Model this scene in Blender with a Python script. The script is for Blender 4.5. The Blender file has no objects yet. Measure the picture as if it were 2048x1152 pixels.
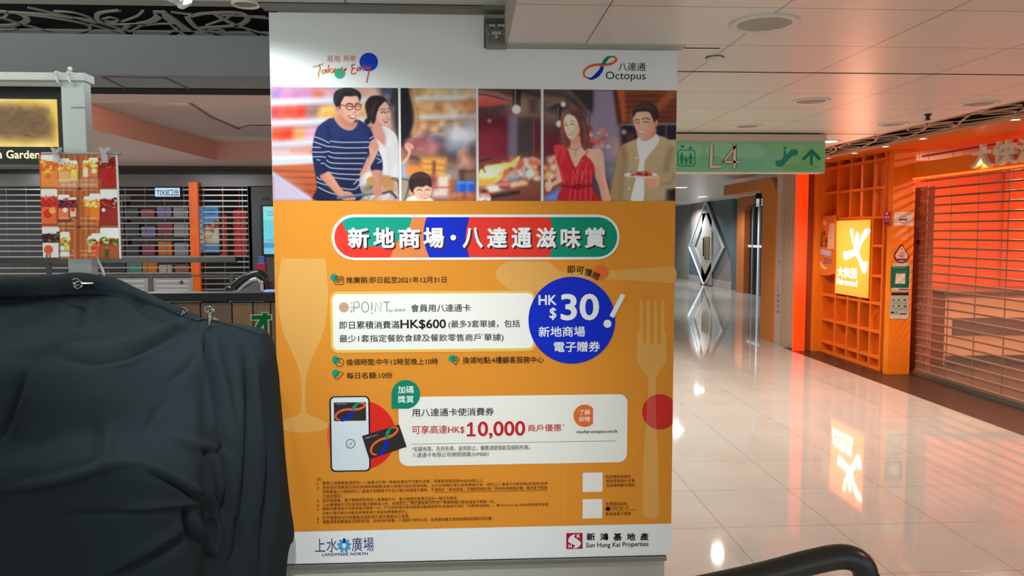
import bpy, bmesh, math, random
import numpy as np
from mathutils import Vector, Matrix
random.seed(7)
S = bpy.context.scene
C = S.collection
PI = math.pi

# ------------------------------------------------------------------ camera, world, exposure, main lamps
H = 1.55                                   # eye height
FPX = 1560.0                               # focal length in pixels of the 2048 px wide frame
YAW, PITCH, ROLL = 0.0551, 0.07054, 0.001365
def basis():
    cy, sy, cp, sp = math.cos(YAW), math.sin(YAW), math.cos(PITCH), math.sin(PITCH)
    w = Vector((sy*cp, cy*cp, -sp)); r = Vector((cy, -sy, 0)); u = r.cross(w)
    cr, sr = math.cos(ROLL), math.sin(ROLL)
    return cr*r - sr*u, sr*r + cr*u, w
RX, UX, WX = basis()
cam = bpy.data.cameras.new('camera'); camo = bpy.data.objects.new('camera', cam); C.objects.link(camo)
cam.sensor_width = 36.0; cam.lens = FPX/2048*36.0; cam.clip_start = 0.05; cam.clip_end = 200
camo.matrix_world = Matrix(((RX.x, UX.x, -WX.x, 0), (RX.y, UX.y, -WX.y, 0), (RX.z, UX.z, -WX.z, H), (0, 0, 0, 1)))
S.camera = camo
S.view_settings.view_transform = 'Standard'; S.view_settings.look = 'None'
S.view_settings.exposure = 0.0; S.view_settings.gamma = 1.0; S.view_settings.use_curve_mapping = False
wd = bpy.data.worlds.new('world'); S.world = wd; wd.use_nodes = True
WB = wd.node_tree.nodes['Background']; WB.inputs[0].default_value = (0.85, 0.95, 1.0, 1); WB.inputs[1].default_value = 1.0

def lamp(name, kind, loc, power, col=(1, 1, 1), size=0.1, rot=None, to=None, angle=None, blend=0.4, size_y=None):
    l = bpy.data.lights.new(name, kind); l.energy = power; l.color = col
    if kind == 'AREA':
        l.size = size
        if size_y: l.shape = 'RECTANGLE'; l.size_y = size_y
    else:
        l.shadow_soft_size = size
    if kind == 'SPOT':
        l.spot_size = math.radians(angle or 90); l.spot_blend = blend
    o = bpy.data.objects.new(name, l); C.objects.link(o); o.location = loc
    if to is not None:
        o.rotation_euler = (Vector(to)-Vector(loc)).to_track_quat('-Z', 'Y').to_euler()
    elif rot: o.rotation_euler = rot
    return o
# left hall spot grazing the poster, then added fill lamps among the corridor's downlights
lamp('poster_wash_spot', 'SPOT', (-0.95, 2.74, 2.425), 46, (0.86, 0.97, 1.0), 0.04, rot=(0, 0, 0), angle=158, blend=0.42)
lamp('poster_fill_spot', 'SPOT', (-0.30, 0.9, 2.42), 230, (0.92, 0.97, 1.0), 0.06, to=(-0.46, 3.2, 0.85), angle=54, blend=0.9)  # extra spot added to lift the left and lower poster
for q, (x, y, e) in enumerate([(1.3, -0.6, 5), (2.6, 1.2, 9), (2.2, -2.2, 7)]):
    lamp('mall_fill_lamp', 'AREA', (x, y, 2.28), e, (1.0, 0.97, 0.92), 0.3)  # unseen lamps added for general fill
for x, y, e in ((-0.7, -0.1, 190), (-2.6, -0.6, 190), (0.6, -1.6, 60)):
    lamp('hall_bounce_lamp', 'SPOT', (x, y, 2.41), e, (0.88, 0.96, 1.0), 0.08, rot=(0, 0, 0), angle=66, blend=0.6)  # unseen, added so the floor bounces light onto ceiling and cloth
lamp('ceiling_fill_light', 'AREA', (-2.3, 2.3, 2.18), 26, (0.95, 1.0, 0.95), 1.2, rot=(PI, 0, 0), size_y=.5)  # added uplight to lift the dark left ceiling, no fixture
lamp('hall_bounce_lamp', 'AREA', (-2.8, -2.6, 2.41), 40, (0.86, 0.96, 1.0), 0.4)  # unseen, added behind the camera for more floor bounce
for x, y, e in [(1.05, 4.9, 44), (1.05, 7.6, 50), (2.94, 6.28, 42), (2.94, 8.9, 34)]:  # the pair hidden behind the poster is added corridor fill
    lamp('corridor_downlight_and_fill', 'SPOT', (x, y, 2.27), e*3.4, (1.0, 0.99, 0.96), 0.05, rot=(0, 0, 0), angle=150, blend=0.5)
for x, y, e in [(4.16, 15.3, 90), (5.72, 19.2, 110), (6.3, 23.5, 130)]:  # the farthest is unseen fill added for the far wall
    lamp('corridor_downlight_and_fill', 'SPOT', (x, y, 2.42), e*2.4, (0.86, 0.94, 1.0), 0.05, rot=(0, 0, 0), angle=160, blend=0.5)

# ------------------------------------------------------------------ helpers
def at(x, y, ax, v):
    """Pixel of the 2048x1152 frame -> the point of the plane ax = v it shows."""
    d = (x-1024)/FPX*RX - (y-576)/FPX*UX + WX
    k = 'XYZ'.index(ax); o = Vector((0, 0, H)); t = (v-o[k])/d[k]
    return o + d*t
def lin(c):
    if isinstance(c, str): c = tuple(int(c[i:i+2], 16) for i in (0, 2, 4))
    return tuple((v/255/12.92 if v/255 <= .04045 else ((v/255+.055)/1.055)**2.4) for v in c)
MATS = {}
def mat(name, col, rough=0.5, metal=0.0, emit=0.0, ecol=None, noise=0.0, nscale=8.0, spec=0.5, trans=0.0, alpha=1.0, coat=0.0, sheen=0.0, bump=0.0, bscale=200.0, stretch=(1, 1, 1)):
    if name in MATS: return MATS[name]
    m = bpy.data.materials.new(name); m.use_nodes = True; nt = m.node_tree; b = nt.nodes['Principled BSDF']
    c = lin(col); b.inputs['Base Color'].default_value = (*c, 1)
    b.inputs['Roughness'].default_value = rough; b.inputs['Metallic'].default_value = metal
    b.inputs['Specular IOR Level'].default_value = spec; b.inputs['Transmission Weight'].default_value = trans
    b.inputs['Alpha'].default_value = alpha; b.inputs['Coat Weight'].default_value = coat; b.inputs['Sheen Weight'].default_value = sheen
    if emit: b.inputs['Emission Color'].default_value = (*(lin(ecol) if ecol else c), 1); b.inputs['Emission Strength'].default_value = emit
    if noise or bump:
        g = nt.nodes.new('ShaderNodeNewGeometry'); mp = nt.nodes.new('ShaderNodeMapping'); mp.inputs['Scale'].default_value = stretch
        nt.links.new(g.outputs['Position'], mp.inputs['Vector'])
    if noise:
        n = nt.nodes.new('ShaderNodeTexNoise'); n.inputs['Scale'].default_value = nscale; n.inputs['Detail'].default_value = 5
        nt.links.new(mp.outputs['Vector'], n.inputs['Vector'])
        mx = nt.nodes.new('ShaderNodeMix'); mx.data_type = 'RGBA'
        mx.inputs['A'].default_value = (*[max(0, v*(1-noise)) for v in c], 1); mx.inputs['B'].default_value = (*[min(1, v*(1+noise)) for v in c], 1)
        nt.links.new(n.outputs['Fac'], mx.inputs['Factor']); nt.links.new(mx.outputs['Result'], b.inputs['Base Color'])
    if bump:
        n2 = nt.nodes.new('ShaderNodeTexNoise'); n2.inputs['Scale'].default_value = bscale
        nt.links.new(mp.outputs['Vector'], n2.inputs['Vector'])
        bp = nt.nodes.new('ShaderNodeBump'); bp.inputs['Strength'].default_value = bump; bp.inputs['Distance'].default_value = 0.002
        nt.links.new(n2.outputs['Fac'], bp.inputs['Height']); nt.links.new(bp.outputs['Normal'], b.inputs['Normal'])
    MATS[name] = m
    return m
def print_mat(name='printed_ink', rough=0.6, emit=0.0, spec=0.14, tint=None):
    if name in MATS: return MATS[name]
    m = bpy.data.materials.new(name); m.use_nodes = True; nt = m.node_tree; b = nt.nodes['Principled BSDF']
    a = nt.nodes.new('ShaderNodeAttribute'); a.attribute_name = 'Col'
    b.inputs['Roughness'].default_value = rough; b.inputs['Specular IOR Level'].default_value = spec
    if emit:
        b.inputs['Base Color'].default_value = (0.02, 0.02, 0.02, 1)
        src = a.outputs['Color']
        if tint:
            mx = nt.nodes.new('ShaderNodeMix'); mx.data_type = 'RGBA'; mx.blend_type = 'MULTIPLY'; mx.clamp_result = False
            mx.inputs['Factor'].default_value = 1.0; mx.inputs['B'].default_value = (*tint, 1); nt.links.new(src, mx.inputs['A']); src = mx.outputs['Result']
        nt.links.new(src, b.inputs['Emission Color']); b.inputs['Emission Strength'].default_value = emit
    else: nt.links.new(a.outputs['Color'], b.inputs['Base Color'])
    MATS[name] = m
    return m

def empty(name, loc=(0, 0, 0), label=None, cat=None, group=None):
    o = bpy.data.objects.new(name, None); C.objects.link(o); o.location = loc; o.empty_display_size = 0.1
    if label: o['label'] = label
    if cat: o['category'] = cat
    if group: o['group'] = group
    return o
def tag(o, label=None, cat=None, group=None, kind=None):
    if label: o['label'] = label
    if cat: o['category'] = cat
    if group: o['group'] = group
    if kind: o['kind'] = kind
    return o
def origin(o):
    v = Vector(o.location)
    while o.parent: o = o.parent; v += Vector(o.location)
    return v
class MB:
    """Collects world-space shapes and links them as one mesh object."""
    def __init__(s): s.bm = bmesh.new()
    def box(s, x0, x1, y0, y1, z0, z1, bev=0.0):
        vs = [s.bm.verts.new(p) for p in ((x0,y0,z0),(x1,y0,z0),(x1,y1,z0),(x0,y1,z0),(x0,y0,z1),(x1,y0,z1),(x1,y1,z1),(x0,y1,z1))]
        fs = [s.bm.faces.new([vs[i] for i in f]) for f in ((0,3,2,1),(4,5,6,7),(0,1,5,4),(1,2,6,5),(2,3,7,6),(3,0,4,7))]
        if bev:
            es = list({e for f in fs for e in f.edges})
            bmesh.ops.bevel(s.bm, geom=es, offset=bev, segments=2, affect='EDGES', profile=0.6)
        return s
    def quad(s, *ps):
        s.bm.faces.new([s.bm.verts.new(p) for p in ps]); return s
    def prism(s, pts, vec):
        """polygon pts (3D, planar) extruded by vec"""
        v = Vector(vec); a = [s.bm.verts.new(p) for p in pts]; b = [s.bm.verts.new(Vector(p)+v) for p in pts]; n = len(a)
        s.bm.faces.new(a[::-1]); s.bm.faces.new(b)
        for i in range(n): s.bm.faces.new((a[i], a[(i+1) % n], b[(i+1) % n], b[i]))
        return s
    def tube(s, pts, r, n=10, closed=False, flat=1.0, up=(0, 0, 1)):
        pts = [Vector(p) for p in pts]; m = len(pts); rings = []
        rr = r if isinstance(r, (list, tuple)) else [r]*m
        for i, p in enumerate(pts):
            t = (pts[(i+1) % m]-pts[i-1]) if closed else (pts[min(i+1, m-1)]-pts[max(i-1, 0)])
            t.normalize(); u = Vector(up)
            if abs(t.dot(u)) > .98: u = Vector((1, 0, 0))
            a = t.cross(u).normalized(); b = a.cross(t).normalized()
            rings.append([s.bm.verts.new(p+(a*math.cos(2*PI*k/n)+b*math.sin(2*PI*k/n)*flat)*rr[i]) for k in range(n)])
        for i in range(m if closed else m-1):
            A, B = rings[i], rings[(i+1) % m]
            for k in range(n): s.bm.faces.new((A[k], A[(k+1) % n], B[(k+1) % n], B[k]))
        if not closed:
            s.bm.faces.new(rings[0][::-1]); s.bm.faces.new(rings[-1])
        return s
    def strip(s, pts, w, th, up=(0, 0, 1), closed=False):
        """flat ribbon of width w, thickness th lying in the plane with normal up"""
        pts = [Vector(p) for p in pts]; m = len(pts); u = Vector(up); rings = []
        ww = w if isinstance(w, (list, tuple)) else [w]*m
        for i, p in enumerate(pts):
            t = (pts[(i+1) % m]-pts[i-1]) if closed else (pts[min(i+1, m-1)]-pts[max(i-1, 0)])
            a = t.cross(u).normalized()*ww[i]/2
            rings.append([s.bm.verts.new(q) for q in (p-a, p+a, p+a+u*th, p-a+u*th)])
        for i in range(m if closed else m-1):
            A, B = rings[i], rings[(i+1) % m]
            for k in range(4): s.bm.faces.new((A[k], A[(k+1) % 4], B[(k+1) % 4], B[k]))
        if not closed: s.bm.faces.new(rings[0][::-1]); s.bm.faces.new(rings[-1])
        return s
    def lathe(s, c, prof, n=32, axis='Z'):
        """prof: list of (radius, height) turned about the vertical through c"""
        c = Vector(c); rings = []
        for r, h in prof:
            rings.append([s.bm.verts.new(c+(Vector((r*math.cos(2*PI*k/n), r*math.sin(2*PI*k/n), h)) if axis == 'Z' else Vector((r*math.cos(2*PI*k/n), h, r*math.sin(2*PI*k/n))))) for k in range(n)])
        for A, B in zip(rings, rings[1:]):
            for k in range(n): s.bm.faces.new((A[k], A[(k+1) % n], B[(k+1) % n], B[k]))
        if prof[0][0] > 1e-6: s.bm.faces.new(rings[0][::-1])
        if prof[-1][0] > 1e-6: s.bm.faces.new(rings[-1])
        return s
    def ball(s, c, r, sc=(1, 1, 1), n=12):
        m = Matrix.Translation(c) @ Matrix.Diagonal((*sc, 1))
        bmesh.ops.create_uvsphere(s.bm, u_segments=n, v_segments=max(6, n*2//3), radius=r, matrix=m); return s
    def build(s, name, material, parent=None, smooth=False, label=None, cat=None, group=None, kind=None):
        bmesh.ops.remove_doubles(s.bm, verts=s.bm.verts, dist=1e-6)
        bmesh.ops.recalc_face_normals(s.bm, faces=s.bm.faces)
        if parent is not None: bmesh.ops.translate(s.bm, verts=s.bm.verts, vec=-origin(parent))
        me = bpy.data.meshes.new(name); s.bm.to_mesh(me); s.bm.free()
        if smooth:
            me.polygons.foreach_set('use_smooth', [True]*len(me.polygons)); me.set_sharp_from_angle(angle=math.radians(smooth if smooth is not True else 40))
        for q in (material if isinstance(material, (list, tuple)) else [material]): me.materials.append(q)
        o = bpy.data.objects.new(name, me); C.objects.link(o)
        if parent is not None: o.parent = parent
        return tag(o, label, cat, group, kind)
def structure(o): o['kind'] = 'structure'; return o
def catmull(pts, n=6, closed=False):
    P = [Vector((*p, 0)) if len(p) == 2 else Vector(p) for p in pts]; d2 = len(pts[0]) == 2; m = len(P); out = []
    for i in range(m if closed else m-1):
        a, b, c, d = (P[(i-1) % m], P[i], P[(i+1) % m], P[(i+2) % m]) if closed else (P[max(i-1, 0)], P[i], P[i+1], P[min(i+2, m-1)])
        for k in range(n):
            t = k/n; out.append(0.5*((2*b)+(c-a)*t+(2*a-5*b+4*c-d)*t*t+(3*b-a-3*c+d)*t**3))
    if not closed: out.append(P[-1])
    return [(p.x, p.y) for p in out] if d2 else out
def ellipse(cx, cy, rx, ry=None, n=40, a0=0, a1=360, rot=0):
    ry = rx if ry is None else ry; cr, sr = math.cos(math.radians(rot)), math.sin(math.radians(rot)); out = []
    full = abs(a1-a0) >= 360
    for k in range(n if full else n+1):
        a = math.radians(a0+(a1-a0)*k/n); x, y = rx*math.cos(a), ry*math.sin(a)
        out.append((cx+x*cr-y*sr, cy+x*sr+y*cr))
    return out
def rrect(x0, y0, x1, y1, r, n=6):
    out = []
    for cx, cy, a in ((x1-r, y0+r, -90), (x1-r, y1-r, 0), (x0+r, y1-r, 90), (x0+r, y0+r, 180)):
        for k in range(n+1):
            t = math.radians(a+90*k/n); out.append((cx+r*math.cos(t), cy+r*math.sin(t)))
    return out
def clip(sub, con):
    """Sutherland-Hodgman: polygon sub clipped by the convex polygon con"""
    area = sum(con[i-1][0]*con[i][1]-con[i][0]*con[i-1][1] for i in range(len(con)))
    if area < 0: con = con[::-1]
    out = list(sub)
    for i in range(len(con)):
        (ax, ay), (bx, by) = con[i-1], con[i]
        ins = lambda p: (bx-ax)*(p[1]-ay)-(by-ay)*(p[0]-ax) >= 0
        src, out = out, []
        for j in range(len(src)):
            p, q = src[j-1], src[j]; ip, iq = ins(p), ins(q)
            if ip != iq:
                d1 = (bx-ax)*(p[1]-ay)-(by-ay)*(p[0]-ax); d2 = (bx-ax)*(q[1]-ay)-(by-ay)*(q[0]-ax); t = d1/(d1-d2)
                out.append((p[0]+(q[0]-p[0])*t, p[1]+(q[1]-p[1])*t))
            if iq: out.append(q)
        if not out: return []
    return out
FONT = {}
def glyphs(s, bold=0.0):
    """text -> (vertices 2D, faces) at size 1 from Blender's own font, filled by winding number; bold adds a stroke round the outlines"""
    k = (s, bold)
    if k in FONT: return FONT[k]
    from mathutils.geometry import delaunay_2d_cdt, interpolate_bezier
    cu = bpy.data.curves.new('lettering', 'FONT'); cu.body = s
    o = bpy.data.objects.new('lettering', cu); C.objects.link(o); bpy.context.view_layer.update()
    oc = o.evaluated_get(bpy.context.evaluated_depsgraph_get()).to_curve(bpy.context.evaluated_depsgraph_get())
    loops = []
    for sp in oc.splines:
        if sp.type == 'BEZIER':
            L, n = [], len(sp.bezier_points)
            for i in range(n):
                p, q = sp.bezier_points[i], sp.bezier_points[(i+1) % n]
                st = (p.handle_right-p.co).cross(q.co-p.co).length < 1e-6 and (q.handle_left-q.co).cross(q.co-p.co).length < 1e-6
                L += [(v.x, v.y) for v in (interpolate_bezier(p.co, p.handle_right, q.handle_left, q.co, 5)[:-1] if not st else [p.co])]
        else: L = [(p.co.x, p.co.y) for p in sp.points]
        M = []
        for p in L:
            if not M or abs(p[0]-M[-1][0])+abs(p[1]-M[-1][1]) > 1e-4: M.append(p)
        if len(M) > 2: loops.append(M)
    C.objects.unlink(o); o.to_curve_clear(); bpy.data.objects.remove(o); bpy.data.curves.remove(cu)
    loops.sort(key=lambda L: min(p[0] for p in L)); groups, hi = [], -1e9
    for L in loops:
        if min(p[0] for p in L) > hi: groups.append([])
        groups[-1].append(L); hi = max(hi, max(p[0] for p in L))
    V, F = [], []
    for g in groups:
        pts, ed = [], []
        for L in g:
            b = len(pts); pts += L; ed += [(b+i, b+(i+1) % len(L)) for i in range(len(L))]
        if bold > 0:
            sg = sum(L[i-1][0]*L[i][1]-L[i][0]*L[i-1][1] for L in g for i in range(len(L)))
            for L in g:
                n = len(L)
                for i in range(n):
                    p, q = np.array(L[i]), np.array(L[(i+1) % n]); d = q-p; l = np.hypot(*d)
                    if l < 1e-6: continue
                    d = d/l; nn = np.array((-d[1], d[0]))*bold; e = d*bold*.6; Q = [p-e+nn, p-e-nn, q+e-nn, q+e+nn]
                    if sg < 0: Q = Q[::-1]
                    b = len(pts); pts += [tuple(v) for v in Q]; ed += [(b+j, b+(j+1) % 4) for j in range(4)]
        vs, _, fs, *_r = delaunay_2d_cdt([Vector(p) for p in pts], ed, [], 0, 1e-6)
        W = np.array([(v.x, v.y) for v in vs]); fs = [f for f in fs]
        cen = np.array([W[list(f)].mean(0) for f in fs]); A = np.array([pts[a] for a, _ in ed]); B = np.array([pts[q] for _, q in ed])
        w = np.zeros(len(fs), int)
        for k0 in range(0, len(fs), 2000):
            x, y = cen[k0:k0+2000, 0:1], cen[k0:k0+2000, 1:2]; cr = (B[:, 0]-A[:, 0])*(y-A[:, 1])-(x-A[:, 0])*(B[:, 1]-A[:, 1])
            w[k0:k0+2000] = (((A[:, 1] <= y) & (B[:, 1] > y) & (cr > 0)).sum(1)-((A[:, 1] > y) & (B[:, 1] <= y) & (cr < 0)).sum(1))
        b = len(V); V += [tuple(p) for p in W]; F += [tuple(i+b for i in f) for f, q in zip(fs, w) if q != 0]
    FONT[k] = (np.array(V), F)
    return FONT[k]
class Sheet:
    """Flat print on the plane ax = val (faces the viewer towards sgn): polygons and lettering given in photo pixels, each on its own thin layer."""
    def __init__(s, ax, val, sgn=-1, step=0.00012, base=0.0004):
        s.ax, s.val, s.sgn, s.step, s.n, s.base = ax, val, sgn, step, 0, base; s.V, s.F, s.K = [], [], []
    def p2(s, x, y):
        p = at(x, y, s.ax, s.val); return (p.x, p.z) if s.ax == 'Y' else (p.y, p.z)
    def _add(s, pts2, faces, col):
        off = s.val + s.sgn*(s.base+s.step*s.n); b = len(s.V); c = lin(col)
        s.V += [(a, off, z) if s.ax == 'Y' else (off, a, z) for a, z in pts2]
        for f in faces:
            s.F.append(tuple(i+b for i in f)); s.K.append(c)
    def poly2(s, pts2, col, layer=True):
        if len(pts2) < 3: return
        if layer: s.n += 1
        from mathutils.geometry import tessellate_polygon
        t = tessellate_polygon([[Vector((a, z, 0)) for a, z in pts2]])
        s._add(pts2, t, col)
    def poly(s, pts, col, layer=True): s.poly2([s.p2(*p) for p in pts], col, layer)
    def spoly(s, pts, col, n=5): s.poly(catmull(pts, n, True), col)
    def ribbon(s, pts, w, col, layer=True, closed=False):
        if layer: s.n += 1
        P = [Vector(s.p2(*p)) for p in pts]; m = len(P); ww = w if isinstance(w, (list, tuple)) else [w]*m; vs = []
        sc = (Vector(s.p2(pts[0][0]+10, pts[0][1]))-P[0]).length/10
        for i in range(m):
            t = (P[(i+1) % m]-P[i-1]) if closed else (P[min(i+1, m-1)]-P[max(i-1, 0)])
            t = t.normalized() if t.length > 1e-9 else Vector((1, 0)); a = Vector((-t.y, t.x))*ww[i]*sc/2
            vs += [tuple(P[i]+a), tuple(P[i]-a)]
        fs = [(2*i, 2*i+1, (2*i+3) % (2*m), (2*i+2) % (2*m)) for i in range(m if closed else m-1)]
        s._add(vs, fs, col)
    def text(s, t, x0, x1, yt, yb, col, bold=0.0, rot=0.0, layer=True, dx=0, dy=0, italic=0.0):
        if layer: s.n += 1
        v, f = glyphs(t, bold)
        lo, hi = v.min(0), v.max(0); q = (v-lo)/np.maximum(hi-lo, 1e-6)
        ym = (yt+yb)/2
        a0 = s.p2(x0+dx, yb+dy); a1 = s.p2(x1+dx, ym+dy); tp = s.p2(x0+dx, yt+dy)
        w, h = a1[0]-a0[0], tp[1]-a0[1]
        X = q[:, 0]*w + italic*q[:, 1]*h*(1 if w > 0 else -1); Y = q[:, 1]*h
        if rot:
            r = math.radians(rot); cx, cy = w/2, h/2; X, Y = (X-cx)*math.cos(r)-(Y-cy)*math.sin(r)+cx, (X-cx)*math.sin(r)+(Y-cy)*math.cos(r)+cy
        s._add([(a0[0]+a, a0[1]+b) for a, b in zip(X, Y)], f, col)
    def build(s, name, parent=None, material=None, label=None, **kw):
        off = origin(parent) if parent is not None else Vector((0, 0, 0))
        me = bpy.data.meshes.new(name); me.from_pydata([tuple(Vector(v)-off) for v in s.V], [], s.F)
        at_ = me.color_attributes.new('Col', 'FLOAT_COLOR', 'CORNER'); buf = []
        for p, c in zip(me.polygons, s.K): buf += [*c, 1.0]*p.loop_total
        at_.data.foreach_set('color', buf); me.materials.append(material or print_mat())
        o = bpy.data.objects.new(name, me); C.objects.link(o)
        if parent is not None: o.parent = parent
        return tag(o, label, **kw)
class Canvas:
    """A printed picture painted in code: soft polygons, ellipses and strokes on a grid, kept as the print's own ink colours (values as the photo shows them, divided by gain)."""
    def __init__(s, ax, val, x0, y0, x1, y1, W, sgn=-1, corners=None, fn=None):
        s.ax, s.val, s.sgn = ax, val, sgn; s.fn = fn or (lambda x, y: (x, y))
        a, b = s._p(x0, y0), s._p(x1, y1)
        if corners: a, b = corners
        s.a, s.b = a, b; s.W = W; s.Hh = max(2, int(round(W*abs((b[1]-a[1])/(b[0]-a[0]))))); s.im = np.zeros((s.Hh, W, 3)) + 128.0
        s.gy, s.gx = np.mgrid[0:s.Hh, 0:W].astype(float)
    def _p(s, x, y):
        p = at(x, y, s.ax, s.val); return (p.x, p.z) if s.ax == 'Y' else (p.y, p.z)
    def _c(s, x, y):
        p = s._p(*s.fn(x, y)); return ((p[0]-s.a[0])/(s.b[0]-s.a[0])*(s.W-1), (p[1]-s.a[1])/(s.b[1]-s.a[1])*(s.Hh-1))
    def _mix(s, sl, a, col):
        a = a[..., None]
        if isinstance(col, list):           # vertical gradient [top, bottom] over the patch
            h = a.shape[0]; t = np.linspace(0, 1, h)[:, None, None]; col = np.array(col[0])*(1-t)+np.array(col[1])*t
        s.im[sl] = s.im[sl]*(1-a) + np.array(col, float)*a
    def _win(s, P, pad):
        x0, x1 = int(max(0, min(p[0] for p in P)-pad)), int(min(s.W, max(p[0] for p in P)+pad+2))
        y0, y1 = int(max(0, min(p[1] for p in P)-pad)), int(min(s.Hh, max(p[1] for p in P)+pad+2))
        return (slice(y0, y1), slice(x0, x1)) if x1 > x0 and y1 > y0 else None
    def poly(s, pts, col, soft=0.7, alpha=1.0, sm=4):
        if sm: pts = catmull(pts, sm, True)
        P = [s._c(*p) for p in pts]; sl = s._win(P, soft*2+1)
        if sl is None: return
        gx, gy = s.gx[sl], s.gy[sl]; d = np.full(gx.shape, 1e9); ins = np.zeros(gx.shape, bool)
        for i in range(len(P)):
            (ax, ay), (bx, by) = P[i-1], P[i]; ex, ey = bx-ax, by-ay; L = ex*ex+ey*ey+1e-9
            t = np.clip(((gx-ax)*ex+(gy-ay)*ey)/L, 0, 1); d = np.minimum(d, (gx-ax-t*ex)**2+(gy-ay-t*ey)**2)
            c = ((ay > gy) != (by > gy)) & (gx < (bx-ax)*(gy-ay)/(by-ay+1e-12)+ax); ins ^= c
        d = np.sqrt(d); d[ins] *= -1
        s._mix(sl, np.clip(0.5-d/(2*soft), 0, 1)*alpha, col)
    def rect(s, x0, y0, x1, y1, col, soft=0.7, alpha=1.0): s.poly([(x0, y0), (x1, y0), (x1, y1), (x0, y1)], col, soft, alpha, 0)
    def ell(s, cx, cy, rx, ry, col, soft=0.7, alpha=1.0, rot=0): s.poly(ellipse(cx, cy, rx, ry, 20, rot=rot), col, soft, alpha, 0)
    def line(s, pts, w, col, soft=0.6, alpha=1.0, sm=5):
        if sm and len(pts) > 2: pts = catmull(pts, sm)
        P = [s._c(*p) for p in pts]; sc = abs(s._c(pts[0][0]+50, pts[0][1])[0]-s._c(*pts[0])[0])/50; w = w*sc; sl = s._win(P, soft*2+1+w)
        if sl is None: return
        gx, gy = s.gx[sl], s.gy[sl]; d = np.full(gx.shape, 1e9)
        for (ax, ay), (bx, by) in zip(P, P[1:]):
            ex, ey = bx-ax, by-ay; L = ex*ex+ey*ey+1e-9; t = np.clip(((gx-ax)*ex+(gy-ay)*ey)/L, 0, 1)
            d = np.minimum(d, (gx-ax-t*ex)**2+(gy-ay-t*ey)**2)
        s._mix(sl, np.clip(0.5-(np.sqrt(d)-w/2)/(2*soft), 0, 1)*alpha, col)
    def speck(s, x0, y0, x1, y1, n, cols, r0, r1, soft=1.5, alpha=0.8, asp=1.0, seed=1):
        rn = random.Random(seed)
        for _ in range(n):
            s.ell(rn.uniform(x0, x1), rn.uniform(y0, y1), rn.uniform(r0, r1), rn.uniform(r0, r1)*asp, rn.choice(cols), soft, alpha, rn.uniform(-30, 30))
    def grain(s, amt, seed=3):
        r = np.random.RandomState(seed); s.im += r.normal(0, amt, s.im.shape[:2])[..., None]
    def build(s, name, gain=1.0, off=0.0008, parent=None, material=None, label=None):
        v = np.clip(s.im, 0, 255)/255; l = np.where(v <= .04045, v/12.92, ((v+.055)/1.055)**2.4)
        l = np.clip(l/(gain if np.isscalar(gain) else np.array(gain)), 0, .9)
        W, Hh = s.W, s.Hh; A = np.linspace(s.a[0], s.b[0], W); Z = np.linspace(s.a[1], s.b[1], Hh); AA, ZZ = np.meshgrid(A, Z)
        o3 = origin(parent) if parent is not None else Vector((0, 0, 0)); K = np.full(AA.shape, s.val+s.sgn*off)
        co = np.stack([AA, K, ZZ] if s.ax == 'Y' else [K, AA, ZZ], -1).reshape(-1, 3) - np.array(o3)
        i = np.arange(W*Hh).reshape(Hh, W); q = np.stack([i[:-1, :-1], i[1:, :-1], i[1:, 1:], i[:-1, 1:]], -1).reshape(-1, 4)
        me = bpy.data.meshes.new(name); me.vertices.add(len(co)); me.vertices.foreach_set('co', co.ravel())
        me.loops.add(q.size); me.loops.foreach_set('vertex_index', q.ravel()); me.polygons.add(len(q))
        me.polygons.foreach_set('loop_start', np.arange(0, q.size, 4)); me.update(calc_edges=True)
        ca = me.color_attributes.new('Col', 'FLOAT_COLOR', 'POINT')
        ca.data.foreach_set('color', np.concatenate([l.reshape(-1, 3), np.ones((W*Hh, 1))], 1).ravel())
        me.materials.append(material or print_mat()); me.validate()
        o = bpy.data.objects.new(name, me); C.objects.link(o)
        if parent is not None: o.parent = parent
        return tag(o, label)
def zf(ox, oy, k): return lambda x, y: (ox+x*k, oy+y*k)
def zz(ox, oy, k, pts): return [(ox+x*k, oy+y*k) for x, y in pts]
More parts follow.
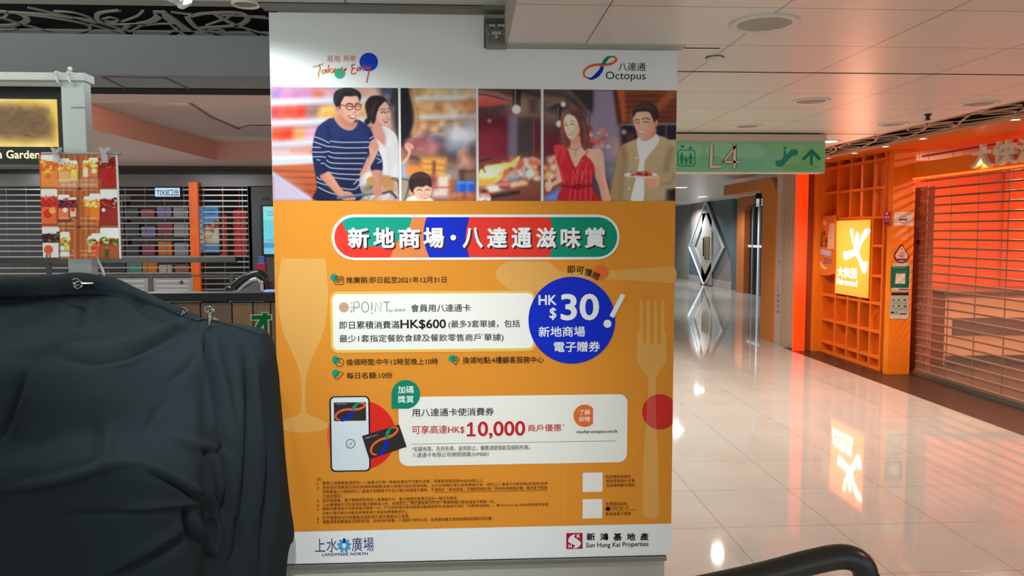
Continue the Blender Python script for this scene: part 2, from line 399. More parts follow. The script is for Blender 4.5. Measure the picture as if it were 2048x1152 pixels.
# ------------------------------------------------------------------ the setting
ZR, ZL, ZS = 2.295, 2.44, 2.43            # corridor ceiling, left hall ceiling, storefront soffit
XS = 0.158                                 # step between the two ceilings
def grid_mat(name, col, line, px, py, ox, oy, w, rough, spec=0.5, bump=0.25, var=0.02, coat=0.0, stag=0.0, rvar=0.0):
    m = bpy.data.materials.new(name); m.use_nodes = True; nt = m.node_tree; b = nt.nodes['Principled BSDF']
    g = nt.nodes.new('ShaderNodeNewGeometry'); mp = nt.nodes.new('ShaderNodeMapping'); mp.inputs['Location'].default_value = (-ox, -oy, 0)
    nt.links.new(g.outputs['Position'], mp.inputs['Vector'])
    br = nt.nodes.new('ShaderNodeTexBrick'); br.offset = stag; br.squash = 1.0
    c = lin(col); br.inputs['Color1'].default_value = (*[v*(1-var) for v in c], 1); br.inputs['Color2'].default_value = (*[v*(1+var) for v in c], 1)
    br.inputs['Mortar'].default_value = (*lin(line), 1); br.inputs['Scale'].default_value = 1.0; br.inputs['Mortar Size'].default_value = w
    br.inputs['Mortar Smooth'].default_value = 0.1; br.inputs['Brick Width'].default_value = px; br.inputs['Row Height'].default_value = py
    nt.links.new(mp.outputs['Vector'], br.inputs['Vector'])
    n = nt.nodes.new('ShaderNodeTexNoise'); n.inputs['Scale'].default_value = 2.2; n.inputs['Detail'].default_value = 6
    nt.links.new(g.outputs['Position'], n.inputs['Vector'])
    mx = nt.nodes.new('ShaderNodeMix'); mx.data_type = 'RGBA'; mx.blend_type = 'OVERLAY'; mx.inputs['Factor'].default_value = 0.12
    nt.links.new(br.outputs['Color'], mx.inputs['A']); nt.links.new(n.outputs['Fac'], mx.inputs['B']); nt.links.new(mx.outputs['Result'], b.inputs['Base Color'])
    bp = nt.nodes.new('ShaderNodeBump'); bp.invert = True; bp.inputs['Strength'].default_value = bump; bp.inputs['Distance'].default_value = 0.002
    nt.links.new(br.outputs['Fac'], bp.inputs['Height']); nt.links.new(bp.outputs['Normal'], b.inputs['Normal'])
    b.inputs['Roughness'].default_value = rough; b.inputs['Specular IOR Level'].default_value = spec; b.inputs['Coat Weight'].default_value = coat; b.inputs['Coat Roughness'].default_value = 0.05
    MATS[name] = m
    return m
M_FLOOR = grid_mat('polished_floor_tile', 'b4aca0', '857e74', 0.588, 0.588, 1.33, 4.53, 0.0022, 0.045, 1.0, 0.06)
M_CEIL = grid_mat('ceiling_panel', 'dedad2', '6e655a', 0.577, 0.515, 1.62, 3.63, 0.0028, 0.30, 0.6, 0.3)
M_CEILL = grid_mat('hall_ceiling_panel', 'd0d0c8', '55564f', 1.15, 1.05, -1.62, 3.13, 0.003, 0.4, 0.4, 0.3)
M_MAT = grid_mat('brown_floor_tile', '3c2b22', '2a1e18', 0.6, 0.6, 4.22, 0.3, 0.003, 0.35, 0.4, 0.2)
M_GREY = mat('grey_paint', '8d8d84', 0.5, noise=0.06, nscale=5)
M_BEAM = mat('grey_beam_paint', '989c9c', 0.6, noise=0.05, nscale=3)
M_VOID = mat('dark_void', '07070a', 0.9)  # near-black standing in for the shade in gaps and voids
M_TRIM = mat('bronze_grey_trim', '77726a', 0.5)
M_WALL = mat('hall_wall_paint', '66625c', 0.6, noise=0.05)
def slab(name, x0, x1, y0, y1, z0, z1, m): return structure(MB().box(x0, x1, y0, y1, z0, z1).build(name, m))
slab('floor', -9, 4.22, -4, 28.2, -0.12, 0, M_FLOOR)
slab('floor_beyond_storefront', 4.22, 9.2, 10.25, 28.2, -0.12, 0, M_FLOOR)
slab('floor_brown_strip', 4.22, 9.2, -4, 10.25, -0.12, 0.0, M_MAT)
ZQ = 2.45
slab('ceiling', XS, 3.12, -4, 9.6, ZR, ZR+0.35, M_CEIL)
slab('ceiling_far', XS, 7.4, 9.6, 28.2, ZQ, ZQ+0.2, M_CEIL)
slab('ceiling_left', -9, XS, -4, 3.13, ZL, ZL+0.2, M_CEILL)
slab('ceiling_left_step', XS-0.012, XS, -4, 3.2, ZR, ZL, mat('step_paint', 'a8a89c', 0.5))
# dark shadow gaps between the ceiling panels, as thin sunk strips
g = MB()
for y, x0, x1 in ((3.62, 0.86, 3.12), (5.83, 0.5, 3.12)):
    g.box(x0, x1, y, y+0.012, ZR-0.0015, ZR+0.02)
g.box(0.2, 1.02, 3.165, 3.175, ZR-0.0015, ZR+0.02); g.box(-0.83, 0.06, 3.128, 3.14, ZL-0.002, ZL+0.02)
structure(g.build('trim_1', M_VOID))
slab('trim_2', -0.80, XS, 3.13, 3.2, ZL-0.015, ZL+0.05, M_TRIM)        # ledge over the poster
slab('trim_3', XS-0.01, 0.87, 3.13, 3.2, ZR-0.003, ZR+0.05, mat('step_paint', 'a8a89c', 0.5))
slab('wall_pillar', -0.755, 0.832, 3.222, 4.3, 0, ZL, mat('pillar_cladding', 'b2b0a4', 0.35, 0.0, noise=0.05, nscale=2))
# left hall: perforated ceiling band, beam, far ceiling with its coffer
slab('ceiling_left_void', -9, -0.75, 3.13, 3.7, ZL+0.16, ZL+0.22, M_VOID)
slab('ceiling_left_black_liner', -9, -0.76, 3.645, 3.66, ZL+.014, ZL+.17, M_VOID)  # black liner put in so the lattice holes read as shaded
slab('wall_beam_dark_strip', -9, -0.756, 3.98, 4.139, 2.258, 2.30, M_VOID)  # black strip under the beam imitating the dark band beyond
slab('wall_beam', -9, -0.755, 3.66, 4.14, 2.262, ZL+0.2, M_BEAM)
slab('ceiling_slot', -9, -0.755, 4.14, 4.5, 2.72, 2.85, M_VOID)
M_FC = mat('far_ceiling_paint', 'd4bcb2', 0.6, noise=0.03, nscale=1)
ZF = 2.72
cz = lambda x, y: at(x, y, 'Z', ZF)
rim3 = [cz(*p) for p in [(60, 228), (185, 259), (310, 290), (432, 321), (600, 321), (690, 321), (640, 222), (500, 206), (60, 206)]]
f = MB(); b = f.bm
# far ceiling as a plate with the coffer hole, then the coffer's sides and lid
out = [Vector((-9.5, 4.3, ZF)), Vector((0.5, 4.3, ZF)), Vector((0.5, 14.2, ZF)), Vector((-9.5, 14.2, ZF))]
from mathutils.geometry import tessellate_polygon
tri = tessellate_polygon([out, rim3]); allp = out+rim3
vs = [b.verts.new(p) for p in allp]
for t in tri: b.faces.new([vs[i] for i in t])
structure(f.build('ceiling_beyond', M_FC))
f = MB(); n = len(rim3); up = Vector((0, 0, 0.30))
for i in range(n): f.quad(rim3[i], rim3[(i+1) % n], rim3[(i+1) % n]+up, rim3[i]+up)
structure(f.build('ceiling_beyond_coffer_side', mat('coffer_side', 'd8a898', 0.6)))
f = MB(); vs = [f.bm.verts.new(p+up) for p in rim3]; f.bm.faces.new(vs); structure(f.build('ceiling_beyond_coffer_lid', mat('coffer_lid', 'c8bab2', 0.6)))
f = MB()
f.strip([at(x, y, 'Z', ZF+0.29) for x, y in [(260, 195), (330, 232), (420, 262), (520, 262), (600, 262)]], 1.1, 0.02, up=(0, 0, -1))
structure(f.build('ceiling_beyond_inner_step', mat('coffer_step', 'b0a098', 0.6)))
lamp('coffer_lamp', 'POINT', (-3.2, 8.6, 2.88), 14, (1.0, 0.55, 0.38), 0.2)
lamp('coffer_lamp', 'POINT', (-4.9, 8.0, 2.88), 12, (1.0, 0.55, 0.38), 0.2)
# access panel outline on the beam soffit
g = MB(); zz_ = 2.262
for a, bb in (((205, 153), (330, 155)), ((330, 155), (380, 178)), ((205, 153), (255, 178)), ((255, 178), (380, 178))):
    g.strip([at(*a, 'Z', zz_), at(*bb, 'Z', zz_)], 0.012, 0.003, up=(0, 0, -1))
structure(g.build('trim_4', mat('panel_gap', '6a6a66', 0.7)))
# walls
slab('wall_behind_pillar', -3.40, 2.6, 14.02, 14.2, 0, ZF, mat('hall_wall_dark', '4c4946', 0.5, noise=0.05))
slab('wall_corridor_left', 2.5, 2.6, 14.2, 28.2, 0, ZQ, M_WALL)
slab('wall_end', 2.5, 7.4, 28.0, 28.2, 0, ZQ, mat('end_wall', '8d8f8c', 0.6))
slab('wall_far_header', -9.4, -3.3, 14.02, 14.3, 2.648, 2.80, mat('header_dark', '4a4642', 0.5))
slab('wall_left', -9.4, -9.3, 4.3, 14.5, 0, ZF, M_WALL)
# ceiling lattice panels: bands of interlaced loops
M_LAT = mat('lattice_paint', '8f8c82', 0.5); M_LATW = mat('lattice_paint_right', 'c79a7c', 0.5)
LZ = lambda pts, z=ZL: [at(x, y, 'Z', z) for x, y in pts]
g = MB(); w = 0.016; T = 0.006
def L3(pts, ww=w): g.strip(catmull(LZ(zz(0, 0, .14756, pts)), 6), ww*.62, T)
def L4(pts, ww=w): g.strip(catmull(LZ(zz(280, 0, .14756, pts)), 6), ww*.62, T)
x0, x1 = -3.4, -0.755
g.box(x0, x1, 3.13, 3.20, ZL, ZL+T); g.box(x0, x1, 3.60, 3.66, ZL, ZL+T)
L3([(-300, 160), (0, 170), (500, 195), (900, 240), (1300, 300), (1700, 430), (1760, 500)], .03)
L3([(380, 110), (700, 180), (1000, 250), (1300, 320)], .018); L3([(330, 205), (700, 250), (1100, 320), (1220, 370), (1180, 430), (1060, 460)], .018)
L3([(-100, 230), (60, 260), (280, 330), (800, 460), (1000, 480)], .024); L3([(-200, 350), (150, 350), (350, 300), (340, 230), (250, 190)], .04)
L3([(730, 160), (1000, 180), (1200, 240), (1300, 310)], .018); L3([(1620, 150), (1370, 180), (1310, 240), (1400, 320), (1700, 340), (2050, 330)], .03)
L3([(1940, 150), (1850, 230), (1650, 300)], .014); L3([(1390, 265), (1500, 245), (1600, 275), (1540, 305), (1420, 290)], .014)
L3([(1220, 340), (1450, 400), (1700, 470)], .014); L3([(1770, 480), (1800, 420), (1900, 370), (2050, 345)], .014); L3([(1680, 400), (1760, 350), (1900, 330)], .03)
L3([(0, 160), (100, 170), (60, 240), (-40, 260)], .014); L3([(0, 370), (150, 370), (220, 400), (130, 420), (0, 420)], .014)
L4([(0, 330), (140, 300), (240, 240), (230, 170)], .05); L4([(-20, 370), (200, 335), (430, 330)], .02); L4([(430, 330), (490, 380), (490, 440), (350, 500), (100, 500)], .045)
L4([(260, 160), (780, 530)], .075); L4([(420, 170), (640, 200), (700, 200)], .02); L4([(640, 240), (700, 320), (800, 400), (1000, 460), (1200, 510)], .035)
L4([(680, 230), (900, 190), (1300, 180), (1440, 230), (1450, 280), (1330, 350), (1000, 375), (800, 385)], .035); L4([(1020, 200), (1150, 280), (1300, 350), (1500, 420), (1760, 490)], .03)
L4([(1270, 190), (1180, 250), (900, 350)], .014); L4([(930, 420), (1030, 400), (1140, 425), (1050, 450), (930, 430)], .014); L4([(1300, 370), (1500, 420), (1650, 500)], .02); L4([(1480, 235), (1760, 260)], .02); L4([(1100, 215), (1400, 225), (1700, 235)], .012)
structure(g.build('ceiling_lattice_left', M_LAT))
structure(MB().box(-9, x0, 3.13, 3.66, ZL, ZL+T).build('ceiling_lattice_left_plain', M_LAT))
g = MB(); rn = random.Random(5); xa, xb = 3.12, 3.53
g.box(xa, xa+.025, 1.0, 9.6, ZR, ZR+T); g.box(xb-.03, xb, 1.0, 9.6, ZR-0.01, ZR+T)
y = 1.0
while y < 9.2:
    L = rn.uniform(.62, .85); cx = xa+.2+rn.uniform(-.03, .03); cy = y+L/2; rot = rn.uniform(-14, 14)
    g.strip([Vector((*p, ZR)) for p in ellipse(cx, cy, (xb-xa)*.40, L*.54, 30, rot=rot)], .016, T, closed=True)
    for k in range(1):
        e = (rn.uniform(xa+.08, xb-.08), cy+rn.uniform(-.3, .3)); g.strip([Vector((*p, ZR+.001)) for p in ellipse(*e, rn.uniform(.05, .09), rn.uniform(.1, .22), 20, rot=rn.uniform(-30, 30))], .011, T, closed=True)
    g.strip(catmull([Vector((xa+.01, y-.1, ZR)), Vector((xa+.12+rn.uniform(0, .1), y+.25, ZR)), Vector((xb-.02, y+L+.1, ZR))], 6), .014, T)
    g.strip(catmull([Vector((xb-.01, y-.05, ZR)), Vector((xb-.14, y+.3, ZR)), Vector((xa+.02, y+L, ZR))], 6), .011, T)
    y += L*.86
structure(g.build('ceiling_lattice_right', M_LATW))
slab('ceiling_right_void', 3.12, 3.55, -4, 9.6, ZR+.22, ZR+.28, M_VOID)
slab('ceiling_right_black_liner', 3.505, 3.535, -4, 9.6, ZR+.013, ZR+.22, M_VOID); slab('trim_5', 3.53, 3.55, -4, 9.6, ZR-.012, ZR+.25, mat('soffit_edge', '7d7066', 0.5)); slab('ceiling_right_near_liner', 3.10, 3.121, -4, 9.6, ZR+.013, ZR+.22, M_VOID)  # black liners put in to darken the lattice holes
# ------------------------------------------------------------------ the large promotional poster on the pillar
YP = 3.2
DARK, WHITE, ORANGE = '2e1a14', 'ebeeec', 'e2922f'
poster = empty('promotional_poster', (0.03, YP, 0.178), 'huge orange promotional poster with four photos covering the grey pillar', 'poster')
PX0, PX1, PZ0, PZN, PZ1, XN = -0.785, 0.854, 0.178, 2.291, 2.421, 0.065
bd = MB(); out = [(PX0, YP, PZ0), (PX1, YP, PZ0), (PX1, YP, PZN), (XN, YP, PZN), (XN, YP, PZ1), (PX0, YP, PZ1)]
bd.prism([Vector(p) for p in out], (0, 0.02, 0)); bd.build('panel', mat('white_poster_paper', WHITE, 0.5, spec=0.2), poster)
MB().box(PX0+.005, PX1-.02, YP-.012, YP+.018, PZ0-.022, PZ0-.003, .002).build('bottom_rail', mat('brushed_rail', '8b8a82', 0.35, 0.8), poster)
s = Sheet('Y', YP); s.n = 0
# orange field
s.poly2([(PX0, 0.315), (PX1, 0.315), (PX1, 1.6805), (PX0, 1.6805)], ORANGE)
# pale cutlery shapes
GL = 'e2a857'
s.poly(catmull([(563, 517), (557, 560), (557, 610), (565, 660), (582, 700), (598, 738), (603, 775), (603, 815), (596, 830), (572, 838), (560, 850), (571, 861), (607, 865), (644, 861), (658, 850), (640, 838), (617, 829), (611, 815), (611, 775), (616, 738), (633, 698), (649, 655), (656, 605), (655, 560), (650, 517)], 5)[:-1]+[(650, 517)], GL)
s.poly([(x, max(y, 522.5)) if x < 1110 else (x, y) for x, y in catmull(zz(940, 410, .1758, [(290, 800), (330, 705), (420, 650), (560, 625), (780, 630), (900, 650), (965, 705), (1020, 748), (1120, 765), (1560, 745), (2048, 715), (2318, 704), (2318, 880), (2048, 868), (1560, 845), (1120, 850), (960, 930), (760, 985), (500, 975), (360, 900)]), 4, True)], GL)
k4 = lambda p: zz(980, 540, .1758, p)
s.n += 1
for a, bb in ((1695, 1740), (1778, 1818), (1862, 1902), (1945, 1985)):
    m = (a+bb)/2; s.poly(k4([(m-17, 345), (m+17, 345), (bb if a > 1690 else bb, 835), (a, 835)]), GL, False)
s.poly(catmull(k4([(1680, 700), (1672, 900), (1680, 1050), (1740, 1140)]), 4)+zz(940, 740, .2051, [(1735, 75), (1738, 210), (1700, 700), (1690, 900)])+zz(970, 920, .1953, [(1618, 300), (1616, 545), (1635, 580), (1700, 596), (1765, 580), (1784, 545), (1778, 300)])+zz(940, 740, .2051, [(1836, 900), (1822, 600), (1808, 220), (1812, 75)])+catmull(k4([(1935, 1140), (2000, 1040), (2008, 900), (2000, 700)]), 4), GL)
for a in ((1740, 1778), (1818, 1862), (1902, 1945)): s.poly(k4([(a[0], 690), (a[1], 690), (a[1], 832), (a[0], 832)]), ORANGE, a[0] == 1740)
s.poly2(clip([s.p2(*p) for p in ellipse(1319.5, 823.5, 35.3)], [(PX0, .3), (PX1, .3), (PX1, 1.6), (PX0, 1.6)]), 'd22f27')
s.poly2(clip(clip([s.p2(*p) for p in zz(940, 740, .2051, [(1733, 100), (1808, 100), (1818, 700), (1712, 700)])], [s.p2(*p) for p in ellipse(1319.5, 823.5, 35.3)]), [(PX0, .3), (PX1, .3), (PX1, 1.6), (PX0, 1.6)]), 'd6574c')
s.ribbon([(1129, 945), (1129, 1038)], 1.0, 'eeb773')
s.build('printed_background', poster)

# --- headline banner
s = Sheet('Y', YP); s.n = 14
def rr(x0, y0, x1, y1, r, ref=None):
    """rounded rectangle upright on the poster, from photo corners"""
    a, b = s.p2(x0, y1), s.p2(x1, y0); k = (s.p2(x0+10, y0)[0]-s.p2(x0, y0)[0])/10
    return rrect(a[0], a[1], b[0], b[1], r*k)
pill = rr(664, 429, 1239.4, 520.5, 45.5); s.poly2(pill, 'eef1ee')
inn = rr(669.5, 434.3, 1234.5, 515.5, 40.3); s.poly2(inn, 'e83a2c')
k1, k2 = (lambda p: [s.p2(*q) for q in zz(640, 410, .1758, p)]), (lambda p: [s.p2(*q) for q in zz(940, 410, .1758, p)])
def cl(p, c): s.poly2(clip(p, inn), c, False)
s.n += 1
cl(k1([(240, 100), (250, 190), (290, 280), (350, 360), (430, 420), (540, 465), (690, 480), (800, 460), (900, 400), (960, 340), (1010, 270), (1040, 190), (1052, 100)]), '0d9e84')
s.n += 1
cl(k1([(1052, 100), (1040, 190), (1010, 270), (960, 340), (900, 400), (860, 445), (830, 520), (780, 640), (1250, 640), (1245, 600), (1205, 500), (1180, 400), (1178, 290), (1195, 200), (1220, 120)]), 'e3874a')
s.n += 1
cl(k1([(1220, 120), (1195, 200), (1178, 290), (1180, 400), (1205, 500), (1245, 600), (1250, 640), (1720, 640), (1705, 600), (1670, 490), (1655, 370), (1670, 250), (1710, 110)]), '0a2bc4')
cl(k2([(890, 100), (920, 190), (938, 280), (940, 400), (925, 520), (895, 640), (1800, 640), (1800, 100)]), '07906f')
for ch, x0, x1 in (('新', 696, 738), ('地', 747, 789), ('商', 797, 840), ('場', 847, 888), ('八', 925, 966), ('達', 974, 1014), ('通', 1023, 1063), ('滋', 1072, 1112), ('味', 1121, 1161), ('賞', 1169, 1210)):
    s.text(ch, x0+3, x1+3, 458.5, 499, '4a1a1c', .03, layer=(ch == '新')); 
s.poly(ellipse(909.5, 477.5, 5.6), '4a1a1c', False)
s.n += 1
for ch, x0, x1 in (('新', 696, 738), ('地', 747, 789), ('商', 797, 840), ('場', 847, 888), ('八', 925, 966), ('達', 974, 1014), ('通', 1023, 1063), ('滋', 1072, 1112), ('味', 1121, 1161), ('賞', 1169, 1210)):
    s.text(ch, x0, x1, 455, 496, 'f0f3f1', .03, layer=False)
s.poly(ellipse(906.5, 475, 5.6), 'f0f3f1', False)
s.build('headline_banner', poster, label='pill-shaped headline banner in red, green, orange and blue')

# --- offer boxes
s = Sheet('Y', YP); s.n = 14
s.poly2(rr(662, 581, 1071, 706, 15), 'ecbf5a'); s.poly2(rr(667, 586, 1066, 700, 11), 'f2f2ea')
s.build('offer_box', poster, label='white offer box with yellow border')
s = Sheet('Y', YP); s.n = 14
s.poly2(rr(798.5, 788, 1255, 932, 18), 'efefe6'); s.ribbon([(824, 888), (1232, 881.5)], .9, '55524c')
s.build('voucher_box', poster, label='white voucher box with red figures')
s = Sheet('Y', YP); s.n = 20
s.poly(ellipse(1202, 544, 14.4), 'ea6a35'); s.poly(ellipse(1143.5, 640.3, 86.8, n=64), '0a2bc4')
s.text('HK', 1077, 1113, 590, 610, WHITE, .02); s.text('$', 1099, 1112.5, 615, 640, WHITE, .015, layer=False); s.text('30', 1121, 1198, 587.5, 641, WHITE, .022, layer=False)
s.text('新地商場', 1077, 1170, 653, 674, WHITE, .015, layer=False); s.text('電子贈券', 1107.5, 1200, 683, 704, WHITE, .015, layer=False)
s.poly(k4([(1490, 265), (1538, 290), (1405, 545), (1358, 520)]), WHITE); s.poly(ellipse(1214.6, 647.3, 8), WHITE, False)
for ch, x, y, r in (('即', 1142, 539, 0), ('可', 1160, 540.5, -6), ('獲', 1177, 545, -14), ('贈', 1191.5, 551.5, -22)): s.text(ch, x-7.5, x+7.5, y-7.5, y+7.5, DARK, .012, rot=r, layer=(ch == '即'))
s.build('price_circle', poster, label='blue price circle with white figures')

# --- phone and card graphic
s = Sheet('Y', YP); s.n = 14
k5 = lambda p: zz(620, 740, .18405, p)
def loop_logo(fn, big=True):
    """the looped two-ended ribbon mark: orange loop, green crest, blue tail; fn maps unit coords (0..1, y down) to photo pixels"""
    R = lambda pts, w, c, ly=True: s.ribbon([fn(*q) for q in catmull(pts, 6)], [v for v in w], c, ly)
    def wid(n, a, b, c): return [a+(b-a)*min(1, 2*t)+(c-b)*max(0, 2*t-1) for t in [i/(n-1) for i in range(n)]]
    u = abs(fn(1, 0)[0]-fn(0, 0)[0])
    P = [(.17, .95), (.04, .85), (.03, .65), (.16, .46), (.38, .36), (.58, .36), (.78, .34), (.93, .24), (.985, .12), (.93, .02), (.84, .01)]
    R(P, wid(61, .05*u, .085*u, .05*u), 'e8682a')
    P = [(.86, .01), (.76, .03), (.68, .14), (.62, .27), (.575, .38)]
    R(P, wid(25, .035*u, .11*u, .1*u), '0a8f68')
    P = [(.57, .43), (.54, .58), (.46, .74), (.36, .87), (.25, .965), (.14, .95)]
    R(P, wid(31, .1*u, .13*u, .03*u), '0a2bb8')
s.poly(ellipse(723, 870, 69, n=56), 'e9622c'); s.poly(clip(ellipse(723, 870, 69, n=56), [(739, 780), (830, 780), (830, 960), (739, 960)]), 'e02b20')
s.poly2(rr(661.5, 791.5, 739.5, 943.5, 10), '1b1820'); s.poly2(rr(664.5, 794, 736.5, 941, 8), 'dbe6ea')
s.poly2(rr(668.3, 804, 732, 842, 1.5), '342e2d')
loop_logo(lambda x, y: (670.5+x*60, 805.5+y*36.5)); s.text('八達通 Octopus', 671, 694, 806.3, 809.2, 'cfcac5')
s.ribbon(ellipse(701.2, 887, 8.8), 1.3, '3c3f4a', closed=True); s.ribbon(k5([(420, 800), (434, 816), (463, 780)]), 1.2, '3c3f4a')
q = k5([(565, 715), (968, 590), (1052, 832), (645, 968)])
s.poly(q, '322d2d')
def qm(x, y):
    a = [q[0][i]+(q[1][i]-q[0][i])*x for i in (0, 1)]; b_ = [q[3][i]+(q[2][i]-q[3][i])*x for i in (0, 1)]
    return (a[0]+(b_[0]-a[0])*y, a[1]+(b_[1]-a[1])*y)
loop_logo(lambda x, y: qm(.09+x*.85, .04+y*.93)); s.text('八達通 Octopus', 728, 755.5, 871.5, 875, 'cfcac5', rot=17.5)
s.build('phone_graphic', poster, label='printed white phone and black card on red disc')
s = Sheet('Y', YP); s.n = 30
c = ellipse(811.8, 788.4, 28.6, n=44, a0=-180, a1=90); s.poly(c+[(783.2, 817)], '078568')
s.text('加碼', 796, 827.5, 772, 786.5, WHITE, .012); s.text('獎賞', 796, 827.5, 791, 805.5, WHITE, .012, layer=False)
s.build('drop_badge', poster, label='green drop badge'); s = Sheet('Y', YP); s.n = 30
s.poly(clip(ellipse(1169, 831, 22.3), [(1140, 800), (1185.5, 800), (1185.5, 860), (1140, 860)]), 'e3702f')
s.text('了解', 1158, 1180, 819, 829.5, 'f6e6d6', .01); s.text('詳情', 1157.5, 1180, 833, 843, 'f6e6d6', .01, layer=False)
s.build('disc_badge', poster, label='orange disc badge')

# --- logos
s = Sheet('Y', YP); s.n = 2
s.poly(ellipse(737.5, 124, 18.5), '1446d6'); s.poly(ellipse(679.5, 147, 10.6), '14b896', False)
k6 = lambda p: zz(530, 0, .2344, p)
s.text('易用', 653.5, 679.5, 111.5, 124, 'c9753a'); s.text('易使', 686.5, 711.5, 110.5, 122.5, 'd0653a', layer=False)
for i, st in enumerate([[(408, 572), (450, 562), (500, 542)], [(462, 552), (470, 590), (455, 630), (462, 662)], [(518, 596), (495, 600), (484, 620), (500, 628), (516, 610), (520, 594), (524, 624)], [(545, 552), (538, 590), (536, 626)], [(572, 585), (545, 604), (580, 622)], [(582, 606), (604, 604), (602, 588), (586, 594), (586, 616), (610, 614)],
        [(660, 570), (648, 610), (652, 648), (640, 650)], [(690, 578), (676, 612), (686, 626)], [(660, 602), (700, 592)], [(768, 548), (740, 560), (746, 586), (738, 610), (744, 632), (780, 622)], [(746, 588), (770, 582)], [(812, 574), (788, 584), (784, 602), (804, 600), (814, 578), (820, 600)], [(848, 556), (834, 570), (856, 584), (836, 602)], [(866, 562), (874, 590), (900, 560)], [(902, 558), (888, 610), (876, 660), (865, 708)]]):
    s.ribbon(catmull(k6(st), 5), 2.3, ['e0a04a', 'd9924a', 'd98a44', 'd9803f', 'd9743f', 'd96e3f', 'd9683f', 'd9643c', 'd9643c', 'd9603a', 'd9603a', 'd95c3a', 'd95a3a', 'd5583a', 'd2563a'][i], i == 0)
s.build('slogan_logo', poster, label='orange handwritten slogan with blue and green dots'); s = Sheet('Y', YP); s.n = 2
loop_logo(lambda x, y: (1166+x*67.5, 113+y*46)); s.text('八達通', 1236.5, 1291, 125, 141.5, '1d1a1a', .004); s.text('Octopus', 1211.5, 1291, 143.2, 163, '1d1a1a', layer=False)
s.build('card_logo', poster, label='printed looped card logo'); s = Sheet('Y', YP); s.n = 2
NV = '1d1f6e'
s.text('上水', 630, 675, 1077, 1105, NV); s.text('廣場', 704, 747.5, 1075, 1103, NV, layer=False); s.text('LANDMARK NORTH', 644.5, 735.5, 1106.3, 1112.3, NV, .02, layer=False)
for k in range(9):
    a = math.radians(-90+k*40); cx, cy = 688.3+9.3*math.cos(a), 1090.6+9.3*math.sin(a)
    if k in (4, 5): cx, cy = 688.3+11*math.cos(a), 1090.6+10*math.sin(a)
    s.poly(ellipse(cx, cy, 5.4, 3.1, 16, rot=math.degrees(a)), NV if k == 0 else '3fa3d8', False)
s.build('mall_logo', poster, label='navy mall logo with blue petals'); s = Sheet('Y', YP); s.n = 2
s.poly(zz(970, 920, .1953, [(832, 748), (999, 745), (999, 908), (832, 912)]), 'b01235')
s.poly(zz(970, 920, .1953, catmull([(925, 760), (880, 775), (853, 815), (860, 845), (905, 865), (920, 880), (905, 903), (950, 895), (980, 862), (975, 835), (930, 800), (912, 785)], 5, True)), 'e9ecea')
s.text('K', 1153.5, 1160.5, 1068.3, 1075.5, 'f4f4f2', .04, layer=False); s.text('H', 1137, 1143.5, 1088.5, 1095.5, 'f4f4f2', .04, layer=False)
for i, ch in enumerate('新鴻基地產'): s.text(ch, 1173+i*26.8, 1190+i*26.8, 1066, 1081, '151413', .03, layer=False)
s.text('Sun Hung Kai Properties', 1172, 1297, 1085.5, 1098, '151413', .012, layer=False)
s.build('developer_logo', poster, label='crimson square developer logo')

# --- body lettering
def thin(ch, x0, x1, y0, y1, c, w=1.15):
    xm, ym = (x0+x1)/2, (y0+y1)/2
    for st in {'P': [[(x0, y1), (x0, y0), (x1-3, y0)]+ellipse(x1-4, (y0+ym+1)/2, 4, (ym+1-y0)/2, 8, -90, 90)+[(x0, ym+1)]], 'O': [ellipse(xm, ym, (x1-x0)/2, (y1-y0)/2, 24)+[(x1, ym)]],
               'I': [[(xm, y0), (xm, y1)]], 'N': [[(x0, y1), (x0, y0), (x1, y1), (x1, y0)]], 'T': [[(x0, y0), (x1, y0)], [(xm, y0), (xm, y1)]]}[ch]:
        s.ribbon(st, w, c, False)
s = Sheet('Y', YP); s.n = 24
BK = '17141a'
s.text('推廣期:即日起至2021年12月31日', 692.5, 893, 553.5, 566.5, DARK, .008)
s.text('會員用八達通卡', 822, 941, 608.5, 624, BK, .008, layer=False)
s.text('即日累積消費滿', 679, 799, 642.5, 658, BK, .008, layer=False); s.text('HK$600', 801, 892, 639, 659.5, BK, .02, layer=False)
s.text('(最多3套單據，包括', 897, 1040, 640.5, 657.5, BK, .006, layer=False)
s.text('最少1套指定餐飲食肆及餐飲零售商戶', 679, 961, 669.5, 684.5, BK, .006, layer=False); s.text('^', 961.5, 965.5, 667.5, 671, BK, layer=False); s.text('單據)', 968, 1007, 667, 684, BK, .006, layer=False)
s.poly(ellipse(688, 614.5, 9.8), 'c6a284', False); thin('P', 708, 719, 604, 624, '3b3a3c'); thin('O', 723.5, 737.5, 604, 624, '3b3a3c'); thin('N', 751, 762, 604, 623.5, '3b3a3c'); thin('T', 767, 780.5, 604, 623.5, '3b3a3c')
s.ribbon([(743.8, 604.5), (743.8, 621)], 1.2, '3b3a3c', False); s.poly(ellipse(743.8, 626.5, 1.2), '3b3a3c', False)
for ch, y in (('T', 604.5), ('H', 612), ('E', 619.5)): s.text(ch, 701.5, 705.3, y, y+4.8, '6a686a', layer=False)
s.text('by SHKP', 777.5, 811, 617.8, 624.8, '55535a', layer=False)
s.text('換領時間:中午12時至晚上10時', 693, 876, 717.5, 731, DARK, .008, layer=False); s.text('換領地點:4樓顧客服務中心', 925.5, 1087, 713.5, 727.5, DARK, .008, layer=False); s.text('每日名額:10份', 693.5, 785, 744.5, 757.5, DARK, .008, layer=False)
for x, y in ((668.5, 555), (671.5, 719), (671.5, 746), (904.5, 717)): s.poly(ellipse(x, y, 7.4), '0a9a7c', False)
s.n += 1
s.ribbon(rrect(669.5, 553.5, 687.5, 568.5, 2), 1.2, DARK, False, True); s.ribbon([(669.5, 557), (687.5, 557)], 1.1, DARK, False)
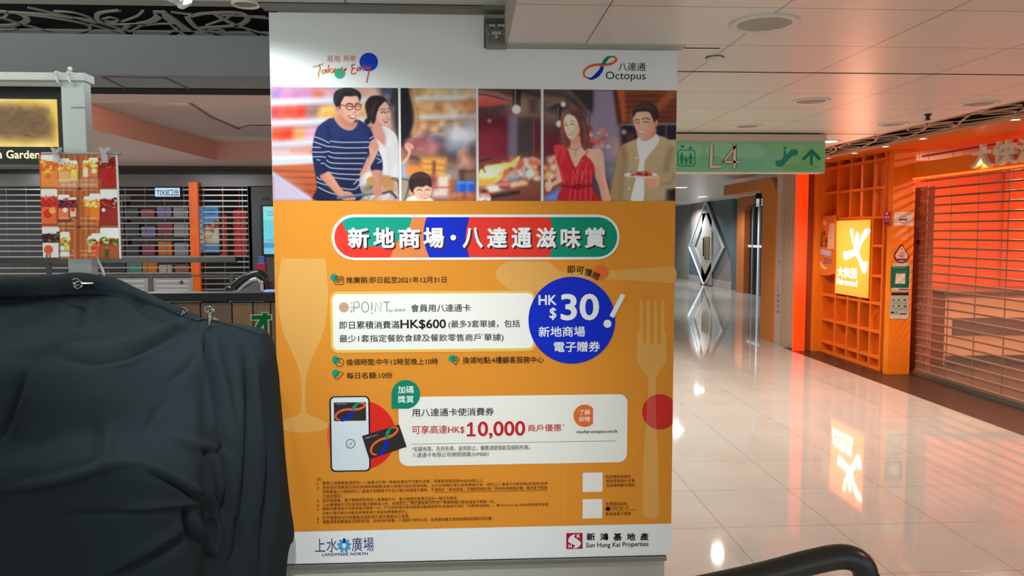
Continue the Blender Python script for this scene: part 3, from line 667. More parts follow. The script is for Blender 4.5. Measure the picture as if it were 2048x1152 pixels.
for i in range(3):
    for j in range(2 + (i < 2)): s.ribbon([(673+j*4.5, 560+i*2.7-.8), (676+j*4.5, 560+i*2.7-.8)], 1.4, DARK, False)
for x in (673.5, 683): s.ribbon([(x, 551.5), (x, 555)], 1.2, DARK, False)
s.ribbon(ellipse(679.5, 724.7, 8.2), 1.2, DARK, False, True); s.ribbon([(679, 719), (679, 725.2), (683.5, 725.2)], 1.2, DARK, False)
s.ribbon(catmull([(911, 730), (905.5, 721.5), (905, 716), (911, 712.7), (917.2, 716), (916.7, 721.5), (911, 730)], 4), 1.2, DARK, False); s.ribbon(ellipse(911, 719, 2.8), 1.2, DARK, False, True)
s.ribbon([(668.5, 754), (680.5, 742.5), (683, 745), (685.5, 744.5), (687, 748), (675, 759.5), (673, 757), (670.5, 757.5), (668.5, 754)], 1.2, DARK, False)
s.text('用八達通卡使消費券', 824, 988, 817, 833, BK, .008, layer=False)
RD = 'c4222b'
s.text('可享高達HK$', 824, 929, 851, 868.5, RD, .008, layer=False); s.poly([(933.5, 850), (941, 844), (945.3, 843.8), (945.3, 868), (951.5, 868), (951.5, 872.2), (933.5, 872.5), (933.5, 868.2), (940, 868.1), (940, 850.5), (934.5, 853.8)], RD, False); s.text('0,000', 955.5, 1050.5, 842.5, 877, RD, .02, layer=False); s.text('商戶優惠', 1055.5, 1122.5, 848.5, 863, RD, .006, layer=False); s.text('*', 1124.5, 1129, 848, 852.5, RD, layer=False)
s.text('*名額有限，先到先得，送完即止。優惠須受條款及細則約束。', 824, 1060, 893, 903, '2a2626', layer=False); s.text('八達通卡有限公司牌照號碼:SVF0001', 824, 977, 905.2, 914.8, '2a2626', layer=False)
s.text('voucher.octopus.com.hk', 1152.3, 1235, 859.8, 868.3, '201d1d', .012, layer=False)
TN = '5a3013'
s.text('註:', 634, 643.5, 954.5, 961, TN, layer=False)
for i, (t, x1, y) in enumerate([('累積之消費單據須憑同一八達通卡於同一參與商場內不同商戶消費，而每筆金額須達HK$100或以上。', 968, 969.7), ('會員須於消費當日指定換領時間親臨消費之商場的指定換領地點，出示合資格交易之消費單據正本、相符之八達通卡付款存根(如適用)及與', 1095, 978.7),
        ('消費單據上卡號相同之八達通卡/相關支付平台介面以換領電子贈券。不適用於「新地商場」手機應用程式或「新地商場會員計劃」微信官方帳號', 1094.5, 986.8), ('之自助登記。', 685, 995.5), ('成功換領後，電子贈券將即時存入會員賬戶內。電子贈券於換領日起計一個月內有效。', 916, 1004.3), ('上水廣場每日可供換領的電子贈券為10份，換完即止。每位會員每日於同一參與商場只限換領電子贈券一次。', 990, 1013),
        ('每套消費單據只可換領電子贈券一次，不可與商場內其他推廣活動重複使用(包括但不限於「消費券加碼賞」，惟The Point by SHKP商場綜合會員', 1097, 1021.3), ('計劃之登記積分活動及參與商場之常設泊車優惠除外)。', 815, 1030), ('恕不接受任何分拆簽賬及指定商戶或交易發出之發票。', 820, 1038.8), ('優惠須受有關條款及細則約束。如有任何爭議，八達通卡有限公司、新鴻基地產及參與商場保留最終決定權。', 985.5, 1047)]):
    s.text(t, 645.2, x1, y-7.2, y, TN, layer=False)
    if i in (2, 4): s.ribbon([(868 if i == 2 else 795, y+(-2.6 if i == 2 else -1.2)), (x1, y+(-6.6 if i == 2 else -3.0))], .6, TN, False)
for i, y in enumerate((969.5, 978.5, 1004, 1013, 1021.3, 1038.8, 1047)): s.text('%d.' % (i+1), 634.3, 639.5, y-6, y, TN, layer=False)
s.text('^指定餐飲食肆及', 1208, 1261.5, 949.8, 956.6, TN, layer=False); s.text('餐飲零售商戶名單', 1212, 1269, 958.2, 965, TN, layer=False); s.text('及詳細條款及細則', 1212, 1269, 967, 973.8, TN, layer=False)
s.text('免費登記成為', 1211, 1254, 1004, 1010.8, TN, layer=False); s.text('會員換電子贈券', 1211, 1262, 1024.2, 1031, TN, layer=False); s.poly(ellipse(1215.7, 1017, 4.6), '1c1512', False); thin('P', 1227, 1232, 1012.3, 1021.3, '3a2415', .8); thin('O', 1233.5, 1240.5, 1012.3, 1021.3, '3a2415', .8); thin('I', 1242, 1244, 1012.3, 1021.3, '3a2415', .8); thin('N', 1245.5, 1251, 1012.3, 1021.3, '3a2415', .8); thin('T', 1252, 1258.5, 1012.3, 1021.3, '3a2415', .8)
s.text('by SHKP', 1259, 1273, 1018, 1020.5, '3a2415', layer=False)
s.text('THE', 1221, 1224, 1012.5, 1021, '3a2415', layer=False)
s.build('lettering', poster, label='dark body lettering')
for x0, y0, x1, y1 in ((1165, 944.5, 1205, 984), (1165, 997.5, 1204.5, 1037)):
    s = Sheet('Y', YP); s.n = 14; s.poly2(rr(x0, y0, x1, y1, 1), 'eceae2', False); s.build('white_square', poster)


# --- the four printed photographs
z7, z8 = zf(530, 160, .2170), zf(930, 160, .2170)
UB, UT = 1.6805, 2.1305
def cv(px0, px1, W, fn):
    a, b = at(px0, 290, 'Y', YP).x, at(px1, 290, 'Y', YP).x
    return Canvas('Y', YP, 0, 0, 1, 1, W, corners=((max(a, PX0+.001), UT), (min(b, PX1-.001), UB)), fn=fn)
SK, SKD, SKL = (222, 160, 138), (188, 120, 100), (240, 190, 168)
# 1: couple with a trolley by supermarket shelves
c = cv(543.5, 797, 260, z7)
c.im[:] = (214, 170, 165); c.rect(40, 60, 1240, 230, (196, 150, 150), 20)
c.speck(60, 80, 640, 160, 26, [(190, 120, 170), (205, 150, 190), (150, 120, 180), (225, 190, 205), (215, 100, 140)], 22, 42, 8, .6, 1.0, 1)
for x, col in ((100, (138, 120, 178)), (205, (205, 118, 160)), (300, (160, 110, 170)), (395, (190, 112, 170)), (500, (214, 112, 66)), (590, (228, 180, 175)), (960, (230, 190, 150)), (1020, (235, 205, 170)), (900, (220, 160, 140))): c.rect(x-45, 92, x+42, 168, col, 12, .8)
for x, col in ((100, (120, 105, 165)), (500, (200, 95, 50))): c.rect(x-30, 120, x+25, 160, col, 8, .7)
c.poly([(1060, 70), (1225, 70), (1230, 420), (1120, 200)], (66, 52, 58), 12, 1, 0); c.speck(1100, 80, 1190, 300, 16, [(110, 125, 175), (190, 200, 220), (60, 60, 90)], 10, 26, 6, .8, 1.2, 4); c.rect(1195, 70, 1260, 620, (50, 36, 36), 10)
c.rect(40, 232, 650, 262, (140, 96, 100), 14); c.rect(860, 205, 950, 380, (228, 176, 120), 14)
for x0, x1, col in ((50, 145, (204, 66, 72)), (150, 275, (224, 74, 50)), (278, 392, (228, 58, 44)), (395, 505, (150, 110, 108)), (512, 650, (228, 172, 84))):
    c.poly([(x0, 275), ((x0+x1)/2, 235), (x1, 270), (x1, 350), (x0, 356)], col, 9); c.rect(x0+8, 318, x1-6, 356, tuple(min(255, v+30) for v in col), 10, .45); c.line([(x0+6, 296), (x1-8, 290)], 7, tuple(v*.75 for v in col), 4, .6)
c.speck(520, 260, 640, 340, 8, [(240, 200, 120), (215, 140, 60)], 18, 34, 6, .6); c.speck(860, 230, 945, 360, 8, [(240, 200, 140), (205, 130, 70)], 16, 30, 6, .7)
c.rect(40, 425, 480, 450, (150, 90, 92), 12)
for x0, x1, col in ((55, 158, (228, 84, 46)), (150, 272, (228, 60, 36)), (272, 384, (224, 158, 96)), (380, 480, (222, 168, 190))):
    c.poly([(x0, 470), ((x0+x1)/2, 435), (x1, 465), (x1, 545), (x0, 552)], col, 9); c.line([(x0+6, 498), (x1-8, 494)], 7, tuple(v*.78 for v in col), 4, .6)
c.rect(40, 615, 480, 640, (170, 120, 122), 10); c.rect(40, 640, 470, 694, (236, 198, 196), 10); c.speck(240, 640, 440, 690, 9, [(222, 130, 108), (236, 180, 170), (214, 100, 80)], 20, 40, 8, .7, .5)
for p in ([(40, 190), (640, 165), (640, 205), (40, 230)], [(870, 168), (1060, 165), (1060, 200), (870, 200)], [(40, 378), (660, 352), (660, 392), (40, 424)], [(860, 352), (960, 350), (960, 380), (860, 385)], [(40, 575), (480, 552), (480, 590), (40, 614)], [(40, 702), (460, 690), (460, 735), (40, 748)], [(40, 748), (460, 738), (460, 768), (40, 790)]): c.poly(p, (214, 224, 242), 7, 1, 0)
c.line([(45, 726), (460, 712)], 10, (236, 240, 250), 4)
c.poly([(60, 792), (500, 770), (520, 1110), (60, 1110)], [(206, 108, 64), (178, 82, 44)], 3, 1, 0)
for y in (842, 898, 958, 1022, 1082): c.line([(80, y-6), (500, y+6)], 8, (134, 56, 34), 3, .85)
c.poly([(70, 850), (150, 905), (420, 1085), (400, 1112), (70, 1112)], (206, 196, 222), 6, 1, 0); c.line([(90, 880), (400, 1090)], 20, (166, 160, 214), 6, .8); c.line([(80, 870), (420, 1100)], 8, (236, 232, 244), 4, .9); c.ell(180, 1030, 90, 70, (214, 176, 196), 30, .6)
# woman
c.poly([(945, 345), (922, 250), (940, 185), (985, 148), (1060, 146), (1112, 175), (1145, 235), (1156, 300), (1120, 360), (1030, 420), (970, 395), (930, 408)], (44, 32, 34), 2)
c.poly([(918, 375), (950, 350), (972, 385), (950, 412), (925, 408)], (40, 28, 30), 2)
c.poly([(990, 360), (1095, 415), (1085, 470), (1120, 560), (1110, 620), (1050, 580), (975, 450)], (216, 150, 128), 2)
c.poly([(1092, 200), (1125, 212), (1150, 262), (1160, 318), (1142, 372), (1134, 415), (1096, 424), (1040, 390), (1022, 335), (1050, 252)], (234, 178, 156), 1.6)
c.ell(1075, 330, 30, 40, (240, 190, 168), 20, .6); c.poly([(1030, 340), (1060, 395), (1100, 424), (1050, 410)], (196, 130, 110), 6, .6)
c.line([(1066, 276), (1090, 268), (1106, 274)], 5, (70, 40, 40), 1.5); c.line([(1070, 302), (1090, 294), (1108, 302)], 7, (60, 34, 34), 1.5); c.line([(1128, 268), (1146, 268)], 5, (70, 40, 40), 1.5); c.line([(1128, 294), (1146, 294)], 6, (60, 34, 34), 1.5)
c.line([(1118, 300), (1130, 340), (1112, 348)], 4, (200, 130, 112), 1.5); c.poly([(1084, 362), (1112, 368), (1140, 358), (1130, 386), (1108, 396)], (168, 66, 70), 1.2); c.poly([(1092, 366), (1114, 372), (1134, 364), (1122, 380), (1106, 380)], (250, 244, 240), 1)
c.poly([(1098, 196), (1064, 236), (1044, 270), (1024, 330), (1012, 392), (985, 400), (972, 330), (1000, 230), (1050, 180)], (40, 30, 33), 2); c.line([(1030, 200), (1000, 260), (985, 330)], 8, (88, 70, 70), 4, .7)
c.poly([(1080, 425), (1150, 452), (1206, 500), (1234, 600), (1242, 760), (1240, 888), (1090, 895), (1070, 760), (1050, 640), (1005, 565), (1045, 560), (1108, 610), (1112, 500)], (236, 230, 230), 2)
c.line([(1085, 430), (1122, 520), (1104, 616)], 10, (210, 204, 208), 4, .8); c.line([(1140, 640), (1150, 760), (1145, 880)], 14, (204, 200, 206), 8, .7); c.line([(1200, 600), (1205, 760)], 12, (212, 208, 212), 8, .7); c.line([(1040, 570), (1104, 622)], 10, (214, 206, 208), 3, .8)
c.poly([(880, 880), (990, 845), (1000, 905), (950, 950), (882, 985)], (230, 222, 220), 2); c.poly([(955, 895), (1160, 885), (1180, 1010), (1010, 1020), (940, 1000)], (206, 152, 90), 2)
for y in (912, 934, 958, 982): c.line([(960, y), (1165, y-8)], 6, (176, 120, 62), 2.5, .7)
c.poly([(900, 985), (1000, 985), (1010, 1110), (890, 1110)], (150, 140, 128), 6); c.speck(900, 990, 1230, 1105, 30, [(230, 220, 205), (120, 110, 90), (214, 150, 80), (80, 90, 80), (240, 236, 230)], 8, 26, 4, .8, .6, 8); c.line([(1180, 900), (1225, 930), (1240, 1100)], 5, (50, 46, 46), 2); c.line([(1168, 912), (1240, 936)], 5, (50, 46, 46), 2)
# man
c.poly([(628, 350), (560, 376), (492, 428), (460, 500), (436, 630), (442, 740), (470, 900), (478, 1000), (466, 1110), (872, 1110), (866, 960), (884, 860), (930, 745), (960, 700), (985, 845), (1078, 842), (1078, 730), (1040, 640), (1010, 545), (985, 480), (945, 420), (896, 385), (845, 365)], [(34, 48, 100), (22, 28, 62)], 1.6)
c.poly([(655, 380), (760, 470), (900, 440), (940, 560), (600, 560), (560, 440)], (38, 54, 112), 14, .6); c.line([(578, 430), (600, 560), (575, 780), (560, 860)], 12, (16, 22, 52), 6, .8); c.line([(965, 440), (968, 560), (950, 700)], 10, (16, 22, 52), 6, .8)
c.poly([(690, 620), (860, 640), (820, 1080), (680, 1080)], (26, 30, 66), 18, .6)
for p in ([(600, 563), (720, 575), (962, 572)], [(592, 612), (760, 626), (958, 622)], [(588, 656), (650, 674), (938, 672)], [(585, 700), (660, 720), (924, 722)], [(570, 738), (630, 766), (902, 770)], [(562, 782), (630, 814), (888, 822)], [(585, 850), (680, 866), (874, 872)], [(600, 890), (700, 908), (864, 920)], [(480, 896), (500, 914), (520, 918)], [(480, 940), (560, 965), (800, 1010), (868, 968)], [(490, 988), (600, 1040), (700, 1060)], [(820, 960), (866, 912)], [(460, 524), (520, 545), (592, 580)], [(452, 570), (510, 590), (586, 616)], [(440, 620), (510, 622)], [(440, 664), (520, 666), (582, 660)], [(442, 708), (510, 706), (560, 712)], [(480, 735), (505, 740)], [(520, 768), (552, 770)], [(965, 540), (998, 522)], [(1018, 668), (1056, 700)], [(1030, 720), (1068, 740)], [(1038, 766), (1070, 752)]): c.line(p, 7, (226, 230, 238), 1.2)
c.poly([(638, 352), (690, 320), (745, 372), (830, 392), (852, 380), (846, 420), (815, 455), (775, 466), (715, 448), (665, 400)], (214, 144, 122), 1.8); c.poly([(700, 340), (760, 388), (832, 396), (820, 420), (740, 410)], (178, 108, 88), 8, .7)
c.poly([(695, 215), (718, 165), (780, 145), (842, 148), (864, 190), (868, 245), (858, 300), (842, 350), (815, 386), (782, 394), (742, 374), (705, 335), (682, 285)], (230, 170, 146), 1.6)
c.poly([(690, 250), (720, 335), (780, 392), (740, 378), (700, 335)], (196, 130, 108), 8, .7); c.ell(770, 185, 50, 25, (244, 196, 174), 14, .7); c.ell(820, 292, 22, 24, (242, 186, 164), 12, .6); c.ell(662, 262, 18, 34, (222, 152, 130), 1.5); c.ell(666, 264, 9, 20, (190, 118, 100), 3)
c.poly([(660, 250), (634, 200), (634, 140), (654, 105), (692, 84), (748, 70), (806, 76), (858, 100), (884, 132), (886, 162), (872, 205), (864, 172), (842, 146), (790, 152), (738, 150), (716, 180), (700, 216), (690, 268), (676, 240)], (34, 30, 34), 1.6); c.line([(690, 100), (760, 92), (830, 115)], 10, (84, 80, 86), 6, .6); c.line([(650, 190), (668, 150), (700, 120)], 10, (80, 78, 84), 6, .5)
c.line([(752, 224), (780, 216), (806, 224)], 7, (54, 40, 40), 1.5); c.line([(832, 222), (852, 216), (872, 224)], 6, (54, 40, 40), 1.5); c.line([(762, 246), (784, 240), (804, 248)], 6, (60, 38, 38), 1.5); c.line([(834, 244), (854, 240), (870, 246)], 5, (60, 38, 38), 1.5)
for cx, rx in ((780, 34), (858, 28)): c.line(ellipse(cx, 248, rx, 28, 22)+[ellipse(cx, 248, rx, 28, 22)[0]], 6, (96, 40, 50), 1.3, 1, 0)
c.line([(814, 240), (830, 240)], 5, (96, 40, 50), 1.2); c.line([(682, 226), (748, 238)], 6, (80, 40, 46), 1.3); c.line([(884, 234), (890, 226)], 5, (80, 40, 46), 1.2)
c.line([(822, 256), (838, 296), (816, 302)], 5, (196, 126, 106), 2); c.poly([(766, 322), (800, 330), (842, 318), (832, 350), (806, 362), (780, 348)], (176, 76, 74), 1.3); c.poly([(776, 326), (802, 334), (836, 324), (824, 342), (800, 346)], (252, 248, 244), 1)
c.poly([(508, 893), (545, 862), (588, 846), (640, 905), (712, 1012), (780, 1030), (822, 1062), (830, 1104), (728, 1108), (660, 1052), (575, 965)], (218, 150, 126), 1.6); c.line([(530, 890), (640, 1020), (720, 1090)], 14, (180, 110, 90), 9, .6)
for p in ([(740, 1052), (752, 1100)], [(770, 1046), (782, 1104)], [(800, 1056), (806, 1104)]): c.line(p, 4, (172, 104, 88), 1.8)
c.poly([(980, 842), (1076, 838), (1070, 935), (1088, 1005), (1086, 1058), (1035, 1068), (994, 1050), (985, 1000), (1022, 950)], (214, 146, 124), 1.6); c.line([(1070, 860), (1060, 960)], 12, (176, 108, 90), 8, .6)
c.poly([(958, 602), (1000, 545), (1046, 582), (1052, 622), (1030, 690), (985, 775), (930, 850), (888, 882), (876, 858), (918, 800), (962, 705)], (226, 162, 140), 1.6); c.line([(962, 705), (930, 790), (884, 868)], 10, (186, 118, 98), 6, .6)
for p in ([(1000, 560), (1036, 610)], [(985, 578), (1026, 632)], [(972, 600), (1016, 652)]): c.line(p, 4, (190, 122, 104), 1.8)
c.line([(672, 1088), (830, 1068), (985, 1048)], 24, (86, 96, 118), 1.6, 1, 0); c.line([(672, 1080), (985, 1040)], 6, (150, 160, 180), 2, .8, 0); c.line([(1090, 1044), (1156, 1026), (1212, 1084)], 22, (70, 78, 98), 1.6, 1, 0)
for p in ([(1000, 1010), (1012, 1056)], [(1030, 1004), (1038, 1060)], [(1056, 1002), (1062, 1056)]): c.line(p, 4, (170, 104, 88), 1.8)
c.grain(2.5); c.build('printed_photo', 1.12, .0012, poster, label='printed photo of a couple pushing a trolley')
# 2: child in front of shelves
c = cv(802, 952, 156, z7)
c.im[:] = (150, 108, 84)
for y0, y1 in ((80, 145), (195, 325), (370, 500)):
    c.rect(1340, y0, 1960, y1, (206, 160, 116), 10); c.speck(1380, y0+15, 1950, y1-12, 34, [(224, 176, 120), (190, 112, 60), (236, 214, 180), (214, 190, 160), (150, 90, 60), (200, 130, 70)], 18, 36, 7, .75, 1.0, int(y0))
c.speck(1400, 80, 1940, 145, 12, [(190, 175, 120), (225, 180, 120), (160, 190, 190)], 20, 34, 7, .8)
for y0, y1 in ((150, 184), (322, 358), (500, 528)): c.poly([(1370, y0+8), (1960, y0-8), (1960, y1-10), (1370, y1+4)], (212, 216, 224), 6, 1, 0)
c.ell(1900, 240, 42, 66, (150, 74, 40), 10, .8); c.ell(1895, 240, 24, 40, (214, 160, 120), 8, .8)
c.speck(1660, 400, 1945, 640, 34, [(214, 214, 222), (190, 192, 206), (232, 232, 236), (150, 140, 150)], 22, 50, 10, .75, 1.2, 9)
c.poly([(1250, 60), (1335, 70), (1372, 200), (1405, 320), (1386, 470), (1300, 570), (1250, 600)], (32, 28, 34), 4, 1, 2)
c.poly([(1328, 70), (1372, 190), (1420, 320), (1405, 470), (1370, 500), (1340, 500), (1372, 400), (1362, 250)], (190, 136, 92), 5, .9, 2); c.line([(1345, 120), (1390, 300), (1365, 490)], 10, (226, 182, 130), 5, .6)
c.speck(1290, 510, 1500, 640, 14, [(150, 80, 84), (90, 50, 60), (190, 130, 130)], 24, 46, 10, .8, .8, 3); c.speck(1480, 540, 1640, 660, 14, [(170, 90, 90), (90, 100, 130), (214, 150, 150), (120, 70, 70)], 20, 40, 9, .8, .9, 5); c.rect(1640, 620, 1800, 760, (52, 56, 76), 20, .8)
c.poly([(1330, 640), (1360, 640), (1810, 800), (1960, 790), (1960, 830), (1810, 842), (1330, 690)], (148, 98, 84), 4, 1, 0); c.poly([(1330, 690), (1810, 842), (1960, 830), (1960, 850), (1810, 870), (1330, 720)], (64, 46, 48), 4, 1, 0)
c.poly([(1360, 720), (1800, 868), (1960, 850), (1960, 1115), (1360, 1115)], (120, 84, 72), 8, 1, 0); c.rect(1440, 720, 1670, 880, (226, 156, 74), 6); 
for y in (770, 825): c.line([(1440, y), (1670, y+14)], 9, (174, 110, 52), 3)
c.rect(1545, 750, 1570, 870, (96, 62, 50), 4); c.rect(1670, 800, 1800, 940, (150, 130, 128), 8, .9); c.rect(1800, 830, 1840, 1000, (58, 44, 48), 6)
c.rect(1790, 660, 1890, 800, (206, 150, 130), 8, .9); c.ell(1838, 690, 44, 16, (214, 116, 70), 5, .8); c.ell(1910, 650, 40, 60, (60, 52, 58), 10, .8)
c.rect(1580, 880, 1700, 1000, (226, 200, 170), 6); c.rect(1540, 960, 1700, 1080, (206, 186, 176), 6); c.line([(1560, 990), (1700, 990)], 6, (170, 60, 60), 3); c.rect(1700, 930, 1770, 1000, (170, 84, 50), 6); c.rect(1840, 860, 1960, 930, (120, 90, 70), 8)
c.rect(1700, 1030, 1960, 1115, (176, 96, 62), 8); c.speck(1720, 1040, 1940, 1110, 10, [(214, 130, 80), (140, 70, 46)], 14, 26, 5, .8)
for x in (1765, 1850): c.rect(x, 940, x+78, 1032, (32, 84, 196), 4); c.ell(x+39, 945, 39, 12, (80, 140, 226), 3); c.line([(x+16, 960), (x+18, 1025)], 10, (90, 150, 236), 5, .7)
c.rect(1530, 890, 1580, 1000, (160, 50, 56), 8, .8)
c.poly([(1250, 770), (1300, 760), (1330, 860), (1310, 920), (1250, 930)], (150, 160, 190), 8); c.poly([(1300, 800), (1420, 785), (1450, 850), (1330, 880)], (222, 130, 56), 5); c.poly([(1250, 930), (1330, 930), (1330, 1110), (1250, 1110)], (150, 136, 116), 8); c.line([(1250, 910), (1330, 940), (1290, 1110)], 7, (44, 40, 42), 2)
c.poly([(1258, 765), (1300, 715), (1318, 675), (1290, 620), (1300, 585), (1335, 582), (1362, 600), (1370, 625), (1346, 648), (1336, 700), (1290, 770)], (222, 158, 136), 1.6)
for p in ([(1312, 596), (1340, 640)], [(1334, 592), (1354, 630)]): c.line(p, 4, (180, 112, 94), 1.6)
c.poly([(1330, 1080), (1390, 1060), (1500, 1080), (1545, 1120), (1310, 1120)], (226, 218, 196), 2)
c.poly([(1362, 1000), (1390, 972), (1520, 970), (1534, 1030), (1512, 1085), (1462, 1108), (1410, 1095), (1376, 1050)], (232, 172, 146), 1.5); c.ell(1350, 1030, 18, 30, (220, 150, 126), 1.5); c.ell(1420, 1060, 24, 20, (240, 170, 150), 8, .6)
c.poly([(1345, 1025), (1326, 970), (1334, 905), (1372, 862), (1440, 846), (1500, 868), (1532, 920), (1536, 985), (1515, 985), (1490, 972), (1450, 986), (1400, 985), (1372, 1010), (1366, 1040)], (48, 34, 32), 1.6); c.line([(1370, 890), (1430, 870), (1490, 890)], 10, (110, 80, 70), 6, .6)
for x in (1385, 1410, 1440, 1470, 1500): c.line([(x+10, 890), (x, 975)], 4, (84, 60, 54), 2, .5)
c.line([(1404, 1016), (1424, 1008), (1444, 1018)], 6, (60, 36, 34), 1.4); c.line([(1480, 1014), (1500, 1008), (1516, 1014)], 6, (60, 36, 34), 1.4); c.line([(1466, 1030), (1474, 1050), (1460, 1054)], 4, (196, 124, 104), 1.5); c.poly([(1434, 1066), (1470, 1070), (1508, 1056), (1490, 1088), (1460, 1090)], (176, 80, 76), 1.2); c.poly([(1444, 1070), (1472, 1074), (1500, 1062), (1484, 1080), (1462, 1082)], (250, 246, 240), 1)
c.grain(2.5); c.build('printed_photo', .74, .0012, poster, label='printed photo of a laughing child by shelves')
# 3: buffet counter
c = cv(957, 1081.5, 130, z8)
c.im[:] = (62, 46, 44); c.rect(110, 60, 720, 360, (78, 58, 54), 10)
c.poly([(300, 90), (700, 90), (700, 180), (520, 150), (360, 130)], (58, 44, 42), 10, 1, 0); c.poly([(360, 160), (700, 180), (700, 350), (520, 340), (420, 330), (360, 250)], (106, 82, 74), 10, 1, 2); c.rect(590, 180, 660, 300, (64, 50, 48), 6, .9); c.line([(540, 100), (700, 150)], 16, (44, 34, 34), 4); c.rect(110, 240, 400, 380, (52, 36, 38), 12, .9); c.rect(300, 280, 400, 370, (70, 64, 92), 14, .7)
c.poly([(112, 95), (300, 110), (430, 170), (420, 190), (200, 130), (112, 132)], (120, 84, 76), 3, 1, 0); c.poly([(112, 132), (200, 138), (418, 192), (410, 214), (250, 244), (112, 250)], [(176, 88, 78), (140, 56, 56)], 3, 1, 0); c.line([(120, 134), (200, 140), (415, 196)], 6, (70, 44, 42), 2)
c.rect(112, 350, 400, 780, (88, 26, 36), 8); c.ell(220, 560, 90, 150, (128, 40, 56), 60, .8); c.rect(112, 350, 400, 440, (56, 22, 28), 18, .7)
c.rect(398, 330, 492, 740, (98, 84, 104), 6); c.rect(490, 345, 640, 760, (60, 50, 52), 5); c.line([(634, 350), (634, 740)], 5, (120, 108, 104), 2); c.rect(640, 370, 720, 700, (84, 30, 40), 8)
c.poly([(438, 85), (516, 85), (512, 245), (440, 245)], (28, 24, 28), 2, 1, 0); c.line([(462, 90), (462, 240)], 8, (120, 118, 124), 2); c.ell(473, 270, 52, 52, (150, 110, 90), 22, .5); c.ell(473, 270, 35, 38, (240, 224, 206), 3)
c.ell(225, 372, 12, 14, (190, 150, 140), 4); c.rect(205, 320, 245, 360, (50, 34, 34), 5); c.line([(225, 240), (225, 330)], 5, (90, 60, 56), 2)
c.poly([(112, 770), (700, 700), (700, 960), (112, 1000)], (110, 64, 46), 16, 1, 0)
c.speck(350, 720, 690, 920, 46, [(206, 110, 80), (222, 180, 160), (176, 84, 60), (230, 210, 196), (150, 60, 46), (214, 150, 90), (120, 60, 44)], 16, 36, 5, .85, .7, 12)
c.ell(600, 860, 36, 34, (226, 216, 208), 4); c.rect(525, 790, 560, 870, (170, 176, 190), 5, .8); c.ell(640, 760, 46, 30, (196, 90, 70), 6); c.ell(510, 760, 30, 28, (186, 80, 50), 5)
c.poly([(120, 870), (180, 800), (330, 770), (430, 755), (482, 706), (508, 712), (470, 780), (360, 830), (330, 915), (255, 965), (120, 975)], (208, 172, 92), 2.5, 1, 2); c.poly([(150, 870), (190, 815), (330, 795), (340, 830), (290, 880), (180, 910)], (226, 216, 186), 5, .95, 2); c.poly([(120, 900), (300, 900), (250, 962), (120, 972)], (180, 128, 52), 8, .8, 0); c.speck(170, 790, 330, 890, 12, [(240, 236, 214), (196, 196, 130), (170, 160, 90)], 12, 24, 4, .8, .8, 2); c.line([(160, 800), (185, 850)], 10, (40, 36, 30), 4)
for y in (870, 895, 920): c.line([(320, y), (420, y-30)], 9, (176, 116, 60), 3)
c.ell(445, 890, 58, 20, (160, 160, 166), 4); c.rect(390, 890, 500, 935, (120, 118, 124), 5); c.rect(500, 900, 575, 965, (96, 72, 64), 5); c.line([(130, 750), (230, 725)], 9, (34, 26, 28), 3)
c.rect(112, 965, 560, 1060, (160, 96, 62), 12); c.ell(270, 1000, 70, 26, (230, 214, 206), 6); c.ell(370, 970, 50, 22, (206, 110, 116), 6); c.rect(320, 980, 430, 1005, (58, 44, 44), 5, .9); c.speck(430, 945, 560, 1000, 12, [(226, 200, 170), (206, 150, 110)], 14, 26, 5, .8, .7); c.rect(150, 1012, 205, 1045, (34, 28, 30), 5)
c.poly([(230, 1050), (700, 930), (700, 1115), (230, 1115)], [(118, 70, 54), (86, 44, 36)], 4, 1, 0); c.poly([(232, 1062), (505, 1018), (505, 1050), (232, 1095)], (36, 28, 28), 3, 1, 0); c.ell(160, 1085, 60, 30, (180, 170, 176), 6); c.speck(130, 1060, 220, 1110, 8, [(206, 90, 90), (226, 220, 220)], 10, 18, 4)
c.grain(2); c.build('printed_photo', .46, .0012, poster, label='printed photo of a buffet counter')
# 4: couple dining
c = cv(1087, 1354, 270, z8)
c.im[:] = (70, 56, 58); c.rect(700, 70, 1200, 300, (74, 56, 50), 10); c.poly([(700, 190), (1160, 240), (1170, 420), (700, 480)], (96, 76, 72), 16, 1, 0)
c.line([(720, 110), (960, 170), (1130, 330)], 30, (48, 38, 36), 6); c.line([(720, 175), (900, 185)], 24, (112, 84, 72), 8, .7); c.ell(850, 250, 90, 40, (30, 26, 26), 10, .9); c.line([(760, 240), (830, 205), (900, 200)], 14, (140, 116, 96), 6, .7)
c.poly([(960, 90), (1188, 90), (1184, 322), (1150, 320), (1010, 200)], (40, 34, 38), 4, 1, 0); c.line([(960, 100), (1160, 322)], 22, (92, 76, 72), 4, .8)
c.rect(1140, 320, 1420, 760, (112, 100, 118), 12); c.poly([(1188, 90), (1370, 90), (1410, 420), (1400, 760), (1188, 760)], (108, 96, 114), 5, 1, 0); c.rect(1360, 560, 1440, 700, (150, 116, 104), 12, .8)
c.poly([(1368, 88), (1960, 88), (1960, 400), (1400, 412)], (96, 50, 32), 4, 1, 0)
for y in (150, 200, 250, 300, 345, 380): c.line([(1480, y), (1960, y-6)], 13, (58, 30, 24), 5, .9)
c.poly([(1392, 88), (1470, 88), (1490, 380), (1440, 396)], (136, 64, 34), 4, 1, 0); c.poly([(1940, 90), (1960, 130), (1790, 290), (1756, 240), (1880, 90)], (122, 66, 40), 5, 1, 0); c.line([(1385, 96), (1432, 400)], 18, (44, 24, 22), 5)
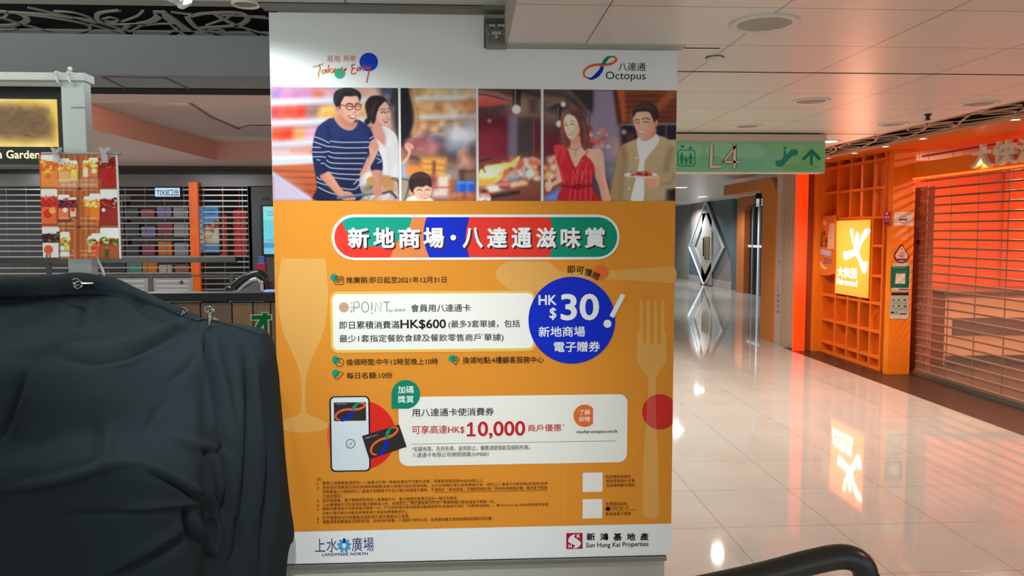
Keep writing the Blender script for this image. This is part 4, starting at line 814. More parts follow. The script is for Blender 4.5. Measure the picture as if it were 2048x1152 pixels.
c.rect(1440, 412, 1960, 640, (26, 24, 38), 5); c.line([(1440, 412), (1960, 405)], 9, (120, 108, 104), 3); c.line([(1852, 415), (1852, 560)], 7, (110, 80, 64), 2); c.ell(1465, 480, 12, 12, (226, 196, 170), 5); c.rect(1490, 495, 1560, 560, (84, 46, 36), 8, .9)
c.rect(712, 470, 890, 700, (84, 26, 38), 12); c.rect(712, 400, 900, 480, (56, 36, 38), 14, .8)
c.line([(870, 240), (868, 380)], 34, (34, 30, 34), 3, 1, 0); c.line([(858, 250), (858, 380)], 6, (120, 116, 120), 2, .8, 0); c.ell(868, 404, 24, 26, (244, 226, 204), 3); c.ell(905, 226, 18, 18, (240, 224, 206), 3); c.line([(1148, 290), (1150, 440)], 5, (60, 50, 54), 2, 1, 0); c.ell(1150, 505, 16, 18, (230, 190, 150), 4); c.rect(1136, 440, 1166, 490, (50, 44, 52), 4)
c.speck(1150, 440, 1320, 620, 26, [(176, 50, 60), (206, 90, 60), (110, 110, 90), (150, 150, 140), (190, 40, 56)], 8, 20, 3, .85, .9, 21); c.line([(1180, 590), (1310, 525)], 10, (170, 40, 54), 4, .9); c.speck(1260, 740, 1370, 960, 20, [(110, 114, 126), (84, 90, 100), (150, 150, 156), (60, 60, 70)], 14, 34, 8, .8, 1.3, 22); c.rect(1170, 900, 1340, 1110, (52, 46, 60), 16, .9)
c.poly([(712, 790), (900, 740), (900, 940), (712, 960)], (132, 76, 52), 14, 1, 0); c.speck(720, 690, 850, 900, 24, [(226, 210, 200), (206, 110, 84), (176, 70, 50), (214, 160, 110)], 12, 28, 5, .85, .7, 23); c.poly([(712, 950), (900, 900), (880, 990), (712, 1080)], (104, 60, 46), 5, 1, 0); c.poly([(720, 1090), (890, 990), (880, 1112), (720, 1112)], (78, 104, 168), 6, 1, 0)
# man with plate
c.poly([(1582, 545), (1470, 590), (1430, 625), (1395, 770), (1350, 1000), (1340, 1060), (1380, 1112), (1855, 1112), (1860, 1000), (1960, 1000), (1960, 590), (1880, 550), (1785, 515)], [(148, 130, 98), (126, 110, 84)], 2)
c.poly([(1430, 640), (1490, 660), (1450, 860), (1400, 1110), (1340, 1060)], (122, 98, 66), 10, .8); c.line([(1450, 620), (1480, 760), (1450, 900), (1430, 1100)], 14, (96, 78, 54), 8, .8); c.line([(1900, 640), (1860, 780), (1850, 900)], 20, (84, 76, 62), 10, .8); c.poly([(1855, 990), (1960, 990), (1960, 1112), (1850, 1112)], (28, 24, 26), 4, 1, 0); c.rect(1660, 900, 1850, 1112, (138, 124, 98), 14, .7)
c.poly([(1592, 530), (1655, 560), (1758, 500), (1786, 556), (1730, 640), (1668, 720), (1645, 780), (1640, 1112), (1535, 1112), (1560, 980), (1592, 850), (1610, 740), (1596, 650)], (214, 206, 204), 2); c.line([(1640, 600), (1630, 760), (1600, 1000)], 14, (184, 176, 178), 8, .6); c.line([(1600, 540), (1660, 572), (1756, 512)], 10, (186, 178, 180), 3, .8)
c.poly([(1592, 520), (1600, 470), (1740, 420), (1756, 505), (1660, 562)], (164, 108, 92), 2)
c.poly([(1550, 345), (1580, 298), (1692, 292), (1728, 350), (1744, 390), (1736, 450), (1702, 518), (1652, 556), (1612, 542), (1582, 480), (1556, 405)], (188, 132, 112), 1.6); c.ell(1600, 350, 40, 30, (206, 152, 132), 16, .7); c.poly([(1730, 370), (1738, 450), (1702, 518), (1660, 552), (1700, 470)], (150, 98, 82), 10, .7); c.ell(1754, 396, 20, 36, (182, 122, 104), 1.5); c.ell(1754, 398, 9, 20, (140, 86, 72), 3)
c.poly([(1545, 345), (1545, 290), (1572, 240), (1620, 208), (1690, 206), (1752, 240), (1784, 300), (1780, 350), (1756, 375), (1742, 390), (1726, 345), (1700, 300), (1640, 290), (1580, 300), (1562, 330)], (42, 32, 32), 1.8); c.line([(1580, 262), (1640, 236), (1720, 256)], 12, (84, 68, 64), 6, .6)
c.line([(1560, 372), (1584, 364), (1604, 370)], 8, (54, 36, 34), 1.5); c.line([(1634, 362), (1668, 352), (1700, 362)], 8, (54, 36, 34), 1.5); c.line([(1570, 396), (1590, 392), (1606, 398)], 6, (50, 30, 30), 1.4); c.line([(1640, 390), (1664, 384), (1690, 392)], 6, (50, 30, 30), 1.4); c.line([(1610, 416), (1604, 438), (1624, 445)], 4, (162, 108, 90), 2)
c.poly([(1586, 466), (1618, 474), (1662, 460), (1648, 486), (1618, 498), (1598, 488)], (150, 74, 70), 1.2); c.poly([(1594, 470), (1620, 478), (1654, 466), (1640, 482), (1616, 488)], (240, 232, 226), 1)
c.poly([(1660, 905), (1720, 890), (1795, 880), (1806, 920), (1790, 960), (1740, 995), (1700, 985), (1676, 955)], (184, 126, 106), 1.8)
for p in ([(1672, 918), (1760, 930)], [(1676, 945), (1756, 954)], [(1690, 970), (1750, 975)]): c.line(p, 4, (136, 86, 72), 1.6)
c.poly([(1795, 890), (1860, 850), (1960, 870), (1960, 990), (1800, 996)], (134, 118, 92), 3); c.line([(1820, 960), (1900, 940), (1930, 880)], 12, (96, 84, 66), 5, .7)
c.ell(1620, 878, 158, 28, (150, 138, 136), 1.6); c.ell(1620, 872, 150, 22, (188, 178, 176), 2); c.poly([(1540, 862), (1600, 845), (1700, 848), (1730, 866), (1700, 884), (1590, 882)], (112, 34, 30), 2); c.speck(1530, 850, 1720, 880, 16, [(150, 60, 40), (70, 20, 22), (206, 140, 110)], 8, 16, 2, .85, .6, 31)
for y in (720, 1002): c.ell(1580 if y < 900 else 1512, y, 6, 6, (206, 200, 190), 1.5)
# woman in red
c.poly([(868, 530), (888, 430), (888, 345), (936, 288), (1006, 270), (1076, 298), (1118, 372), (1140, 470), (1150, 560), (1182, 596), (1130, 665), (1090, 640), (930, 645), (892, 590)], (84, 46, 42), 2)
c.poly([(960, 560), (1050, 520), (1072, 590), (1120, 630), (1190, 636), (1248, 640), (1268, 690), (1225, 790), (1180, 800), (1100, 690), (1015, 810), (938, 645)], (192, 136, 114), 2); c.poly([(970, 560), (1050, 530), (1060, 590), (1000, 600)], (150, 98, 80), 8, .7)
c.poly([(910, 352), (948, 312), (1000, 328), (1040, 388), (1056, 470), (1014, 530), (986, 548), (950, 534), (920, 476), (906, 405)], (212, 160, 140), 1.6); c.ell(955, 370, 30, 34, (228, 182, 164), 14, .7); c.ell(1004, 478, 24, 24, (222, 168, 148), 10, .5); c.poly([(1040, 400), (1056, 470), (1012, 532), (1000, 500)], (176, 118, 100), 8, .7)
c.line([(914, 398), (928, 390), (940, 394)], 4.5, (110, 70, 62), 1.5); c.line([(970, 386), (987, 376), (1006, 384)], 4.5, (110, 70, 62), 1.5); c.line([(918, 418), (932, 414), (944, 420)], 6, (60, 34, 34), 1.4); c.line([(970, 412), (988, 404), (1006, 410)], 6, (60, 34, 34), 1.4); c.line([(950, 436), (952, 456), (966, 460)], 3.5, (190, 134, 114), 1.8)
c.poly([(940, 486), (966, 490), (998, 474), (988, 498), (966, 510), (950, 502)], (164, 64, 66), 1.2); c.poly([(946, 490), (968, 493), (992, 480), (980, 496), (962, 500)], (246, 238, 232), 1)
c.poly([(1000, 330), (950, 312), (910, 352), (906, 420), (940, 520), (975, 570), (955, 630), (900, 600), (880, 500), (890, 370), (940, 292), (1010, 276)], (92, 50, 44), 2, .95); c.poly([(1000, 300), (1080, 320), (1130, 450), (1150, 570), (1110, 650), (1072, 600), (1064, 500), (1044, 390), (1012, 336)], (78, 42, 40), 2)
for p in ([(905, 470), (900, 560), (930, 620)], [(1090, 380), (1110, 500), (1100, 620)], [(930, 310), (900, 380), (892, 480)], [(1120, 520), (1150, 590), (1120, 640)]): c.line(p, 9, (128, 80, 66), 5, .6)
c.poly([(826, 612), (900, 606), (942, 642), (1016, 808), (1104, 700), (1192, 790), (1172, 900), (1170, 970), (1200, 1040), (1240, 1115), (868, 1115), (890, 1000), (898, 960), (880, 880), (858, 790), (836, 700)], [(164, 34, 40), (136, 22, 32)], 1.8)
c.poly([(824, 610), (905, 606), (930, 660), (890, 780), (950, 900), (900, 960), (858, 800), (834, 700)], (180, 48, 52), 3); c.line([(880, 650), (866, 760), (920, 860), (930, 950)], 12, (110, 16, 26), 5, .8); c.line([(945, 650), (1000, 800), (1110, 940), (1160, 970)], 10, (112, 16, 26), 4, .8)
for x0, x1 in ((1000, 960), (1040, 1010), (1080, 1060), (1120, 1110), (1160, 1160)): c.line([(x0, 830), (x1, 1110)], 3.5, (206, 110, 110), 1.3, .7, 0)
for p in ([(960, 680), (1040, 850), (1120, 950)], [(1090, 740), (1030, 850), (1000, 940)], [(1130, 760), (1080, 900)]): c.line(p, 3.5, (206, 110, 110), 1.3, .7)
c.line([(895, 975), (1000, 985), (1172, 972)], 28, (112, 16, 26), 2); c.line(ellipse(1040, 985, 34, 22, 16)+[ellipse(1040, 985, 34, 22, 16)[0]], 9, (70, 14, 20), 1.5, 1, 0); c.line([(1105, 700), (1130, 655)], 8, (150, 30, 38), 1.5); c.line([(960, 630), (1025, 640), (1080, 605)], 7, (120, 84, 66), 1.5); c.line([(1022, 640), (1016, 700)], 5, (120, 84, 66), 1.5)
c.poly([(1200, 790), (1222, 740), (1244, 650), (1272, 690), (1286, 800), (1296, 900), (1330, 1040), (1336, 1115), (1270, 1115), (1236, 980), (1200, 880)], (188, 130, 110), 1.8); c.line([(1216, 820), (1250, 960), (1290, 1110)], 14, (146, 94, 78), 8, .7)
c.poly([(836, 740), (862, 810), (884, 890), (890, 930), (850, 960), (805, 985), (785, 1022), (752, 1022), (736, 970), (756, 935), (800, 945), (850, 900), (838, 820)], (196, 138, 118), 1.8); c.poly([(765, 905), (785, 900), (798, 985), (775, 990)], (204, 148, 126), 1.6); c.line([(742, 975), (766, 1016)], 5, (150, 96, 80), 1.6)
c.grain(2); c.build('printed_photo', .42, .0012, poster, label='printed photo of a woman in red and a man with a plate')
# ------------------------------------------------------------------ key switch box, ceiling fittings
M_STEEL = mat('brushed_steel', '7f7b73', 0.38, 0.75, noise=0.05, nscale=30, stretch=(1, 1, 12))
M_WPL = mat('white_plastic', 'd9dcd8', 0.4); M_BLK = mat('black_plastic', '101113', 0.5); M_CHR = mat('chrome', 'c9c9c9', 0.12, 1.0)
kb = empty('key_switch_box', (0.11, 3.2, 2.30), 'small steel key switch box in the notch at the top of the poster', 'switch box')
p = lambda x, y, Y=3.14: at(x, y, 'Y', Y)
a, b = p(972, 92), p(1013, 48)
MB().box(a.x, b.x, 3.14, 3.222, a.z, b.z, .003).build('housing', M_STEEL, kb)
MB().box(a.x, b.x-.004, 3.165, 3.222, b.z, p(1000, 33).z, .002).build('conduit_cover', mat('dull_steel', '5a584f', 0.5, 0.5), kb)
a2, b2 = p(976, 88.5, 3.133), p(1012, 51, 3.133)
MB().box(a2.x-.003, b2.x+.001, 3.128, 3.14, a2.z-.003, b2.z, .003).build('face_plate', mat('face_plate_steel', '77706a', 0.35, 0.7), kb)
for x in (984, 1002):
    q = at(x, 56, 'Y', 3.126); MB().lathe((q.x, 3.128, q.z), [(.0001, -.005), (.0045, -.005), (.005, 0)], 14, 'Y').build('indicator_lamp', M_BLK, kb)
q = at(993, 74.5, 'Y', 3.124); kl = MB().lathe((q.x, 3.128, q.z), [(.0001, -.012), (.007, -.012), (.009, 0)], 16, 'Y').build('key_lock', M_CHR, kb); 
for x in (977.8, 1008): q = at(x, 68.5, 'Y', 3.126); MB().lathe((q.x, 3.128, q.z), [(.0001, -.003), (.003, -.002), (.003, 0)], 10, 'Y').build('screw', M_CHR, kb)
s = Sheet('Y', 3.128)
for x0, x1, y0, y1 in ((979, 990, 48.5, 53.5), (996, 1009, 48.5, 53.5), (984, 1002, 63, 69)): s.poly([(x0, y0), (x1, y0), (x1, y1), (x0, y1)], 'c3c6c2', x0 == 979)
s.n += 1; s.text('手動', 980.5, 988, 49.6, 52.4, '5a5a5a', layer=False); s.text('ALARM', 997.5, 1007.5, 49.8, 52.2, '5a5a5a', layer=False); s.ribbon([(986, 65), (1000, 65)], 1, '8a9a9a', False); s.ribbon([(986, 67), (1000, 67)], 1, '8a9a9a', False)
s.build('name_strip', kb)

def can_light(x, y, z, r, label, lit=None, group=None, name='recessed_downlight', deep=0.09):
    t = empty(name, (x, y, z), label, 'ceiling light', group)
    MB().lathe((x, y, z), [(r, 0.0), (r, -.006), (r*.93, -.010), (r*.78, -.006), (r*.76, 0.0)], 40).build('trim_ring', mat('downlight_ring', 'ddd4c6', 0.45), t, smooth=True)
    MB().lathe((x, y, z), [(r*.77, -.004), (r*.70, -.0015), (r*.66, -.001), (.0001, -.001)], 36).build('diffuser', mat('lit_diffuser', 'ffffff', 0.5, emit=lit, ecol='fff6e8') if lit else mat('unlit_reflector', '8e948f', 0.25, 0.3), t, smooth=True)
    return t
can_light(1.055, 2.785, ZR, .122, 'large unlit round downlight nearest in the corridor ceiling')
can_light(1.94, 4.38, ZR, .105, 'unlit round downlight in the ceiling above the middle of the green sign')
can_light(1.95, 5.42, ZR, .10, 'unlit round downlight just in front of the green sign header')
can_light(2.95, 4.42, ZR, .108, 'unlit round downlight beside the ceiling lattice at upper right')
can_light(2.92, 5.28, ZR, .10, 'unlit round downlight beside the lattice, beyond the small sprinkler')
t = can_light(2.94, 6.28, ZR, .085, 'bright lit round downlight off the right end of the green sign', 14.0); lamp('downlight_lamp', 'SPOT', (2.94, 6.28, ZR-.02), 26, (1, .95, .88), .06, rot=(0, 0, 0), angle=110)
for x, y, lb in ((1362, 374.5, 'small lit downlight at the poster edge in the far corridor ceiling'), (1405, 393, 'small lit downlight farther along the blue-lit corridor ceiling')):
    q = at(x, y, 'Z', ZQ); can_light(q.x, q.y, ZQ, .16, lb, 22.0)
t = empty('smoke_detector', (1.05, 3.33, ZR), 'small round white detector on the ceiling right of the poster', 'smoke detector')
MB().lathe((1.05, 3.33, ZR), [(.036, 0), (.036, -.006), (.030, -.012), (.0001, -.013)], 28).build('cover', M_WPL, t, smooth=True); MB().lathe((1.05, 3.33, ZR), [(.040, .001), (.040, -.003), (.036, -.003)], 28).build('base_ring', mat('detector_ring', '4a4640', 0.6), t)
t = empty('sprinkler_head', (2.90, 4.84, ZR), 'tiny dark sprinkler head hanging from the ceiling near the lattice', 'sprinkler')
MB().lathe((2.90, 4.84, ZR), [(.022, 0), (.022, -.006), (.012, -.012), (.012, -.03), (.004, -.036), (.0001, -.036)], 16).build('body', mat('dark_brass', '3a302a', 0.4, 0.6), t, smooth=True)
MB().lathe((2.90, 4.84, ZR-.034), [(.0001, 0), (.02, 0), (.02, -.003), (.0001, -.003)], 16).build('deflector', mat('dark_brass', '3a302a', 0.4, 0.6), t)
q = at(492, 6.5, 'Z', ZL); t = can_light(q.x, q.y, ZL, .055, 'small unlit downlight at the edge of the left ceiling above the poster corner')
# flexible duct end
t = empty('ceiling_hose', (at(365, 4, 'Z', 2.40).x, 2.9, ZL), 'white ribbed hose end poking down from the left ceiling', 'hose')
pa, pb = at(340, -12, 'Y', 2.75), at(374, 12, 'Y', 2.80); pts = [pa+(pb-pa)*k/12+Vector((0, 0, .012*math.sin(k/12*PI))) for k in range(13)]
MB().tube([Vector((pa.x-.06, pa.y-.05, ZL+.01))]+pts, [.024]+[.026+.002*(k % 2) for k in range(9)]+[.026, .028, .027, .02], 18).build('sleeve', M_WPL, t, smooth=True)

# ------------------------------------------------------------------ the covered kiosk on the left
YK = 2.9
def bx(x0, y0, x1, y1, Y, d=.04):
    A, B_ = at(x0, y1, 'Y', Y), at(x1, y0, 'Y', Y); return (A.x, B_.x, Y, Y+d, A.z, B_.z)
M_KW = mat('white_kiosk_tube', 'c6cdca', 0.4, noise=0.03)
kf = empty('kiosk_frame', (-1.43, 2.92, 0), 'white square-tube kiosk frame standing behind the black cloth', 'frame')
b_ = bx(143, 157, 168, 700, YK)
MB().box(b_[0], b_[1], YK, YK+.05, 0.03, b_[5], .004).build('post', M_KW, kf)
q = bx(-398, 157, -373, 700, YK); MB().box(q[0], q[1], YK, YK+.05, 0.03, q[5], .004).build('post', M_KW, kf); MB().box(q[0]-.02, q[1]+.02, YK-.02, YK+.07, 0.0, .03).build('foot_plate', M_KW, kf)
q = bx(143, 214, 168, 216, YK); MB().box(q[0]-.0015, q[1]+.0015, YK-.0015, YK+.0515, q[4], q[5]).build('joint_collar', mat('joint_grey', '7f8a88', 0.5), kf)  # grey band round the post at its joint
q = bx(-400, 146.5, 170, 157, YK); MB().box(q[0], q[1]+.002, YK-.01, YK+.065, q[4], q[5], .002).build('roof_beam', M_KW, kf)
q = bx(-400, 158.5, 140, 166, YK); MB().tube([(q[0], YK+.03, (q[4]+q[5])/2), (q[1], YK+.03, (q[4]+q[5])/2)], (q[5]-q[4])/2, 12).build('sign_rail', M_WPL, kf, smooth=True)
MB().box(b_[0]-.02, b_[1]+.02, YK-.02, YK+.07, 0.0, .03).build('foot_plate', M_KW, kf)
for x, lb in ((112, 'left-hand plastic tie looped over the white kiosk beam'), (136, 'plastic tie with a ball end nearest the white kiosk post')):
    c0 = at(x, 146, 'Y', YK-.015); c1 = at(x+5, 166, 'Y', YK-.015); pts = catmull([Vector((c0.x, YK+.07, c0.z+.006)), Vector((c0.x, YK-.014, c0.z+.004)), Vector((c0.x-.002, YK-.016, (c0.z+c1.z)/2+.004)), Vector((c1.x, YK-.012, c1.z)), Vector((c1.x+.006, YK+.03, c1.z-.008)), Vector((c1.x-.004, YK+.07, c1.z+.01))], 6)
    m = MB().tube(pts, .0035, 8)
    if x > 120: m.ball((c0.x+.002, YK-.005, c0.z+.016), .008)
    tag(m.build('cable_tie', M_WPL, smooth=True), lb, 'cable tie')
# hanging lit shop sign
YS = 2.97
sg = empty('shop_sign', (-2.0, YS, 1.85), 'black shop sign with a glowing gold panel hanging under the kiosk beam', 'sign')
q = bx(-330, 168, 133, 329, YS); MB().box(q[0], q[1], YS, YS+.10, q[4], q[5], .003).build('box', M_BLK, sg)
q = bx(131, 171, 142, 331, YS); MB().box(q[0]+.004, q[1], YS+.012, YS+.09, q[4], q[5]).build('end_cap', mat('grey_end_cap', '24292b', 0.5), sg)
q2 = bx(-330, 326, 150, 331, YS); MB().box(q2[0], q2[1]-.03, YS-.003, YS+.10, q2[4]-.004, q2[4]+.006).build('bottom_trim', mat('sign_trim', '5a5652', 0.5), sg)
cc = Canvas('Y', YS, -240, 196, 118, 294, 150)
X0, X1 = -240, 117
cc.im[:] = (214, 168, 60); cc.rect(-260, 190, 130, 206, (255, 244, 190), 9); cc.rect(-260, 280, 130, 300, (255, 240, 170), 9); cc.rect(104, 190, 125, 300, (240, 206, 96), 6)
cc.speck(-240, 196, 118, 294, 120, [(226, 182, 70), (200, 150, 50), (240, 200, 96)], 5, 16, 4, .3, 1, 4)
cc.poly([(-240, 212), (40, 212), (92, 217), (108, 250), (104, 276), (60, 280), (-20, 274), (-240, 272)], (118, 92, 62), 5, 1, 0)
cc.speck(-240, 214, 96, 274, 160, [(128, 102, 70), (106, 82, 56), (136, 112, 78)], 3, 10, 2.5, .4, .6, 6)
rn = random.Random(3)
for k in range(90):
    x, y = rn.uniform(-235, 96), rn.uniform(216, 272); cc.line([(x, y), (x+rn.uniform(2, 9), y+rn.uniform(-1.5, 1.5))], 1.0, (66, 50, 36), .7, .7)
cc.build('gold_panel', 1.0, .001, sg, print_mat('glowing_gold_panel', emit=1.0))
s = Sheet('Y', YS); gl = mat('lit_lettering', 'f6e3a8', 0.4, emit=1.0, ecol='f3e2ae')
s.text('Garden', 13.2, 79.5, 300.5, 317, 'f6e3a8', .012); s.text('n', -6, 3.5, 305, 317, 'f6e3a8', .012, layer=False); s.build('lettering', sg, gl)
# jar poster on a rod with two clips
YJ = 2.86
jp = empty('jar_poster', (-1.43, YJ, 1.2), 'rectangular product poster of six pictures of jars hanging from a rod', 'poster')
fj = lambda x, y: (70+x*.21713, 280+y*.21713)
A, B_ = at(82, 411, 'Y', YJ), at(237.5, 411, 'Y', YJ); zt, zb = at(160, 308.5, 'Y', YJ).z, at(160, 517.5, 'Y', YJ).z
MB().box(A.x, B_.x, YJ, YJ+.008, zb, zt).build('foam_board', mat('white_foam_board', 'e8e6e2', 0.6), jp)
c = Canvas('Y', YJ, 0, 0, 1, 1, 200, corners=((A.x, zt), (at(235, 411, 'Y', YJ).x, zb)), fn=fj)
c.im[:] = (150, 82, 44)
for k, x in enumerate(range(200, 610, 26)): c.rect(x, 100, x+24, 1110, [(160, 92, 48), (140, 72, 38), (172, 104, 58), (128, 64, 34)][k % 4], 3, .8)
def jar(x0, x1, y0, y1, yl, body, food, lid=(214, 224, 236), lab=None, seed=1):
    c.poly([(x0, yl), (x0, y0+14), (x0+10, y0), (x1-12, y0), (x1, y0+14), (x1, yl)], lid, 1.2, 1, 0); c.line([(x0+8, y0+5), (x1-12, y0+5)], 5, (242, 246, 250), 2, .8)
    c.rect(x0-2, yl, x1+4, y1, body, 2); ym = yl+(y1-yl)*.33
    c.speck(x0, yl-14, x1, ym, 26, food, 8, 18, 1.2, .95, .6, seed); c.line([(x0+3, ym), (x0+3, y1-5)], 6, tuple(v*.6 for v in body), 3, .6)
    if lab: c.rect(x0+2, ym+6, x1-4, y1-12, lab, 1.5)
OR_ = [(222, 130, 50), (236, 180, 90), (190, 80, 30), (250, 214, 140)]; RD_ = [(190, 44, 40), (220, 80, 60), (140, 26, 30), (226, 120, 100)]; BK_ = [(40, 26, 24), (80, 50, 40), (120, 90, 76), (190, 160, 140), (28, 18, 18)]; GR_ = [(60, 84, 44), (120, 150, 80), (30, 44, 26), (190, 200, 140)]; PU_ = [(70, 24, 36), (110, 40, 56), (40, 16, 24), (140, 70, 80)]
jar(380-150+85, 392, 190, 380, 240, (206, 142, 60), OR_, lab=(222, 170, 96), seed=2); jar(215, 320, 170, 395, 225, (200, 112, 48), OR_, lab=(214, 150, 96), seed=3); jar(55, 208, 138, 440, 195, (196, 86, 36), OR_, lab=(206, 118, 60), seed=4)
jar(440, 500, 190, 350, 215, (190, 120, 80), OR_, lab=(226, 190, 160), seed=5); jar(495, 585, 165, 350, 200, (170, 84, 50), OR_, lab=(190, 100, 66), seed=6); jar(585, 770, 140, 440, 170, (120, 32, 22), BK_+RD_, (110, 70, 40), (140, 40, 32), seed=7)
jar(320, 385, 530, 720, 570, (80, 30, 34), PU_, lab=(214, 170, 140), seed=8); jar(212, 318, 505, 755, 555, (96, 34, 40), PU_, lab=(196, 100, 64), seed=9); jar(55, 204, 448, 785, 525, (160, 46, 36), RD_, lab=(190, 92, 50), seed=10)
jar(450, 510, 520, 700, 560, (196, 96, 30), OR_, seed=11); jar(500, 600, 495, 735, 560, (206, 110, 36), OR_, seed=12); jar(600, 770, 452, 785, 545, (110, 30, 26), BK_+RD_, lab=(130, 40, 34), seed=13)
jar(232, 320, 848, 1085, 915, (120, 110, 60), GR_+OR_, lab=(228, 226, 220), seed=14); jar(52, 224, 795, 1095, 865, (60, 36, 30), BK_, lab=(216, 206, 210), seed=15)
jar(490, 530, 885, 1040, 930, (190, 150, 80), GR_, seed=16); jar(520, 605, 862, 1060, 925, (170, 70, 40), RD_+GR_, lab=(176, 76, 44), seed=17); jar(600, 775, 808, 1095, 905, (120, 60, 30), GR_, lab=(140, 72, 38), seed=18)
for x, y, r, col in ((115, 305, 32, (226, 170, 50)), (120, 330, 28, (216, 90, 40)), (355, 300, 20, (220, 200, 60)), (545, 285, 25, (226, 196, 130)), (690, 325, 46, (150, 24, 24)), (120, 680, 40, (186, 36, 40)), (160, 650, 30, (206, 150, 60)), (278, 645, 22, (226, 206, 180)), (350, 640, 20, (190, 50, 46)), (632, 645, 17, (222, 206, 200)), (125, 1010, 42, (216, 76, 40)), (288, 995, 24, (226, 176, 40)), (540, 1000, 16, (186, 40, 36)), (662, 1000, 13, (140, 150, 70))): c.ell(x, y, r, r, col, 1.5)
c.rect(645, 1000, 680, 1080, (54, 66, 44), 3); c.rect(100, 1050, 118, 1085, (120, 60, 60), 2); c.rect(130, 1050, 146, 1085, (120, 60, 60), 2)
for y0 in (368, 415, 455, 720, 770, 812, 1020, 1060):
    for x0 in (225, 300, 425, 500):
        for k in range(3): c.line([(x0+k*22, y0), (x0+13+k*22, y0)], 9, (206, 190, 186), 3, .45, 0)
c.rect(220, 385, 400, 440, (206, 190, 184), 10, .55); c.rect(420, 375, 590, 440, (196, 160, 146), 10, .5)
for x in range(218, 330, 18): c.rect(x, 730, x+11, 745, (40, 26, 30), 1.5, .8); c.rect(x, 1015, x+11, 1028, (40, 26, 30), 1.5, .7)
for y in (446, 797): c.line([(50, y), (770, y+6)], 6, (96, 46, 30), 2); c.ell(411, y+3, 11, 11, (30, 16, 14), 2)
c.line([(411, 130), (411, 1100)], 5, (110, 56, 34), 2, .8, 0)
c.build('printed_pictures', .60, .0006, jp)
rz = at(160, 307.3, 'Y', YJ).z
MB().tube([(at(82, 307, 'Y', YJ).x, YJ+.004, rz), (at(240, 307, 'Y', YJ).x, YJ+.004, rz)], .0055, 12).build('hanging_rod', mat('grey_rod', '8b908e', 0.4, 0.4), jp, smooth=True)
M_CLR = mat('clear_plastic', 'd6dde2', 0.12, alpha=0.45, spec=0.6)
def hook_clip(px, py, Y, name, label):
    q = at(px, py, 'Y', Y); t = empty(name, q, label, 'clip')
    for sx in (-1, 1): MB().prism([(q.x+sx*.001, Y-.012, q.z-.002), (q.x+sx*.014, Y-.012, q.z+.018), (q.x+sx*.016, Y-.012, q.z+.028), (q.x+sx*.008, Y-.012, q.z+.026), (q.x+sx*.0005, Y-.012, q.z+.014)], (0, .018, 0)).build('grip', M_CLR, t)
    MB().box(q.x-.011, q.x+.011, Y-.010, Y-.001, q.z-.026, q.z+.004, .003).build('jaw', M_CLR, t)
hook_clip(114.5, 311, YJ-.004, 'plastic_clip', 'clear plastic clip at the left end of the jar poster rod'); hook_clip(210.5, 311, YJ-.004, 'plastic_clip', 'clear plastic clip at the right end of the jar poster rod')
tag(MB().tube(catmull([at(193, 500, 'Y', 2.93), at(196, 521, 'Y', 2.93), at(204, 538, 'Y', 2.93), at(207.5, 552, 'Y', 2.93), at(208, 600, 'Y', 2.95)], 8), .0048, 10).build('cable', M_WPL, smooth=True), 'white cable curving down beside the kiosk post', 'cable')

